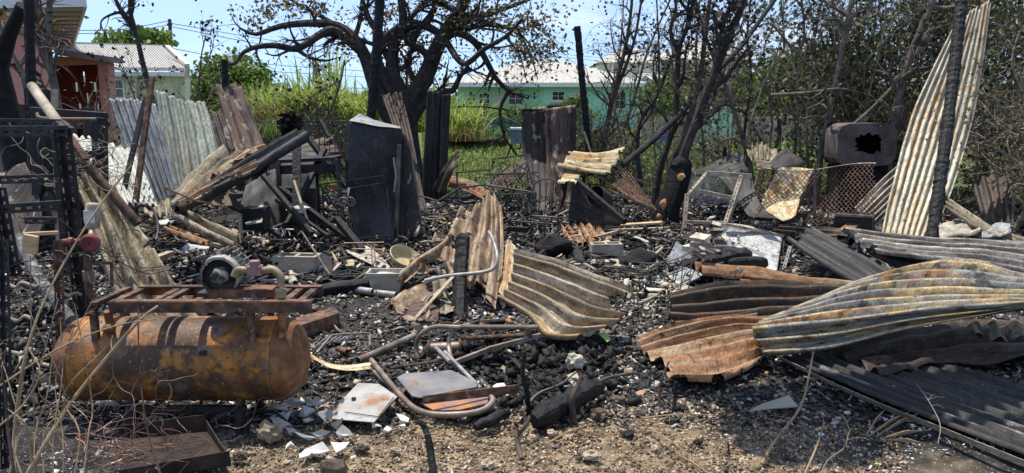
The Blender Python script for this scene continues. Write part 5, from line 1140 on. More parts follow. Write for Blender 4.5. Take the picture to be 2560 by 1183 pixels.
sheet('charred_board', 'charred black board like a door leaning below the folded gutter', [[(600,470,8.2),(596,590,7.6)],[(690,420,8.6),(700,570,8.0)]], n=1, amp=0, mat='s_soot', nu=20, seed=160, cr=.02, th=.03, cat='board')
sheet('black_leaning_board', 'black board leaning behind the steel desk', [[(700,372,9.6),(705,540,9.0)],[(800,385,9.6),(790,545,9.0)]], n=1, amp=0, mat='s_soot', nu=20, seed=161, cr=.03, th=.02, tear='u0', ta=.05)
sheet('brown_sloping_sheet', 'brown scorched sheet sloping behind the steel desk', [[(690,345,10.2),(760,352,10.2),(830,330,10.4)],[(700,392,9.6),(770,400,9.6),(850,385,9.8)]], n=3, amp=.02, mat='s_sootbrown', nu=30, seed=162, cr=.04, tear='v0 u1', ta=.08)
for i, (lb, p, q, w, h) in enumerate((('charred beam slanting from the gutter end to the shovel', (742,330,8.6), (742,560,8.0), .09, .07), ('charred beam leaning left across the steel desk', (812,372,8.9), (720,560,8.0), .06, .05), ('charred beam leaning right before the steel desk', (650,430,8.2), (780,585,7.4), .05, .05), ('charred beam lying from the desk to the fridge foot', (700,470,8.3), (872,600,7.8), .06, .05),
    ('charred beam behind the steel desk pointing at the fridge', (770,345,9.4), (868,470,9.0), .07, .05), ('thin charred batten over the wire rack', (690,500,8.0), (820,590,7.3), .035, .03), ('charred batten crossing the burnt carton', (560,505,7.4), (700,590,7.0), .04, .04), ('charred beam under the gutter leaning on the door', (560,480,7.6), (660,580,7.1), .06, .05), ('thick charred beam end before the fridge', (840,545,8.0), (905,625,7.6), .07, .06), ('charred beam behind the fridge top left', (800,300,10.5), (862,420,10), .05, .05))):
    plank(lb, p, q, w, h, 'charwood', 'charred_beam', 'beam', 'charred beams in the jumble left of the fridge', .004)
gt = thing('iron_lattice', 'rusty iron lattice standing between the desk and the fridge', 'lattice', (830, 480, 9.3))
for k in range(6): obj('bar', MB().bar((798+13*k,338,9.3), (800+13*k,450,9.2), .01, .01), 'rustsolid', gt)
for k in range(6): obj('cross_bar', MB().bar((795,342+20*k,9.28), (868,340+20*k,9.28), .01, .01), 'rustsolid', gt)
tag(obj('burnt_oven', MB().hexa([(705,585,8.6),(790,588,8.6),(800,580,9.1),(715,578,9.1),(700,470,8.6),(788,472,8.6),(798,468,9.1),(712,466,9.1)]), 'blacksteel', bevel=.01), 'black burnt oven box under the steel desk', 'oven')
sheet('orange_flap', 'small orange rusted flap under the iron frame bar', [[(822,462,8.6),(824,480,8.5)],[(842,460,8.6),(842,478,8.5)]], n=1, amp=.006, mat='s_orange', nu=12, seed=163, sub=10)

# ------------------------------------------------------------------ compressor
cd = 3.75; cz = .31; R0 = .215
xa, xb = -2.31, -1.055
cp = thing('air_compressor', 'rusty orange air compressor tank with burnt motor on a rail frame', 'air compressor', ((xa+xb)/2, cd, 0))
prof = []
for i in range(9):
    g = math.pi/2*i/8; prof.append((xa + .12*(1-math.sin(g)), R0*.985*(1-(1-math.cos(math.pi/2-g)**1)**2.6) if i else 0.001))
prof = [(xa + .13*(1-math.cos(math.pi/2*i/8)), R0*math.sin(math.pi/2*i/8)**.8 + .0005) for i in range(9)]
prof[-1] = (xa+.13, R0)
body = [(xa+.132, R0), (xa+.135, R0*1.012), (xa+.15, R0*1.012), (xa+.153, R0)] + [(xa+.16+(xb-xa-.32)*i/20, R0) for i in range(21)] + [(xb-.153, R0), (xb-.15, R0*1.01), (xb-.135, R0*1.01), (xb-.132, R0)]
m = MB().lathe((0,0,0), (1,0,0), body, 56, up=(0,0,1)); m.v = [(v[0], v[1]+cd, v[2]+cz) for v in m.v]
def lathe_at(prof, c, axis, n=32):
    q = MB().lathe(Vector((0,0,0)), axis, prof, n, up=(0,0,1) if abs(Vector(axis).z) < .9 else (1,0,0)); c = Vector(c); q.v = [(v[0]+c.x, v[1]+c.y, v[2]+c.z) for v in q.v]; return q
tk = obj('tank', lathe_at(body, (0,cd,cz), (1,0,0), 56), 'tank', cp, smooth=True)
obj('end_cap', lathe_at(prof, (0,cd,cz), (1,0,0), 56), 'tankdark', cp, smooth=True)
obj('end_cap', lathe_at([(xb-.13+.13*math.sin(math.pi/2*i/8), R0*max(.002, math.cos(math.pi/2*i/8))**.8) for i in range(9)], (0,cd,cz), (1,0,0), 56), 'tankdark', cp, smooth=True)
for x in (-1.9, -1.36):
    for dy in (-.13, .13):
        obj('leg', MB().bar(Vector((x, cd+dy, cz-.15)), Vector((x-.01, cd+dy*1.25, -.02)), .05, .03, up=(1,0,0)), 'blacksteel', cp)
obj('foot_rail', MB().bar(Vector((-1.93, cd-.155, .098)), Vector((-1.33, cd-.155, .098)), .03, .03), 'blacksteel', cp)
fz = .625
fr = MB(); A, B = V(272,746,3.58), V(780,772,3.58)
A.z = B.z = fz; rl = obj('frame_rail', MB().bar(Vector((A.x,3.58,fz)), Vector((B.x,3.58,fz)), .012, .052), 'rustsolid', cp); obj('rail_flange', MB().bar(Vector((A.x,3.60,fz+.028)), Vector((B.x,3.60,fz+.028)), .045, .006), 'rustsolid', rl)
rl = obj('frame_rail', MB().bar(Vector((A.x,3.92,fz)), Vector((B.x-.03,3.92,fz)), .012, .05), 'rustsolid', cp); obj('rail_flange', MB().bar(Vector((A.x,3.90,fz+.028)), Vector((B.x-.03,3.90,fz+.028)), .045, .006), 'rustsolid', rl)
for px in (276, 318, 412, 436, 512, 700, 728, 765):
    x = V(px, 740, 3.75).x; obj('cross_member', MB().bar(Vector((x,3.588,fz+.012)), Vector((x+.01,3.914,fz+.012)), .035, .02), 'rustsolid', cp)
for x, y in ((-2.05,3.6),(-2.05,3.9),(-1.28,3.6),(-1.28,3.9)): obj('frame_post', MB().bar(Vector((x,y,cz+R0*.6)), Vector((x,y,fz-.026)), .03, .03, up=(1,0,0)), 'rustsolid', cp)
# motor with cooling fins
mc = Vector((V(570,690,3.78).x, 3.80, fz+.135)); mr = .095
mo = obj('motor', lathe_at([(-.10,.03),(-.10,.07),(-.085,.088),(-.07,.092),(.07,.092),(.085,.085),(.10,.06),(.10,.02)], mc, (0,1,0), 30), 'motor', cp, smooth=True)
for k in range(16):
    g = math.pi*(-.15 + 1.3*k/15); u = Vector((math.cos(g),0,math.sin(g)))
    obj('cooling_fin', MB().bar(mc+u*.088, mc+u*.118, .13, .004, up=(-u.z,0,u.x)), 'motor', mo)
fan = obj('fan_cover', lathe_at([(-.135,.085),(-.135,.098),(-.10,.103),(-.095,.103),(-.095,.09),(-.12,.085)], mc, (0,1,0), 30), 'motor', mo, smooth=True)
obj('fan_bowl', lathe_at([(-.12,.084),(-.105,.075),(-.10,.04)], mc, (0,1,0), 26), 'blacksteel', mo, smooth=True)
obj('fan_hub', MB().blob(mc+Vector((0,-.125,.005)), (.042,.035,.045), 3, .5), 'motor', mo, smooth=True)
obj('motor_foot', MB().bar(mc+Vector((-.13,-.02,-.105)), mc+Vector((.14,-.02,-.105)), .17, .025), 'blacksteel', mo)
obj('mount_plate', MB().bar(Vector((V(525,735,3.68).x,3.70,fz+.05)), Vector((V(685,742,3.68).x,3.70,fz+.05)), .1, .04), 'rustsolid', cp)
vb = Vector((V(638,680,3.66).x, 3.66, V(638,676,3.66).z)); vv = obj('valve_body', MB().box(vb, (.07,.05,.05)).box(vb+Vector((.0,0,.035)), (.045,.04,.03)).tube([vb-X3*.055, vb+X3*.06], .018, 10), 'pinkmetal', cp, smooth=True, bevel=.004)
obj('elbow', MB().tube(sm([vb-X3*.05, vb+Vector((-.085,-.005,0)), vb+Vector((-.1,-.01,-.03))]), .02, 10), 'brass', vv, smooth=True)
obj('discharge_pipe', MB().tube(sm([vb+X3*.05, vb+Vector((.09,0,.004)), vb+Vector((.125,-.01,-.03)), vb+Vector((.128,-.02,-.075))]), .019, 10), 'brass', cp, smooth=True)
obj('union_nut', MB().lathe(vb+Vector((.128,-.02,-.11)), (0,0,1), [(-.02,.01),(-.02,.03),(.02,.03),(.02,.01)], 6), 'brass', cp)
obj('tank_pipe', MB().tube([vb+Vector((.128,-.02,-.13)), Vector((vb.x+.13, 3.615, .46))], .02, 10), 'tank', cp, smooth=True)
obj('pressure_fitting', MB().tube([Vector((-1.98,3.62,.46)), Vector((-1.98,3.60,.6))], .02, 10).blob(Vector((-1.97,3.58,.52)), (.03,.03,.03), 2, .3), 'tankdark', cp, smooth=True)
obj('burnt_lug', MB().box(Vector((V(515,827,3.6).x, 3.545, .405)), (.03,.02,.02)), 'blacksteel', cp)

# red valve with yellowed meter left of the tank
gv = thing('pressure_regulator', 'red round valve with yellowed meter on rusty pipes left of the tank', 'valve', (222, 790, 4.1))
c = V(226, 607, 4.05); obj('valve_disc', lathe_at([(-.035,.012),(-.035,.042),(-.015,.05),(.02,.05),(.03,.04),(.03,.005)], c, (0.25,-1,0), 24), 'redpaint', gv, smooth=True)
mt = V(232, 540, 4.15); b = obj('meter_housing', lathe_at([(-.065,.03),(-.065,.038),(.06,.038),(.07,.03),(.07,.004)], mt, (0.1,0,1), 20), 'beigepipe', gv, smooth=True)
obj('meter_face', MB().box(mt+Vector((0,-.038,0)), (.055,.01,.07)), 'whiteshard', b)
obj('neck', MB().tube([V(230,570,4.12), V(228,592,4.06)], .016, 8), 'brass', gv, smooth=True)
obj('inlet_pipe', MB().tube(sm([V(205,604,4.05), V(165,604,4.05), V(152,612,4.05), V(150,645,4.05)]), .016, 10).lathe(V(178,604,4.05), (1,0,0), [(-.012,.012),(-.012,.024),(.012,.024),(.012,.012)], 8), 'redpaint', gv, smooth=True)
obj('riser_pipe', MB().tube(sm([V(222,622,4.08), V(220,690,4.1), V(226,735,4.1), V(255,752,4.05), V(285,748,3.95)]), .021, 10), 'rustsolid', gv, smooth=True)
obj('union_nut', MB().lathe(V(221,690,4.1), (0,0,1), [(-.03,.015),(-.03,.03),(.03,.03),(.03,.015)], 8), 'steel', gv)
obj('stand_pipe', MB().tube([V(212,610,4.12), Vector((V(214,800,4.2).x, 4.2, 0))], .014, 8), 'blacksteel', gv, smooth=True)

# ------------------------------------------------------------------ slotted rack and steel frames at the left
rk = thing('slotted_rack', 'black slotted angle-iron rack leaning at the left edge', 'rack', (90, 760, 4.5))
for nm, p, q, w, a, b_ in (('post', (150,322,4.30), (206,800,4.35), .065, (1,0,0), (0,-1,0)), ('post', (128,338,4.9), (158,690,4.9), .05, (1,0,0), (0,1,0)), ('post', (-6,470,4.3), (34,690,4.3), .05, (1,0,0), (0,-1,0)),
    ('shelf_rail', (-30,318,4.28), (168,316,4.28), .055, (0,0,-1), (0,1,0)), ('shelf_rail', (-30,298,4.9), (150,300,4.9), .05, (0,0,-1), (0,1,0)), ('shelf_rail', (-30,442,4.9), (152,437,4.9), .05, (0,0,-1), (0,1,0)),
    ('shelf_rail', (-30,516,4.28), (172,502,4.28), .05, (0,0,-1), (0,1,0)), ('shelf_rail', (160,320,4.3), (140,302,4.9), .05, (0,0,-1), (1,0,0)), ('shelf_rail', (166,505,4.3), (148,440,4.9), .04, (0,0,-1), (1,0,0)), ('shelf_rail', (60,545,4.9), (140,545,4.9), .04, (0,0,-1), (0,1,0))):
    obj(nm, angle_iron(p, q, w, a, b_), 'blacksteel', rk, solid=.004)
sf = thing('steel_cabinet_frame', 'black square steel frame standing behind the slotted rack', 'steel frame', (180, 560, 5.7))
for nm, p, q, w, h in (('top_bar',(78,276,5.7),(268,290,5.7),.05,.05), ('post',(252,294,5.68),(256,520,5.68),.075,.06), ('post',(92,282,5.72),(98,620,5.72),.07,.05), ('crossbar',(100,384,5.64),(250,386,5.64),.05,.05), ('top_bar',(262,288,5.7),(236,300,6.3),.04,.04), ('post',(238,306,6.3),(242,500,6.3),.05,.04), ('crossbar',(110,470,5.75),(240,470,5.75),.04,.03)):
    obj(nm, MB().bar(p, q, w, h), 'blacksteel', sf, bevel=.004)
obj('curved_lip', MB().tube(sm([(92,284,5.62),(110,296,5.6),(240,298,5.6)]), .012, 8), 'steel', sf, smooth=True)
pipe('beige pipe leaning down onto the slotted rack', [(80,216,5.6),(148,312,5.0)], .034, 'beigepipe')
pipe('short rusty pipe end poking out under the beige pipe', [(150,318,5.25),(181,366,5.0)], .03, 'rustsolid')
plank('brown rusty flat bar leaning from the rack to the scorched sheet', (148,306,4.75), (215,400,4.7), .05, .02, 'rustsolid', 'flat_bar', 'steel bar')
pipe('rusty pipe lying along the top of the scorched sheet', [(205,400,4.95),(345,560,4.9)], .03, 'rustsolid')
plank('thin black steel post leaning left before the blue-grey sheet', (363,250,7.3), (300,515,6.9), .045, .03, 'blacksteel', 'steel_post', 'post')
plank('thin rusty square post leaning beside the black one', (380,194,7.2), (334,545,6.7), .045, .04, 'rustsolid', 'steel_post', 'post')
rn = random.Random(12); m = MB(); curly(m, V(215,455,5.1), (.13,.1,.14), rn, .0025, 46, 9)
tag(obj('wire_tangle', m, 'twig'), 'tangle of burnt wire and vines hanging over the scorched sheet top', 'wire')
for i, (lb, pts) in enumerate((('uppermost of the wavy seat springs behind the stalks at the left edge', [(22,712,3.9),(40,718,3.9),(55,706,3.9),(85,716,3.9),(100,712,3.9)]), ('second wavy seat spring below the uppermost at the left edge', [(22,795,3.8),(45,802,3.8),(62,790,3.8),(80,798,3.8)]),
     ('wavy seat spring near the tank end', [(155,730,4.1),(172,740,4.1),(190,732,4.1),(205,738,4.1)]), ('lowest wavy seat spring at the left edge', [(28,880,3.7),(55,884,3.7),(70,872,3.7),(88,876,3.7)]))):
    tag(obj('seat_spring', MB().tube(sm(pts), .009, 8), 'beigepipe', smooth=True), lb, 'spring', 'wavy seat springs')
charred_post('ash-white burnt log standing aslant behind the tank end', [(45,590,4.7),(95,690,4.5),(178,800,4.25)], .032, mat='greyash', seed=31, name='burnt_log', cat='log')
plank('small clean wooden block hanging at the left', (78,588,3.85), (74,634,3.85), .075, .02, 'wood', up=(0,1,0))
plank('thin clean lath lying behind the wooden block', (60,586,4.0), (145,582,4.0), .02, .02, 'wood')
tag(obj('slotted_post', angle_iron((4,600,3.5), (16,1200,3.2), .035, (1,0,0), (0,-1,0)), 'blacksteel', solid=.003), 'black slotted post rising at the left edge in the foreground', 'post')
tag(obj('slotted_post', angle_iron((143,600,3.75), (150,905,3.7), .03, (1,0,0), (0,-1,0)), 'rustsolid', solid=.003), 'thin slotted strip standing before the tank end', 'post')
tag(obj('slotted_post', angle_iron((196,640,4.4), (218,792,4.4), .05, (1,0,0), (0,-1,0)), 'blacksteel', solid=.003), 'black slotted post behind the red valve', 'post')
tag(obj('bracket', MB().bar((238,659,4.1),(280,657,4.1),.03,.012).bar((278,657,4.1),(280,716,4.05),.012,.012), 'rustsolid'), 'rusty L-shaped bracket left of the motor frame', 'bracket')
rn = random.Random(44); m = MB(); curly(m, V(120,700,4.2), (.22,.2,.12), rn, .003, 26, 8); tag(obj('wire_tangle', m, 'blacksteel'), 'black wires tangled among the debris left of the tank', 'wire')
# tray and wires in the left corner
tr_ = thing('rusted_tray', 'rusted steel tray lying in front of the tank in the left corner', 'tray', G(430,1130))
a, b_, c_, d_ = G(300,1100,.03), G(515,1078,.04), G(575,1165,.02), G(300,1215,.02)
obj('tray_base', MB().prism([a,b_,c_,d_], (0,0,.006)), 'darkrust', tr_)
obj('tray_side', MB().prism([a,b_,b_+Z3*.085,a+Z3*.07], (0,.006,0)), 'darkrust', tr_); obj('tray_side', MB().prism([d_+Z3*.0,c_,c_+Z3*.07,d_+Z3*.07], (0,.006,0)), 'darkrust', tr_)
obj('tray_side', MB().prism([b_,c_,c_+Z3*.035,b_+Z3*.06], (.006,0,0)), 'darkrust', tr_)
rn = random.Random(45); m = MB(); curly(m, G(350,1110,.05), (.15,.11,.03), rn, .0014, 34, 12); tag(obj('copper_wire', m, 'copper'), 'loops of bare copper wire tangled over the rusted tray', 'wire')
rn = random.Random(46); m = MB(); curly(m, G(250,1150,.03), (.13,.08,.03), rn, .0014, 22, 12); tag(obj('copper_wire', m, 'copper'), 'heap of copper wire left of the rusted tray', 'wire')

# ------------------------------------------------------------------ centre left
rod('bent brown rod sticking out below the crumpled tan sheet', [(412,470,6.1),(488,502,6.1),(530,509,6.2)], .008, 'rustsolid')
rod('black hose looped beside the scorched sheet', [(335,520,6.0),(360,512,6),(385,528,6),(395,570,5.9),(390,600,5.8)], .011, 'blacksteel', 'hose', 'hose', curve=True)
dr = thing('burnt_chest', 'burnt drawer frame with white ash on its rim', 'drawer', (570, 605, 6.6))
for p, q in (((518,552,6.6),(602,540,6.8)),((558,524,7.0),(606,542,6.8)),((518,552,6.6),(520,606,6.5)),((602,542,6.8),(600,608,6.7)),((520,600,6.55),(600,602,6.7))): obj('drawer_rail', MB().bar(p, q, .02, .045), 'woodgrey', dr, bevel=.002)
bx = thing('burnt_carton', 'burnt box with torn pale flaps right of the drawer', 'box', (640, 575, 6.9))
c = V(640,545,6.9); obj('box_body', MB().box(c, (.2,.2,.2)), 'charwood', bx)
sheet('flap', None, [[(614,540,6.8),(622,520,6.9)],[(664,528,6.8),(660,516,7.0)]], n=1, amp=.008, mat='s_bone', nu=16, parent=bx, seed=3, tear='u0', ta=.03, sub=12); sheet('flap', None, [[(612,556,6.7),(655,545,6.7)],[(618,562,6.6),(655,556,6.6)]], n=1, amp=.008, mat='s_bone', nu=16, parent=bx, seed=4, sub=12)
dk = thing('burnt_desk', 'collapsed black steel desk frame left of the scorched fridge', 'desk', (770, 520, 8.7))
for nm, p, q, w, h in (('desk_top',(690,402,8.8),(848,394,8.8),.4,.04),('leg',(842,398,8.6),(858,560,8.4),.04,.04),('leg',(696,408,8.6),(705,560,8.4),.04,.04),('brace',(700,425,8.6),(845,420,8.6),.03,.1),('leg',(790,405,9.0),(800,560,8.9),.035,.035)): obj(nm, MB().bar(p,q,w,h), 'blacksteel', dk, bevel=.004)
sv = thing('shovel', 'burnt shovel lying blade down left of the scorched fridge', 'shovel', (782, 590, 7.6))
obj('handle', MB().tube([(735,452,8.1),(752,505,7.9),(772,562,7.6)], .014, 8), 'woodgrey', sv, smooth=True)
obj('blade', MB().prism([V(770,562,7.6), V(778,560,7.6), V(796,582,7.45), V(792,592,7.4), V(772,590,7.4), V(765,578,7.5)], (0,.006,-.006)), 'greysteel', sv)
# fridge
fg = thing('scorched_fridge', 'tall black scorched fridge with curled lid in the middle left', 'fridge', (930, 608, 8.7))
sheet('front_panel', None, [[(872,304,8.75),(866,400,8.7),(868,500,8.7),(890,605,8.75)],[(935,314,8.72),(935,400,8.68),(935,500,8.7),(940,608,8.75)],[(1003,322,8.7),(996,400,8.72),(990,500,8.75),(988,606,8.8)]], amp=0, n=1, mat='s_fridge', nu=36, parent=fg, seed=70, cr=.02, crs=2)
sheet('lid', None, [[(873,303,8.74),(936,314,8.7),(1003,321,8.7)],[(900,283,9.05),(940,302,9.1),(1000,318,9.15)]], amp=0, n=1, mat='s_grey', nu=24, parent=fg, seed=71, cr=.015)
sheet('side_panel', None, [[(1004,324,8.72),(994,450,8.74),(988,606,8.8)],[(1020,350,9.25),(1018,450,9.25),(1014,580,9.25)]], amp=0, n=1, mat='s_soot', nu=30, parent=fg, seed=72)
sheet('back_panel', None, [[(873,310,9.3),(880,590,9.3)],[(1016,345,9.3),(1012,585,9.3)]], amp=0, n=1, mat='s_soot', nu=20, parent=fg, seed=73)
obj('frame_post', MB().bar((998,362,8.62),(990,606,8.6),.045,.04), 'barkgrey', fg)
sheet('leaning_grey_panel', 'narrow grey panel leaning on the right of the scorched fridge', [[(1012,345,9.2),(1018,470,8.9),(1010,600,8.6)],[(1024,352,9.2),(1045,470,8.9),(1058,590,8.6)]], amp=0, n=1, mat='s_dark', nu=30, seed=74, cr=.03)
plank('black upright plank between the fridge and the grey panel', (1004,345,8.85), (1010,605,8.5), .06, .03, 'charwood')
rod('white-flecked iron strap beside the fridge', [(984,395,8.6),(990,440,8.6),(985,480,8.6)], .012, 'greysteel')
# ornamental iron frame
oi_ = thing('ornamental_iron_frame', 'black iron frame with twin scrolls leaning against the fridge', 'iron frame', (870, 610, 8.0))
for p, q in (((800,461,8.1),(958,440,8.3)),((808,482,8.1),(958,458,8.3)),((958,440,8.3),(960,462,8.3)),((800,461,8.1),(908,612,7.9)),((806,465,8.1),(812,610,8.0)),((870,540,8.0),(880,612,7.9)),((840,600,7.9),(975,590,8.1)),((975,590,8.1),(968,470,8.3))): obj('frame_bar', MB().bar(p,q,.014,.014), 'blacksteel', oi_)
for px, s in ((857,1),(877,-1)): obj('scroll', MB().tube(spiral(V(px,506,8.0), X3*s, Z3, .055, 1.7, 26, .5), .008, 6), 'steel', oi_, smooth=True)
obj('scroll_stem', MB().tube(sm([V(867,480,8.05), V(873,470,8.05), V(870,490,8.0), V(866,505,8.0)]), .008, 6), 'greysteel', oi_, smooth=True)
# ground things in the middle left
pipe('longer of two plastic pipes crossing on the ash', [G(642,648,.05),G(738,712,.03)], .028, 'beigepipe')
pipe('shorter plastic pipe crossing the longer one on the ash', [G(700,622,.06),G(738,708,.05)], .026, 'plastic')
pipe('short grey pipe lying before the charred log', [G(875,722,.03),G(932,730,.03)], .03, 'greysteel')
pipe('second short grey pipe right of the first before the charred log', [G(938,732,.03),G(990,738,.03)], .028, 'greysteel')
pipe('rusty pipe lying behind the folding chair', [G(895,902,.03),G(1036,840,.04)], .023, 'steel')
pipe('tiny rusty pipe stub left of the long rusty pipe', [G(845,872,.02),G(868,880,.02)], .018, 'rustsolid')
def cblock(label, g, rz, sc=1.0, tip=0.0):
    t = thing('concrete_block', label, 'concrete block', g); Mx = Matrix.Rotation(rz, 3, 'Z') @ Matrix.Rotation(tip, 3, 'X'); m = MB(); L, W, H, k = .39*sc, .19*sc, .19*sc, .032*sc; c = g + Z3*(H/2)
    for s in (-1,1): m.box(c + Mx @ Vector((0, s*(W-k)/2, 0)), (L, k, H), Mx)
    for x in (-1,0,1): m.box(c + Mx @ Vector((x*(L-k)/2, 0, -.002)), (k, W-2*k, H-.004), Mx)
    obj('block', m, 'concrete', t, bevel=.004)
cblock('hollow concrete block in front of the charred sack', G(1515,645), .08, .85)
cblock('ash-covered concrete block behind the crossing pipes', G(745,688), -.1, 1.05)
tag(obj('ash_heap', MB().blob(G(785,672,.05), (.13,.09,.05), 6, .4), 'ash', smooth=True), 'white ash-crusted lump on the concrete block by the pipes', 'ash lump')
tag(obj('ash_heap', MB().blob(G(480,628,.05), (.2,.1,.06), 7, .4), 'ash', smooth=True), 'pale grey ash-crusted slab behind the motor', 'ash lump')
tag(obj('ash_heap', MB().blob(V(745,525,8.0), (.13,.08,.05), 8, .5), 'ash', smooth=True), 'white ash crust beside the shovel handle', 'ash lump')
def log(label, p, q, r, seed, mat='charwood', name='charred_log', cat='log', group=None):
    p, q = T(p), T(q); k = max(6, int((q-p).length/.05)); rn = random.Random(seed)
    P = [p.lerp(q, i/(k-1)) + Vector((rn.gauss(0,.004), rn.gauss(0,.004), rn.gauss(0,.005))) for i in range(k)]
    R = [r*(1+rn.uniform(-.1,.08))*(.6 if i in (0,k-1) else 1) for i in range(k)]
    m = MB().tube(P, R, 18, jit=.03, rng=rn); gro = [1 + rn.uniform(-.22,.12) for _ in range(18)]     # split, grooved char
    for i in range(k):
        for j in range(18): v = Vector(m.v[i*18+j]); m.v[i*18+j] = tuple(P[i] + (v-P[i])*gro[j])
    return tag(obj(name, m, mat), label, cat, group)
log('long charred log lying across behind the grey pipes', G(690,742,.05), G(1000,700,.06), .06, 1)
log('thinner charred log behind the long one', G(760,700,.04), G(940,690,.05), .035, 2)
log('thick charred log in the foreground behind the twig stubs', G(1335,1052,.06), G(1500,962,.08), .062, 3)
log('short charred stick right of the folding chair', G(1188,1068,.03), G(1268,1030,.04), .028, 4)
log('upper of the big charred logs on the white appliance panel', (1800,640,7.35), (1880,640,7.2), .085, 5)
log('long charred log left of the white appliance panel', (1700,668,7.1), (1840,640,7.2), .07, 6)
log('short charred log in front of the white appliance panel', (1822,660,7.0), (1918,655,7.0), .065, 7)
log('round charred log at the left edge of the burnt sacks', (1340,605,8.2), (1400,600,8.3), .075, 8)
ba = thing('plastic_basin', 'cracked grey plastic planter box beside the crumpled scrap', 'planter', G(968,728))
b0 = G(968,726); m = MB(); w0, w1, d0, d1, h = .115, .155, .08, .1, .17
outer = [(-w0,-d0,0),(w0,-d0,0),(w0,d0,0),(-w0,d0,0),(-w1,-d1,h),(w1,-d1,h),(w1,d1,h),(-w1,d1,h)]; inn = [(x*.92,y*.9,z if z else .012) for (x,y,z) in outer]
m.add([b0+Vector(v) for v in outer+inn], [(3,2,1,0),(0,1,5,4),(1,2,6,5),(2,3,7,6),(3,0,4,7),(8,9,10,11),(8,12,13,9),(9,13,14,10),(10,14,15,11),(11,15,12,8),(4,5,13,12),(5,6,14,13),(6,7,15,14),(7,4,12,15)])
obj('basin', m, 'plastic', ba); rm_ = MB()
for s in (-1,1): rm_.box(b0+Vector((0,s*d1,h-.01)), (2*w1+.03,.02,.025)); rm_.box(b0+Vector((s*w1,0,h-.008)), (.02,2*d1-.02,.025))
obj('rim', rm_, 'plastic', ba); obj('soil', MB().blob(b0+Z3*.12, (.13,.08,.04), 4, .3), 'ash', ba)
pn = G(1005,655,.08); ax = Vector((.45,-.35,.82)).normalized()
tag(obj('enamel_pan', MB().lathe(pn, ax, [(0,.002),(0,.11),(.02,.135),(.08,.15),(.085,.158),(.088,.152),(.08,.143),(.025,.128),(.008,.105),(.008,.002)], 28), 'enamel', smooth=True), 'yellow enamel pan lying tilted before the fridge', 'pan')
sheet('thin_metal_plate', 'pale triangular metal plate left of the plastic planter', [[G(863,622,.12),G(900,648,.08),G(958,682,.03)],[G(915,612,.14),G(945,632,.12),G(978,668,.05)]], n=1, amp=0, mat='s_bone', nu=20, seed=80, cr=.02)
ws = thing('wire_stand', 'thin wire stand behind the plastic planter', 'wire stand', G(930,690))
for p, q in (((935,612,7.3),(940,668,7.1)),((928,612,7.3),(931,668,7.1)),((880,622,7.3),(958,624,7.3)),((860,608,7.4),(960,606,7.4))): obj('wire', MB().tube([p,q], .006, 5), 'steel', ws)
gr = thing('wire_rack', 'wire oven rack lying on the ash behind the motor', 'wire rack', G(670,600))
for k in range(9): obj('wire', MB().tube([V(600+k*15,572,7.9), V(606+k*15,590,7.5)], .005, 5), 'greysteel', gr)
for y in ((600,570,735,574,7.9),(604,596,735,600,7.5)): obj('rim_wire', MB().tube([V(y[0],y[1],y[4]), V(y[2],y[3],y[4])], .008, 5), 'greysteel', gr)
rod('thin straight rod slanting across the ash right of the pipes', [(755,580,7.4),(828,692,6.7)], .008, 'steel'); rod('thin rod slanting from the gutter to the wire rack', [(605,600,6.7),(715,555,7.6)], .007, 'steel'); rod('bent rusty rod loop behind the pan', [(815,640,7.4),(835,615,7.4),(880,612,7.4),(890,630,7.3)], .008, 'rustsolid', curve=True)
gl = thing('wire_grille', 'square wire grille half buried beside the tank end', 'grille', G(850,870))
for p, q in (((792,882),(830,838)),((830,838),(924,833)),((924,833),(925,866))): obj('frame_bar', MB().bar(G(*p,.03), G(*q,.06 if q[0]<900 else .05), .012, .012), 'steel', gl)
for k in range(7): obj('wire', MB().tube([G(775+k*14,868-k*3,.02), G(800+k*14,846-k*2,.03)], .004, 4), 'greysteel', gl)
bb = thing('box_beam', 'rusted hollow box beam lying behind the tank end', 'steel beam', G(800,835))
obj('beam', MB().hexa([G(752,848,0),G(850,815,0),G(838,798,0),G(740,828,0)] + [p+Z3*.10 for p in (G(752,848,0),G(850,815,0),G(838,798,0),G(740,828,0))]), 'rustsolid', bb, bevel=.006)

# ------------------------------------------------------------------ chairs in the foreground
fc = thing('folding_chair', 'collapsed steel folding chair with rust-stained seat in the foreground', 'chair', G(1090,1000))
obj('tube_frame', MB().tube(sm([G(928,900,.08),G(970,952,.07),G(1010,998,.06),G(1042,1024,.055),G(1085,1036,.055),G(1150,1036,.06),G(1205,1026,.07),G(1232,1004,.09),G(1226,990,.10)], 5), .016, 12), 'steel', fc, smooth=True)
obj('leg', MB().tube([G(1112,880,.10),G(1202,972,.08)], .012, 10), 'greysteel', fc, smooth=True); obj('leg', MB().tube([G(935,930,.05),G(985,975,.04)], .012, 10), 'steel', fc, smooth=True)
obj('leg', MB().tube([G(1090,870,.12),G(1125,905,.12)], .013, 10), 'greysteel', fc, smooth=True)
def slab(poly, th): return MB().prism(poly, (0,0,th))
sp_ = [G(992,948,.085),G(1010,938,.088),G(1128,930,.09),G(1142,936,.09),G(1196,962,.09),G(1192,972,.09),G(1050,998,.085),G(1030,994,.085)]
MATS['seatplate'] = dict(base=[(0.12,0.12,0.125),(0.21,0.20,0.20),(0.28,0.24,0.21)], scale=5, rough=.45, metal=.2, bump=.25, bscale=70, layers=[(ORG,4.5,.52,.62,S1,.95),(BRN,9,.58,.68,S1,.8)])
MATS['backplate'] = dict(base=[(0.16,0.09,0.07),(0.26,0.15,0.12),(0.30,0.20,0.16)], scale=6, rough=.55, bump=.2, layers=[(ORG,5,.56,.66,S1,.9)])
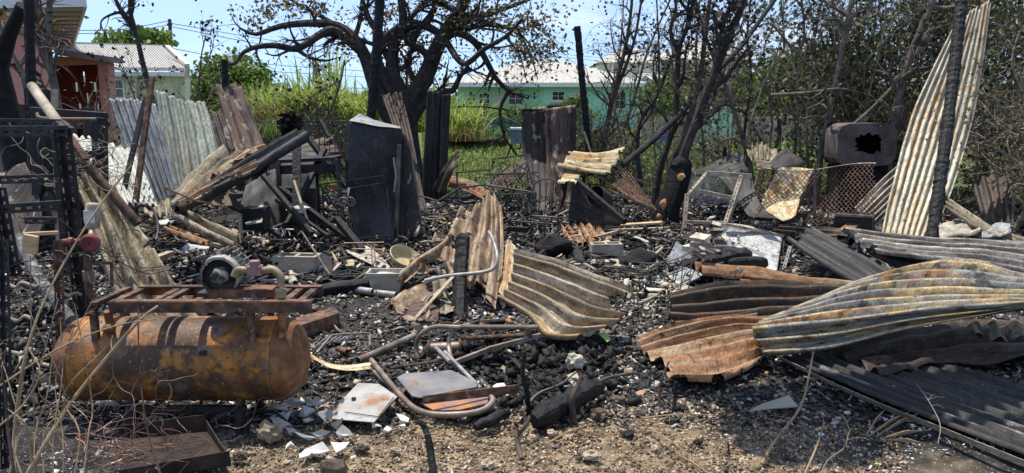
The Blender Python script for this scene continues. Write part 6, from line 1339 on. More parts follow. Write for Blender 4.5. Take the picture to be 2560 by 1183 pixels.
MATS['platemat'] = dict(base=[(0.20,0.19,0.17),(0.32,0.31,0.29),(0.38,0.37,0.36)], scale=6, rough=.6, bump=.3, layers=[(RUST,5,.53,.66,S1,.8),(CHAR,16,.6,.68,S1,.6)])
obj('seat', slab(sp_, .012), 'seatplate', fc, bevel=.004)
obj('backrest', slab([G(1050,1010,.05),G(1120,1004,.06),G(1200,986,.08),G(1226,992,.085),G(1218,1012,.075),G(1150,1028,.06),G(1085,1030,.05)], .01), 'backplate', fc, bevel=.004)
fb_ = tag(obj('flat_bar', MB().bar(G(1058,1000,.115), G(1298,972,.125), .006, .045), 'rustsolid'), 'flat steel bar lying across the folding chair seat', 'steel bar')
rod('thin rusty rod behind the folding chair seat', [G(975,920,.05), G(1100,902,.06)], .009, 'rustsolid')
af = thing('armchair_frame', 'rusty steel armchair frame lying on its side in the charcoal', 'chair', G(1200,890))
obj('arm_frame', MB().tube(sm([G(1046,896,.03),G(1040,868,.09),G(1052,836,.18),G(1085,818,.22),G(1150,818,.22)], 5), .014, 8), 'steel', af, smooth=True)
obj('arm_frame', MB().tube(sm([G(1132,910,.05),G(1122,870,.10),G(1126,838,.17),G(1150,818,.21),G(1200,818,.21),G(1345,818,.21)], 5), .015, 8), 'steel', af, smooth=True)
obj('lower_bar', MB().bar(G(1128,910,.05),G(1225,872,.10),.022,.03).bar(G(1225,872,.10),G(1352,838,.15),.022,.03), 'steel', af, bevel=.003)
obj('link_plate', MB().bar(G(1320,820,.21),G(1326,846,.14),.03,.008), 'rustsolid', af)
obj('cross_tube', MB().tube([G(1165,846,.1), G(1310,838,.12)], .014, 8), 'rustsolid', af, smooth=True)
sr = thing('steel_roller', 'rusty steel spool lying behind the armchair frame', 'spool', G(1110,890))
g0, g1 = G(1072,872,.055), G(1150,868,.06); dd = (g1-g0)
obj('core', MB().tube([g0,g1], .036, 18), 'steel', sr, smooth=True)
for p in (g0, g1): obj('flange', MB().tube([p-dd.normalized()*.008, p+dd.normalized()*.008], .055, 22), 'rustsolid', sr)
fp = thing('metal_plate', 'flat grey steel plate with square hole in the foreground', 'metal plate', G(900,1030))
P5 = [G(895,960,.075),G(948,962,.08),G(993,994,.07),G(935,1058,.05),G(812,1048,.045)]
obj('plate', slab(P5, .006), 'platemat', fp, bevel=.002)
obj('seam', MB().bar(G(862,1030,.064), G(946,1042,.066), .004, .003).bar(G(946,1042,.066), G(985,992,.083), .004, .003), 'blacksteel', fp)
obj('hole', MB().box(G(884,996,.076), (.022,.03,.002)), 'char', fp)
sheet('curled_steel_strip', 'brown curled steel strip in the charcoal right of the armchair frame', [[(1275,895,4.5),(1300,920,4.4),(1340,955,4.2)],[(1285,890,4.5),(1312,925,4.35),(1338,960,4.15)]], n=1, amp=.004, mat='s_brown', nu=20, seed=82, sub=10, cat='metal strip')
rod('bent grey chair tube hooked over the torn sheet', [(1062,702,6.0),(1120,690,6.0),(1200,682,5.95),(1235,670,5.95),(1243,640,6.0),(1232,598,6.2),(1222,580,6.3)], .016, 'greysteel', 'chair_tube', 'tube', curve=True, n=10)
plank('thin flat bar leaning from the hooked tube to the ground', (1135,690,6.0), (1035,800,5.4), .03, .012, 'woodgrey', 'flat_bar', 'steel bar')
plank('second flat bar along the hooked tube', (1140,680,6.1), (1020,725,6.2), .03, .012, 'woodgrey', 'flat_bar', 'steel bar')
tag(obj('tin_can', MB().lathe(G(1220,812,.0), (0,0,1), [(0,.001),(0,.045),(.05,.045),(.05,.04),(.01,.04),(.01,.001)], 18), 'brass', smooth=True), 'small dull tin can behind the armchair frame', 'can')

# ------------------------------------------------------------------ iron chairs and table frame
def iron_chair(label, g, rz, tilt, sc=1.0):
    t = thing('iron_chair', label, 'chair', g, 'wrought iron chairs'); g = T(g); Mx = Matrix.Rotation(rz,3,'Z') @ Matrix.Rotation(tilt,3,'X')
    def L(x,y,z): return g + Mx @ Vector((x*sc,y*sc,z*sc))
    for x in (-.2,.2):
        for y in (-.2,.2): obj('leg', MB().tube([L(x*1.1,y*1.1,0), L(x,y,.43)], .009, 6), 'ironrod', t)
    obj('seat_ring', MB().tube([L(-.2,-.2,.43),L(.2,-.2,.43),L(.2,.2,.43),L(-.2,.2,.43),L(-.2,-.2,.43)], .009, 6), 'ironrod', t)
    for k in range(5): obj('seat_bar', MB().tube([L(-.2+.1*k,-.2,.43),L(-.2+.1*k,.2,.43)], .005, 5), 'ironrod', t)
    obj('back_frame', MB().tube(sm([L(-.2,.2,.43),L(-.21,.26,.7),L(-.17,.3,.86),L(0,.31,.92),L(.17,.3,.86),L(.21,.26,.7),L(.2,.2,.43)]), .009, 6), 'ironrod', t)
    for x in (-.09,.0,.09): obj('back_bar', MB().tube([L(x,.21,.43),L(x*1.1,.3,.88)], .006, 5), 'ironrod', t)
    for s in (-1,1): obj('scroll', MB().tube(spiral(L(.05*s,.27,.66), (Mx@X3)*s, Mx@Z3, .05*sc, 1.5, 18), .005, 5), 'ironrod', t)
iron_chair('black iron chair with scroll back before the two upright sheets', (1345,628,8.4), -.5, .05, .85)
iron_chair('black iron chair tipped over left of the scroll-backed one', (1285,600,8.7), .4, -1.15, .8)
iron_chair('black iron chair collapsed far back before the lawn', (1280,500,10.4), .7, -.9, .8)
tf = thing('iron_table_frame', 'bent black iron table frame behind the torn sheet', 'table', (1180, 560, 8.6))
for p, q in (((1045,488,8.7),(1095,503,8.5)),((1095,503,8.5),(1148,470,8.7)),((1148,470,8.7),(1215,462,9.0)),((1215,462,9.0),(1340,482,8.9)),((1235,488,8.5),(1340,482,8.9)),((1090,505,8.5),(1088,560,8.4)),((1340,482,8.9),(1330,600,8.8)),((1142,432,9.4),(1230,424,9.6)),((1230,424,9.6),(1232,396,9.6)),((1232,398,9.6),(1310,388,9.9)),((1210,437,9.3),(1345,431,9.6)),((1142,432,9.4),(1145,500,9.3))): obj('frame_bar', MB().tube([p,q], .012, 6), 'ironrod', tf)
rn = random.Random(9)
hb = thing('rod_heap', 'heap of thin black iron rods piled behind the iron chairs', 'rods', (1280, 520, 10.2))
for k in range(34):
    p = V(1220+rn.uniform(0,110), 400+rn.uniform(0,60), 10.6+rn.uniform(-.3,.3)); q = p + Vector((rn.uniform(-.35,.35), rn.uniform(-.4,.1), -rn.uniform(.15,.6))); q.z = max(.0, q.z); obj('rod', MB().tube([p,q], .008, 5), 'blacksteel', hb)
ring = MB().tube([V(1085,545,8.2)+Vector((.1*math.cos(a),.1*math.sin(a),0)) for a in np.linspace(0,2*math.pi,25)], .008, 6); tag(obj('iron_ring', ring, 'steel', smooth=True), 'thin iron ring lying behind the torn sheet', 'ring')
tag(obj('clay_pot', MB().lathe(G(1085,622,.03), (.5,-.2,.8), [(0,.002),(0,.06),(.17,.085),(.18,.08),(.02,.05),(.02,.002)], 20), 'woodgrey', smooth=True), 'scorched flower pot lying left of the torn sheet', 'pot')
plank('flat black bar across the iron chair feet', (1268,572,8.0), (1320,574,8.0), .06, .05, 'charwood')

# ------------------------------------------------------------------ centre right
ig = thing('iron_gate', 'rusty barred gate lying aslant behind the black panel', 'gate', (1570, 520, 9.6))
for p, q in (((1492,442,10.0),(1622,478,9.9)),((1505,470,9.7),(1632,520,9.4)),((1520,420,10.3),(1640,468,10.2))): obj('rail', MB().bar(p, q, .02, .03), 'steel', ig)
for k in range(11):
    a = k/10; obj('bar', MB().tube([V(1500+70*a, 436-26*a+18*a, 10.1+.2*a), V(1560+80*a, 486+40*a, 9.5)], .009, 6), 'rustsolid', ig)
plank('upper of two pale charred planks before the stump', (1512,566,9.2), (1658,556,9.2), .1, .025, 'wood', group=None)
plank('lower of two pale charred planks before the stump', (1510,576,9.0), (1668,570,9.0), .06, .02, 'woodgrey')
plank('pale splintered plank beside the charred post foot', (1460,330,12.1), (1478,385,12.0), .03, .05, 'woodgrey')
tag(obj('charred_sack', MB().blob(G(1610,650,.09), (.2,.14,.1), 12, .35, 3), 'char', smooth=True), 'charred sack slumped right of the hollow concrete block', 'sack')
tag(obj('charred_sack', MB().blob(G(1385,622,.1), (.2,.14,.11), 13, .4, 3), 'char', smooth=True), 'black charred mass left of the small rusty sheet', 'sack')
tag(obj('burnt_bucket', MB().lathe(V(1515,500,9.4), (-.6,-.7,.3), [(0,.002),(0,.1),(.25,.13),(.25,.12),(.01,.09),(.01,.002)], 20), 'bark', smooth=True), 'burnt bucket lying on its side behind the black panel', 'bucket')
sheet('grey_slab_panel', 'smooth grey panel standing aslant left of the charred logs', [[(1692,602,7.9),(1668,650,7.4),(1638,705,6.9)],[(1738,642,7.8),(1720,668,7.4),(1690,712,6.9)]], n=1, amp=0, mat='s_blue', nu=20, seed=83, cr=.008, th=.01)
wp_ = thing('appliance_panel', 'white scorched appliance side panel standing among charred logs', 'appliance', (1870, 710, 7.8))
sheet('side_panel', None, [[(1806,556,8.6),(1788,600,8.3),(1784,705,7.5)],[(1872,566,8.6),(1872,620,8.3),(1866,710,7.5)],[(1956,588,8.6),(1948,640,8.3),(1936,716,7.6)]], n=1, amp=0, mat='s_applwhite', nu=24, parent=wp_, seed=84, cr=.012, th=.006)
obj('top_rail', MB().bar((1812,560,8.5),(1958,590,8.5),.05,.03), 'woodgrey', wp_); obj('corner_post', angle_iron((1954,592,8.5),(1938,714,7.55),.04,(1,0,0),(0,1,0)), 'blacksteel', wp_, solid=.003)
tag(obj('slotted_post', angle_iron((1972,615,7.6),(1950,690,7.3),.03,(1,0,0),(0,1,0)), 'greysteel', solid=.003), 'pale slotted strip right of the white appliance panel', 'post')
at = thing('angle_iron_table', 'overturned angle-iron table frame left of the chain mesh', 'table', (1790, 600, 8.8))
for p, q, w in (((1768,428,9.0),(1880,436,9.0),.05),((1770,430,9.0),(1722,486,8.9),.045),((1722,484,8.9),(1712,610,8.7),.045),((1858,438,8.95),(1818,556,8.7),.05),((1728,470,8.95),(1832,492,8.8),.04),((1712,552,8.75),(1820,556,8.7),.03),((1770,432,9.4),(1820,500,9.4),.04)): obj('frame_bar', angle_iron(p,q,w,(0,0,-1),(0,1,0), slot=True, pitch=.05), 'beigepipe', at, solid=.003)
sheet('black_curved_panel', 'black curved panel sloping behind the angle-iron table', [[(1795,440,9.3),(1845,500,9.0),(1870,540,8.7),(1905,545,8.4)],[(1880,440,9.2),(1895,495,8.9),(1915,530,8.6),(1945,548,8.3)]], n=1, amp=0, mat='s_soot', nu=28, seed=85, cr=.01)
sheet('folded_pale_panel', 'pale tan panel folded forward under the chain mesh', [[(1948,418,9.4),(1908,495,9.1),(1912,525,8.7),(1958,552,8.4)],[(1992,418,9.4),(1955,492,9.1),(1952,512,8.7),(1975,548,8.4)],[(2036,422,9.4),(2004,488,9.1),(1998,505,8.7),(1988,540,8.4)]], n=1, amp=0, mat='s_gold', nu=40, seed=86, cr=.012)
cm = thing('chain_link_panel', 'rusty chain-link mesh draped beside the pale folded panel', 'wire mesh', (2040, 550, 9))
m = MB()
def mp(u, v):  # u across, v down
    px = 1890 + 300*u; py = 418 + 10*math.sin(u*5) + v*(120 + 30*u) ; return V(px, py, 9.0 - .35*v + .15*math.sin(u*4) + .06*math.sin(9*u+5*v))
nn = 26
for k in range(-14, nn):
    for s in (1, -1):
        P = []
        for i in range(15):
            v = i/14; u = k/nn + v*.42 if s > 0 else (k+11)/nn - v*.42
            zig = .004*(1 if i % 2 else -1)
            if 0 <= u <= 1: P.append(mp(u+zig, v))
        if len(P) > 2: m.tube(P, .0045, 4)
obj('netting', m, 'rustsolid', cm); obj('post', MB().tube([V(2038,418,9.0), V(2037,545,8.7)], .016, 6), 'blacksteel', cm); obj('top_wire', MB().tube([mp(i/20, 0) for i in range(21)], .006, 5), 'steel', cm)
bxo = thing('burnt_cabinet', 'low black cabinet with orange rusted lid before the chain mesh', 'cabinet', (2140, 590, 8.4))
obj('cabinet_body', MB().hexa([(2086,590,8.3),(2180,592,8.3),(2186,585,8.8),(2094,583,8.8),(2086,540,8.3),(2182,545,8.3),(2188,536,8.8),(2094,530,8.8)]), 'blacksteel', bxo)
obj('lid', MB().hexa([(2098,576,8.1),(2132,578,8.1),(2186,542,8.7),(2160,535,8.7),(2098,572,8.1),(2132,573,8.1),(2186,536,8.7),(2160,529,8.7)]), 'tank', bxo); obj('rim', MB().bar((2086,536,8.28),(2184,542,8.28),.04,.02), 'steel', bxo)
# burnt box with a hole
bs_ = thing('burnt_machine_shell', 'brown burnt machine shell with a ragged hole under the thicket', 'machine shell', (2170, 420, 11))
bd = 10.8; c0 = V(2168,362,bd); hw, hh2 = .42, .30; ring_o, ring_i = [], []; rn = random.Random(3)
for k in range(32):
    a = 2*math.pi*k/32; ca, sa = math.cos(a), math.sin(a); q = (abs(ca)**5+abs(sa)**5)**(-.2)
    ring_o.append(c0 + Vector((hw*ca*q, 0, hh2*sa*q))); ring_i.append(c0 + Vector((.03+.20*ca*q*rn.uniform(.7,1.1), .01, .02+.13*sa*q*rn.uniform(.75,1.2))))
m = MB(); n_ = 32; m.add(ring_o+ring_i+[p+Vector((0,.45,0)) for p in ring_o]+[p+Vector((0,.02,0)) for p in ring_i], [(i,(i+1)%n_,n_+(i+1)%n_,n_+i) for i in range(n_)]+[(i,2*n_+i,2*n_+(i+1)%n_,(i+1)%n_) for i in range(n_)]+[(n_+i,n_+(i+1)%n_,3*n_+(i+1)%n_,3*n_+i) for i in range(n_)])
MATS['shell'] = dict(base=[(0.07,0.05,0.048),(0.13,0.10,0.095),(0.19,0.15,0.14)], scale=5, rough=.9, bump=.5)
obj('shell', m, 'shell', bs_); obj('back', MB().box(c0+Vector((0,.44,0)), (hw*1.9,.02,hh2*1.9)), 'char', bs_); obj('base', MB().box((c0.x, bd+.25, (c0.z-hh2)/2), (.7,.4,max(.05,c0.z-hh2))), 'char', bs_)
# rebar mesh bent up in the middle
rb = thing('rebar_mesh', 'bent black reinforcing mesh between the silvery and sooty sheets', 'wire mesh', (1610, 880, 5.6))
def rp(u, v): return V(1545 + 175*u - 25*(v-.5), 650 + 210*v + 40*math.sin(u*2.2) - 55*u, 6.9 - 1.3*v - .25*math.sin(u*3))
for k in range(9):
    obj('wire', MB().tube([rp(k/8, i/9) for i in range(10)], .005, 5), 'blacksteel', rb); 
for k in range(7): obj('cross_wire', MB().tube([rp(i/9, k/6) for i in range(10)], .005, 5), 'blacksteel', rb)
rg2 = thing('ash_grating', 'steel grating lying on white ash before the concrete block', 'grating', G(1520,690))
for k in range(12): obj('bar', MB().tube([G(1420+k*17, 668, .05), G(1440+k*15, 700, .04)], .006, 5), 'steel', rg2)
for k in range(5): obj('cross_bar', MB().tube([G(1418+k*5, 668+8*k, .056), G(1615, 668+8*k, .056)], .006, 5), 'steel', rg2)
sheet('white_ash_board', 'white ash-covered board lying behind the silvery sheet', [[G(1470,652,.05),G(1560,652,.06),G(1640,665,.04)],[G(1480,690,.03),G(1560,700,.03),G(1660,706,.03)]], n=1, amp=0, mat='s_bone', nu=24, seed=87, cr=.02, th=.01)
for i, (lb, pts, mt) in enumerate((('pale broken board behind the sooty sheet, left one', [(1640,735,6.2),(1700,712,6.4),(1745,722,6.3),(1690,760,5.9)], 's_bone'), ('grey broken board leaning on the sooty sheet', [(1660,690,6.6),(1715,665,6.8),(1760,690,6.6),(1700,720,6.3)], 's_grey'), ('pale crumpled board at the left end of the sooty sheet', [(1590,770,5.8),(1640,740,6.1),(1668,760,5.9),(1620,800,5.5)], 's_bone'))):
    P = [T(p) for p in pts]; sheet('broken_board', lb, [[P[0], P[1]], [P[3], P[2]]], n=1, amp=0, mat=mt, nu=14, seed=88+i, cr=.015, th=.012, cat='board', tear='u0', ta=.03)
tag(obj('lime_scrap', MB().prism([G(1498,838,.06),G(1510,830,.07),G(1528,850,.05),G(1518,856,.05)], (0,0,.004)), 'green'), 'tiny lime green plastic scrap under the silvery sheet', 'scrap')

# ------------------------------------------------------------------ filler debris that can be told apart only as a kind
rn = random.Random(55)
ANCH = [(780,570,'the shovel blade'),(930,450,'the scorched fridge'),(1010,640,'the enamel pan'),(968,700,'the plastic planter'),(700,680,'the crossing plastic pipes'),(745,670,'the ash-covered concrete block'),(665,590,'the wire oven rack'),(640,545,'the burnt carton'),(560,580,'the burnt drawer'),(510,570,'the ash grey bent sheet'),(720,350,'the folded gutter'),(770,430,'the steel desk'),
 (1200,600,'the torn tan sheet'),(1345,560,'the scroll-backed iron chair'),(1285,560,'the tipped iron chair'),(1280,460,'the rod heap'),(1395,620,'the black charred mass'),(1465,590,'the small rusty sheet'),(1515,630,'the hollow concrete block'),(1610,630,'the charred sack'),(1590,565,'the pale planks'),(1570,480,'the barred gate'),(1655,540,'the stump'),(1690,650,'the grey aslant panel'),(1780,500,'the angle-iron table'),(850,720,'the long charred log'),(1085,600,'the flower pot'),(870,550,'the iron scrolls'),(2450,560,'the leaning charred post'),(1860,620,'the white appliance panel')]
used_labels = set()
def where(px, py, what, extra=('', 'slanting ', 'half-buried ', 'broken ', 'bent ', 'split ')):
    c = sorted(ANCH, key=lambda a: (a[0]-px)**2 + (2.2*(a[1]-py))**2)
    for ex in extra:
        for a in c[:3]:
            dx, dy = px-a[0], 2.2*(py-a[1]); w = ('right of' if dx > 0 else 'left of') if abs(dx) > abs(dy) else ('in front of' if dy > 0 else 'behind')
            l = ex + what + ' ' + w + ' ' + a[2]
            if l not in used_labels: used_labels.add(l); return l
    return l
def size_word(L, a, b): return 'short' if L < a else ('long' if L > b else 'middling')
spots = []
for k in range(44):
    px = rn.choice([rn.uniform(560,1000), rn.uniform(640,900), rn.uniform(1030,1420), rn.uniform(1440,1760), rn.uniform(380,700)]); py = rn.uniform(480, 700); spots.append((px, py))
for (px, py) in spots:
    g = G(px, py, rn.uniform(.02,.12)); L = rn.uniform(.15,.7); a = rn.uniform(0, math.pi); e = rn.uniform(-.2,.3)
    d = Vector((math.cos(a), math.sin(a), e)).normalized(); p, q = g - d*L/2, g + d*L/2; p.z = max(.015,p.z); q.z = max(.015,q.z)
    mt = rn.choice(['charwood','charwood','char','woodgrey'])
    plank(where(px, py, size_word(L,.3,.52) + (' scorched pale' if mt == 'woodgrey' else ' charred black') + ' plank'), p, q, rn.uniform(.03,.09), rn.uniform(.012,.04), mt, 'charred_plank', 'plank', 'charred planks in the rubble', 0)
for k in range(26):
    px = rn.choice([rn.uniform(420,1000), rn.uniform(1000,1450), rn.uniform(1450,1760)]); py = rn.uniform(500,740); g = G(px, py, rn.uniform(.02,.12)); L = rn.uniform(.25,.9); a = rn.uniform(0, math.pi); d = Vector((math.cos(a), math.sin(a), rn.uniform(-.1,.4))).normalized()
    p, q = g - d*L/2, g + d*L/2; p.z = max(.01,p.z); q.z = max(.01,q.z); mt = rn.choice(['blacksteel','steel','rustsolid'])
    rod(where(px, py, size_word(L,.45,.7) + ' thin ' + {'blacksteel':'black','steel':'grey-brown','rustsolid':'rusty'}[mt] + ' rod'), [p, p.lerp(q,.5)+Vector((rn.gauss(0,.02),rn.gauss(0,.02),rn.gauss(0,.02))), q], rn.uniform(.004,.009), mt, 'burnt_rod', 'rod', 'burnt rods in the rubble')
for k in range(40):
    px = rn.choice([rn.uniform(400,950), rn.uniform(1400,1780), rn.uniform(400,800), rn.uniform(2350,2560)]); py = rn.uniform(530,690) if px < 2300 else rn.uniform(500,580); g = G(px, py, .04); s = rn.uniform(.04,.14); a = rn.uniform(0,6)
    poly = [g + Vector((math.cos(a+t)*s*rn.uniform(.5,1.1), math.sin(a+t)*s*rn.uniform(.5,1.1), rn.uniform(-.02,.05))) for t in (0,1.3,2.4,3.6,5)]; mt = rn.choice(['paper','ash','greysteel','s_bone','s_sootbrown'])
    tag(obj('burnt_flake', MB().prism(poly, (0,0,.008)), mt), where(px, py, ('small ' if s < .09 else 'large ') + {'paper':'papery','ash':'white','greysteel':'grey metal','s_bone':'cream','s_sootbrown':'brown'}[mt] + ' flake'), 'flake', 'burnt flakes on the rubble')

# half-burnt books under the angle-iron table
rn = random.Random(17)
for k in range(14):
    px, py = rn.uniform(1722,1808), rn.uniform(560,640); g = G(px, py, rn.uniform(.08,.3)); Mx = Matrix.Rotation(rn.uniform(0,6),3,'Z') @ Matrix.Rotation(rn.uniform(-.7,.7),3,'X')
    cv = rn.choice(['paper','charwood','barkbrown','redpaint']); sz = (rn.uniform(.12,.2), rn.uniform(.1,.15), rn.uniform(.015,.04))
    t = thing('burnt_book', where(px, py, ('thick ' if sz[2] > .028 else 'thin ') + {'paper':'cream','charwood':'black','barkbrown':'brown','redpaint':'dark red'}[cv] + ' half-burnt book'), 'book', g, 'half-burnt books')
    obj('pages', MB().box(g, (sz[0]*.97, sz[1]*.97, sz[2]), Mx), 'paper', t)
    for s in (-1,1): obj('cover', MB().box(g + Mx@Vector((0,0,s*(sz[2]/2+.002))), (sz[0], sz[1], .003), Mx), cv, t)

# foreground shards, stones, lumps
rn = random.Random(66)
ANCH2 = [(672,1080,'the rough pale stone'),(790,1130,'the largest white shard'),(900,1010,'the flat steel plate'),(838,1175,'the dark angular stone'),(1090,1010,'the folding chair'),(1250,972,'the flat steel bar end'),(560,1060,'the rusted tray'),(700,960,'the tank leg'),(1060,1090,'the thick black stub')]
def where2(px, py, what):
    for ex in ('', 'upright ', 'jagged ', 'flat ', 'tilted '):
        for a in sorted(ANCH2, key=lambda a: (a[0]-px)**2 + (1.5*(a[1]-py))**2)[:3]:
            dx, dy = px-a[0], 1.5*(py-a[1]); w = ('right of' if dx > 0 else 'left of') if abs(dx) > abs(dy) else ('in front of' if dy > 0 else 'behind'); l = ex + what + ' ' + w + ' ' + a[2]
            if l not in used_labels: used_labels.add(l); return l
    return l
glass = [(715,1040),(745,1012),(770,1062),(800,1080),(840,1062),(735,1075),(860,1085),(775,1035),(820,1042),(705,1062),(790,1008),(760,1095),(700,1025)]
for i, (px, py) in enumerate(glass):
    g = G(px, py, .035); s = rn.uniform(.035,.075); a = rn.uniform(0,6); poly = [g + Vector((math.cos(a+t)*s*rn.uniform(.5,1.1), math.sin(a+t)*s*rn.uniform(.4,.9), rn.uniform(-.02,.035))) for t in (0,.9,1.9,2.8,4.0,5.2)]
    tag(obj('glass_shard', MB().prism(poly, (0,0,.005)), 'glassshard'), where2(px, py, 'cloudy glass shard'), 'glass shard', 'glass shards in the foreground')
white = [(790,1130,.075),(850,1120,.05),(762,1140,.04),(940,1068,.035),(968,1078,.025),(1010,1048,.045),(1000,1068,.03),(725,1120,.03),(885,1150,.02),(1250,968,.05),(1270,985,.03),(820,1150,.02),(1160,1045,.02)]
for i, (px, py, s) in enumerate(white):
    g = G(px, py, .02); a = rn.uniform(0,6); poly = [g + Vector((math.cos(a+t)*s*rn.uniform(.6,1.1), math.sin(a+t)*s*rn.uniform(.5,1), rn.uniform(-.01,.025))) for t in (0,1.3,2.3,3.5,4.8)]
    tag(obj('white_shard', MB().prism(poly, (0,0,.006)), 'whiteshard'), where2(px, py, ('large ' if s > .04 else 'small ') + 'white plate shard'), 'shard', 'white shards in the foreground')
tag(obj('pale_stone', MB().blob(G(672,1080,.03), (.06,.05,.045), 4, .5, 3, freq=2.2), 'stone'), 'large rough pale stone at the left of the glass shards', 'stone')
tag(obj('dark_stone', MB().blob(G(838,1175,.03), (.06,.05,.05), 9, .4, 2), 'stonedark'), 'dark angular stone at the bottom below the white shards', 'stone')
tag(obj('pale_cup', MB().blob(G(1440,905,.07), (.05,.03,.05), 6, .6, 3, freq=2.6), 's_bone'), 'pale scorched crumpled cup behind the twig stubs', 'cup')
tag(obj('pale_scrap', MB().prism([G(1418,940,.06),G(1440,930,.08),G(1452,955,.05),G(1432,968,.04)], (0,0,.005)), 's_bone'), 'pale paper scrap beside the crumpled cup', 'scrap')
tag(obj('grey_scrap', MB().prism([G(1870,1030,.02),G(1905,1012,.03),G(1972,990,.06),G(1995,1018,.03),G(1920,1024,.02)], (0,0,.005)), 's_bone'), 'grey triangular sheet scrap on the shaded soil', 'scrap')
for i, (px, py, sz, mt, lb) in enumerate(((905,1120,.03,'stonedark','dark stone right of the white shards'),(985,1125,.022,'stone','brown stone left of the thick black stub'),(1150,1110,.02,'stone','brown stone right of the thick black stub'),(1235,1080,.026,'coal','black lump below the folding chair'),(1385,1085,.03,'stone','pale stone before the brown forked stub'),(1500,1035,.04,'stonedark','large brown stone right of the thick charred log'),(1545,1000,.034,'stonedark','brown stone under the stretching charred branch'),(1570,1085,.026,'coal','black lump before the pale straw'),(1640,1120,.02,'stone','pale stone by the diagonal straw'),(1745,1105,.02,'coal','black lump by the small charred sprig'),(600,1140,.03,'stonedark','dark stone right of the rusted tray'),(1010,1170,.024,'stone','tan stone at the bottom edge left of the stub'),(1220,1160,.03,'stone','flat tan stone at the bottom right of the stub'),(1480,1140,.035,'stone','flat tan stone at the bottom below the branch straw'))):
    g = G(px, py, sz*.3); tag(obj('soil_stone', MB().blob(g, (sz*1.05,sz*.8,sz*.6), i, .6, 3, freq=1.9), mt), lb, 'stone', 'stones on the brown soil')
nL = 900; cs = np.array([(1300,925,75,32),(1440,900,60,30),(1180,880,60,25),(1330,985,60,30),(1400,940,90,40)])[RN.integers(0,5,nL)]
qx, qy = RN.normal(cs[:,0], cs[:,2]), RN.normal(cs[:,1], cs[:,3])
qp = np.array([tuple(G(a,b,0)) for a,b in zip(qx,qy)]); qs = .015+.06*RN.uniform(0,1,nL)**2; qp[:,2] = hz(qp[:,0],qp[:,1]) + qs*RN.uniform(.1,.7,nL)
chips('charcoal_heap', qp, qs, 'coal', 'heap of black charcoal lumps before the silvery sheet', 'charcoal', flat=(.6,.4), jit=.75, R=rot_np(nL))

# twig stubs and dry stalks
def stub(label, pts, r0, r1, mat='bark', n=8, cat='stub', name='plant_stub', group=None, seed=1, shoots=0):
    rn = random.Random(seed); P = sm(pts, 4); m = MB(); k = len(P)
    m.tube(P, [r0+(r1-r0)*i/(k-1) for i in range(k)], n, jit=.1, rng=rn)
    for _ in range(shoots):
        i = rn.randrange(k//3, k-1); d = Vector((rn.gauss(0,1), rn.gauss(0,1), rn.uniform(.2,1))).normalized(); L = rn.uniform(.03,.09); m.tube([P[i], P[i]+d*L*.5+Z3*.01, P[i]+d*L], [r1*.8, r1*.3], 5)
    return tag(obj(name, m, mat, smooth=True), label, cat, group)
stub('thick black charred stub at the bottom centre', [G(1085,1200,-.02), (1078,1140,3.2), (1068,1085,3.25), (1058,1062,3.3)], .02, .014, 'char', seed=1, shoots=2)
stub('tall black charred stem right of the folding chair', [G(1322,1040,-.02), (1318,985,3.78), (1306,930,3.8), (1312,880,3.82)], .014, .011, 'char', seed=2, shoots=3)
stub('brown forked stub before the thick charred log', [G(1435,1055,-.01), (1430,1000,3.66), (1448,955,3.7), (1455,935,3.72)], .018, .009, 'barkbrown', seed=3, shoots=3)
stub('crooked burnt stub at the bottom below the thick log', [G(1305,1150,-.01), (1292,1095,3.45), (1312,1068,3.45), (1325,1040,3.48)], .014, .008, 'barkbrown', seed=4, shoots=2)
stub('slim twin stub left of the rust orange sheet', [G(1650,1020,-.01), (1648,975,3.9), (1662,930,3.92), (1672,905,3.95)], .009, .005, 'barkbrown', seed=5, shoots=3)
stub('short dark stub under the rust orange sheet', [G(1684,1028,-.01), (1688,990,3.85), (1692,955,3.85)], .012, .008, 'char', seed=6, shoots=2)
stub('small charred sprig at the bottom right of centre', [G(1715,1150,-.01), (1720,1125,3.4), (1738,1100,3.42)], .009, .004, 'barkbrown', seed=7, shoots=2)
stub('charred sprig near the bottom right shadow', [G(1815,1180,-.01), (1822,1140,3.3), (1820,1105,3.3)], .008, .004, 'bark', seed=8, shoots=3)
stub('charred branch lying beside the thick charred log', [G(1305,1030,.02), G(1345,985,.06), G(1400,962,.08), G(1440,930,.1)], .01, .007, 'barkgrey', seed=9, shoots=2, name='burnt_branch', cat='branch')
stub('charred branch stretching right over the thick log', [G(1430,1010,.04), G(1470,970,.08), G(1520,945,.08), G(1590,930,.1)], .012, .008, 'barkgrey', seed=10, shoots=1, name='burnt_branch', cat='branch')
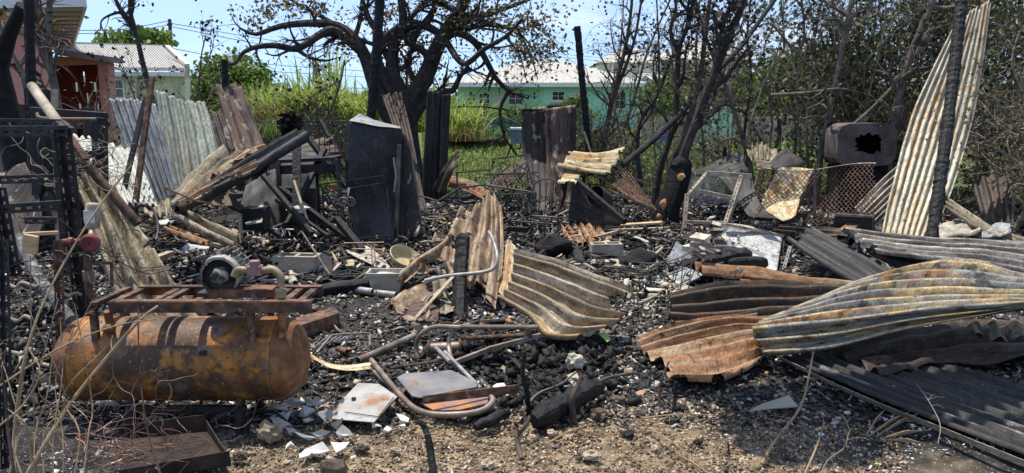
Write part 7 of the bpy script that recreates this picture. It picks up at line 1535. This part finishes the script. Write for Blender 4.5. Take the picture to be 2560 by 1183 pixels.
stalks = [
 ('pale dry stalk rising from the bottom left across the tank', [(60,1200,2.75),(130,1080,2.85),(190,990,2.95),(270,890,3.05),(350,800,3.15),(395,765,3.2)], .0085, 'straw'),
 ('thin pale stalk branching level over the tank end', [(-20,978,2.9),(90,905,2.95),(190,850,3),(300,812,3.1),(390,798,3.15)], .005, 'straw'),
 ('long brown stalk curving up past the red valve', [(25,1200,2.8),(50,960,2.9),(95,790,3),(170,640,3.15),(260,500,3.3),(330,412,3.4)], .006, 'straw'),
 ('thin brown stalk standing before the tank middle', [(405,1200,2.9),(365,1060,3),(348,900,3.1),(345,770,3.2)], .005, 'barkbrown'),
 ('thin grey stem standing at the left edge', [(90,1200,2.9),(85,1000,3),(78,800,3.1),(76,640,3.2)], .004, 'barkgrey'),
 ('pale stalk low at the bottom left corner', [(-20,1080,2.7),(60,1010,2.8),(100,930,2.85),(70,870,2.9)], .004, 'straw'),
 ('dark reddish stem in the bottom left corner', [(40,1210,2.7),(20,1080,2.75),(10,960,2.8),(-10,880,2.8)], .006, 'barkbrown'),
 ('bent stalk at the bottom left below the pale ones', [(75,1210,2.75),(78,1120,2.8),(62,1060,2.8),(15,1020,2.8)], .0045, 'straw'),
 ('pale upright stalk at the bottom left of centre', [(660,1215,3.0),(652,1160,3.05),(648,1110,3.1)], .005, 'straw'),
 ('pale curved straw beside the thick charred stub', [(1042,1200,3.1),(1044,1140,3.15),(1040,1105,3.2),(1048,1098,3.2)], .004, 'straw'),
 ('jointed brown stem bending up under the twisted sheet', [(1905,1160,3.2),(1935,1105,3.3),(2000,1020,3.5),(2022,940,3.6),(2033,880,3.7)], .008, 'straw'),
 ('thin brown stem beside the bottom right shadow', [(2005,1200,3.1),(2040,1120,3.2),(2062,1055,3.3)], .005, 'straw'),
 ('curved dry stem in the bottom right shadow', [(2045,1200,3.1),(2070,1150,3.15),(2110,1120,3.2),(2122,1080,3.25)], .003, 'straw'),
 ('thin wire-like stem on the flat corner sheet', [(2345,1110,3.3),(2350,1060,3.4),(2320,1000,3.5),(2290,958,3.6)], .0025, 'twig'),
 ('broken brown stem end by the grey triangular scrap', [(1925,1150,3.2),(1900,1120,3.25),(1892,1075,3.3)], .004, 'barkbrown'),
]
rs_ = random.Random(3)
lefts = [('thin dark twig at the far left, %s of the dry twigs there' % w) for w in ('first','second','third','fourth','fifth','sixth','seventh','eighth','ninth','tenth')]
for k, lb in enumerate(lefts):
    x = -10 + 24*k; stalks.append((lb, [(x,1215,2.75),(x+rs_.uniform(-30,40),1080,2.85),(x+rs_.uniform(-40,60),960+rs_.uniform(-60,40),2.95),(x+rs_.uniform(-60,90),820+rs_.uniform(-80,60),3.05)], rs_.uniform(.002,.0045), rs_.choice(['barkbrown','twig','straw'])))
for lb, pts, r, mt in stalks: stub(lb, pts, r, r*.6, mt, 6, 'stalk', 'dry_stalk', seed=len(lb), shoots=3)
for i, (lb, a, b_, r) in enumerate((('pale straw lying on the soil right of centre', G(1605,1045,.02), G(1785,1038,.02), .005), ('long pale straw lying diagonally at the bottom right', G(1625,1070,.02), G(1760,1170,.02), .004), ('dark thin straw lying at the bottom right', G(1700,1140,.015), G(1790,1200,.015), .004), ('brown straw lying below the crooked stub', G(1365,1110,.02), G(1480,1060,.03), .005), ('thin straw at the bottom centre', G(1370,1125,.015), G(1425,1190,.015), .003))):
    stub(lb, [a, a.lerp(b_,.5)+Vector((0,.01,.008)), b_], r, r*.6, 'straw', 5, 'straw', 'loose_straw', seed=i)
tuft = thing('grass_tuft', 'splayed tuft of dead pale grass in the bottom right shadow', 'grass tuft', G(2170,1092))
for (p, q) in (((2170,1092),(2280,1025)),((2190,1092),(2305,1030)),((2200,1098),(2320,1075)),((2210,1100),(2325,1112)),((2165,1090),(2215,1020)),((2125,1075),(2095,1030))):
    a, b_ = G(*p,.01), G(*q,.06); w = (b_-a).cross(Z3).normalized()*.0032; mid = a.lerp(b_,.5)+Z3*.02
    obj('blade', MB().add([a-w, a+w, mid+w*1.3, b_, mid-w*1.3], [(0,1,2,3,4)]), 'straw', tuft, solid=.0015)

# long splinters of charred wood
def splinters(name, label, n, mat, seed):
    rr = np.random.default_rng(seed); px = rr.uniform(380,1800,n); py = rr.uniform(490,720,n)
    P = np.array([tuple(G(a,b,0)) for a,b in zip(px,py)]); L = rr.uniform(.06,.3,n); P[:,2] = hz(P[:,0],P[:,1]) + .02 + rr.uniform(0,.06,n)
    v = CV[None]*(1+rr.uniform(-.4,.4,(n,8,3)))*np.stack([L/2, .007+.01*rr.uniform(0,1,n), .004+.006*rr.uniform(0,1,n)],1)[:,None,:]
    v = np.einsum('nij,nkj->nki', yaw_np(n,.25,rr), v) + P[:,None,:]
    tag(mesh_np(name, v.reshape(-1,3), (CF[None]+(np.arange(n)*8)[:,None,None]).reshape(-1,4), mat), label, 'splinters', kind='stuff')
splinters('charred_splinters', 'charred wood splinters and wires strewn through the rubble', 2600, 'chips', 4)
splinters('scorched_splinters', 'brown scorched splinters strewn through the rubble', 500, 'chipstan', 5)
# ------------------------------------------------------------------ rubble nobody could count
r = np.random.default_rng(91)
def scatter(n, x0, x1, y0, y1, smin, smax, zlift=0.0, heap=None):
    px, py = r.uniform(x0,x1,n), y0 + (y1-y0)*r.uniform(0,1,n)
    a = (px-1280)/FPX; b = (591.5-py)/FPX; dy = CP+b*SP; dz = -SP+b*CP; t = -CAMZ/dz; x, y = a*t, dy*t
    s = (smin + (smax-smin)*r.uniform(0,1,n)**2.5) * np.clip(y/4.5, .7, 2.2)
    z = hz(x,y) + s*.2
    if heap is not None: z = z + heap(px,py)
    return np.stack([x,y,z],1), s, px, py
def keep(p, s, m): return p[m], s[m]
hp_ = lambda X,Y: np.clip(fbm(X/120,Y/60,0,4,3),0,1)*.08*(Y<800)*np.clip((Y-470)/60,0,1)
p, s, px, py = scatter(46000, -60, 2620, 470, 1060, .008, .042, heap=hp_)
brown = ((px-1350)/780)**2 + ((py-1190)/150)**2 + .5*fbm(px/60,py/40,0,6,3) < 1
bare = ((px-890)/130)**2 + ((py-775)/48)**2 + .6*fbm(px/40,py/30,0,3,3) < 1
p1, s1 = keep(p, s, ~brown & ~(bare & (r.uniform(0,1,len(px)) < .8)))
chips('charcoal_rubble', p1, s1, 'chips', 'black charcoal and burnt rubble covering the ground', 'rubble')
p, s, px, py = scatter(9000, -60, 2620, 480, 1050, .008, .05, heap=hp_)
chips('burnt_scraps', p, s, 'chipswarm', 'brown and grey burnt scraps strewn over the rubble', 'scraps', flat=(.5,.15))
p, s, px, py = scatter(30000, -60, 2620, 490, 1183, .004, .028, heap=hp_)
m_ = (fbm(px/130, py/55, 0, 12, 3) > -.03) & ~((((px-1350)/780)**2 + ((py-1190)/150)**2 < 1.1) & (r.uniform(0,1,len(px)) < .75))
chips('ash_fragments', *keep(p, s, m_), 'chipsash', 'white and grey ash fragments strewn over the rubble', 'ash')
p, s, px, py = scatter(42000, 350, 2620, 960, 1215, .003, .02)
m_ = ((px-1350)/900)**2 + ((py-1190)/210)**2 + .5*fbm(px/60,py/40,0,6,3) < 1.1
chips('soil_gravel', *keep(p, s, m_), 'chipstan', 'brown soil crumbs and gravel in the foreground', 'gravel', flat=(.6,.6))
p, s, px, py = scatter(1100, 700, 2560, 1000, 1200, .003, .011)
chips('pale_flecks', p, s, 'whiteshard', 'tiny white flecks on the foreground soil', 'flecks')
# burnt litter heaped higher among the wreckage
def heaps(name, label, blobs, n, mat, smax, seed):
    rr = np.random.default_rng(seed); P = []; S_ = []
    for (x, y, d, rx, rzv, k) in blobs:
        c = V(x,y,d); m = int(n*k); c.z = 0; q = rr.normal(0, 1, (m,3)); P.append(np.stack([c.x+q[:,0]*rx, c.y+q[:,1]*rx*.8, hz(c.x+q[:,0]*rx, c.y+q[:,1]*rx*.8) + .01 + np.abs(q[:,2])*.45*rzv*np.exp(-(q[:,0]**2+q[:,1]**2)*.5)],1)); S_.append(.015+(smax-.015)*rr.uniform(0,1,m)**2.5)
    P = np.concatenate(P); S_ = np.concatenate(S_); chips(name, P, S_, mat, label, 'rubble', flat=(.3,.12), R=rot_np(len(P), rr), r=rr)
heaps('charred_litter', 'heaps of charred litter among the wreckage', [(760,540,8.2,.6,.3,1.3),(700,500,8.8,.5,.35,1),(840,470,9.5,.6,.35,1),(640,610,7.2,.5,.15,1),(540,560,7,.4,.2,.6),(1050,560,8,.4,.25,.7),(1180,540,8.8,.5,.25,.8),(1300,470,10.4,.7,.35,1),(1420,560,9.3,.5,.15,.7),(1560,520,10,.6,.2,1),(1640,470,11.5,.8,.25,1),(1760,580,8.8,.5,.25,1),(1850,480,10.5,.8,.25,.8),(2060,560,8.8,.5,.25,.8),(1720,690,6.8,.4,.2,.7),(60,760,4.4,.35,.25,1),(120,640,5.2,.4,.3,.8),(2450,560,8,.6,.2,.6),(1560,740,6.2,.3,.15,.4),(430,540,6.8,.3,.15,.4)], 1100, 'chips', .10, 3)
heaps('paper_litter', 'pale burnt paper litter among the wreckage', [(1780,600,8.4,.3,.2,1.4),(2060,560,8.6,.3,.15,1),(660,600,7.4,.5,.06,.8),(740,530,8.2,.4,.15,.5),(1640,740,6.3,.25,.1,1),(60,800,4.2,.3,.2,.7),(1560,660,7.4,.4,.05,.6)], 130, 'paper', .14, 4)

# ------------------------------------------------------------------ unseen tree added at the right to shade the corner
ot = thing('added_shade_tree', 'unseen leafy tree added to shade the bottom right corner', 'tree', (3.9, 4.2, 0))
m = MB(); rnt = random.Random(6); m.tube([Vector((3.9,4.2,-.02)), Vector((3.85,4.2,1.4)), Vector((3.6,4.2,2.5)), Vector((2.6,4.2,2.9)), Vector((1.3,4.15,2.95))], [.16,.13,.11,.07,.03], 8, jit=.06, rng=rnt)
tps = []
for k in range(16):
    p = Vector((rnt.uniform(1.0,3.4), 4.2, 2.85)); twigs(m, [p, p+Vector((rnt.uniform(-.2,.2), rnt.uniform(-.45,.45), rnt.uniform(0,.3)))], .02, .006, rnt, 4, 1, .4, .2, tps, 5)
obj('trunk', m, 'barkgrey', ot, smooth=True)
rgo = np.random.default_rng(8)
gp = [G(*q) for q in ((1690,968),(1900,918),(2100,892),(2300,852),(2640,800),(2760,900),(2640,1020),(2420,1052),(2285,1062),(2150,1128),(1975,1150),(1850,1092),(1840,1010))]   # ground outline of the shade; the crown is shaped to throw it
gxs, gys = [q.x for q in gp], [q.y for q in gp]; nl_ = 60000
ux, uy = rgo.uniform(min(gxs),max(gxs),nl_), rgo.uniform(min(gys),max(gys),nl_); ins = np.zeros(nl_, bool); j = len(gp)-1
wx_, wy_ = ux + .05*fbm(ux*6,uy*6,0,3,2), uy + .05*fbm(ux*6,uy*6,5,4,2)
for i in range(len(gp)):
    ins ^= ((gys[i] > wy_) != (gys[j] > wy_)) & (wx_ < (gxs[j]-gxs[i])*(wy_-gys[i])/(gys[j]-gys[i]+1e-12)+gxs[i]); j = i
ins &= uy < 4.14
ux, uy = ux[ins], uy[ins]; uz = rgo.uniform(2.5,2.95,len(ux))
leaves('crown', np.stack([ux+SUN.x/SUN.z*uz, uy+SUN.y/SUN.z*uz, uz],1)[:22000], .1, "leafgreen", ot, r=rgo)

# ------------------------------------------------------------------ smoke rising from the heap
def smoke_mat():
    m = bpy.data.materials.new('smoke'); m.use_nodes = True; N, L = m.node_tree.nodes, m.node_tree.links; N.clear()
    out = N.new('ShaderNodeOutputMaterial'); pv = N.new('ShaderNodeVolumePrincipled'); tc = N.new('ShaderNodeTexCoord')
    n = N.new('ShaderNodeTexNoise'); n.inputs['Scale'].default_value = 3.2; n.inputs['Detail'].default_value = 3; L.new(tc.outputs['Object'], n.inputs['Vector'])
    gr = N.new('ShaderNodeTexGradient'); gr.gradient_type = 'SPHERICAL'; mp_ = N.new('ShaderNodeMapping'); mp_.inputs['Location'].default_value = (0,0,-.45); mp_.inputs['Scale'].default_value = (1.5,1.5,2.0)
    mp_.vector_type = 'TEXTURE'; mp_.inputs['Location'].default_value = (0,0,.25); mp_.inputs['Scale'].default_value = (.42,.38,.38)
    L.new(tc.outputs['Object'], mp_.inputs['Vector']); L.new(mp_.outputs[0], gr.inputs[0])
    a = N.new('ShaderNodeMapRange'); a.inputs[1].default_value = .42; a.inputs[2].default_value = .62; L.new(n.outputs[0], a.inputs[0])
    b = N.new('ShaderNodeMath'); b.operation = 'MULTIPLY'; L.new(a.outputs[0], b.inputs[0]); L.new(gr.outputs['Fac'], b.inputs[1])
    c = N.new('ShaderNodeMath'); c.operation = 'MULTIPLY'; c.inputs[1].default_value = 2.4; L.new(b.outputs[0], c.inputs[0]); L.new(c.outputs[0], pv.inputs['Density'])
    pv.inputs['Color'].default_value = (.75,.82,.95,1); L.new(pv.outputs[0], out.inputs['Volume']); return m
c = V(1755, 440, 10.6); o = obj('smoke', MB().box((c.x, 10.6, c.z), (1.0,.8,.8)), smoke_mat()); tag(o, 'thin bluish smoke drifting from the heap by the stump', 'smoke', kind='stuff')
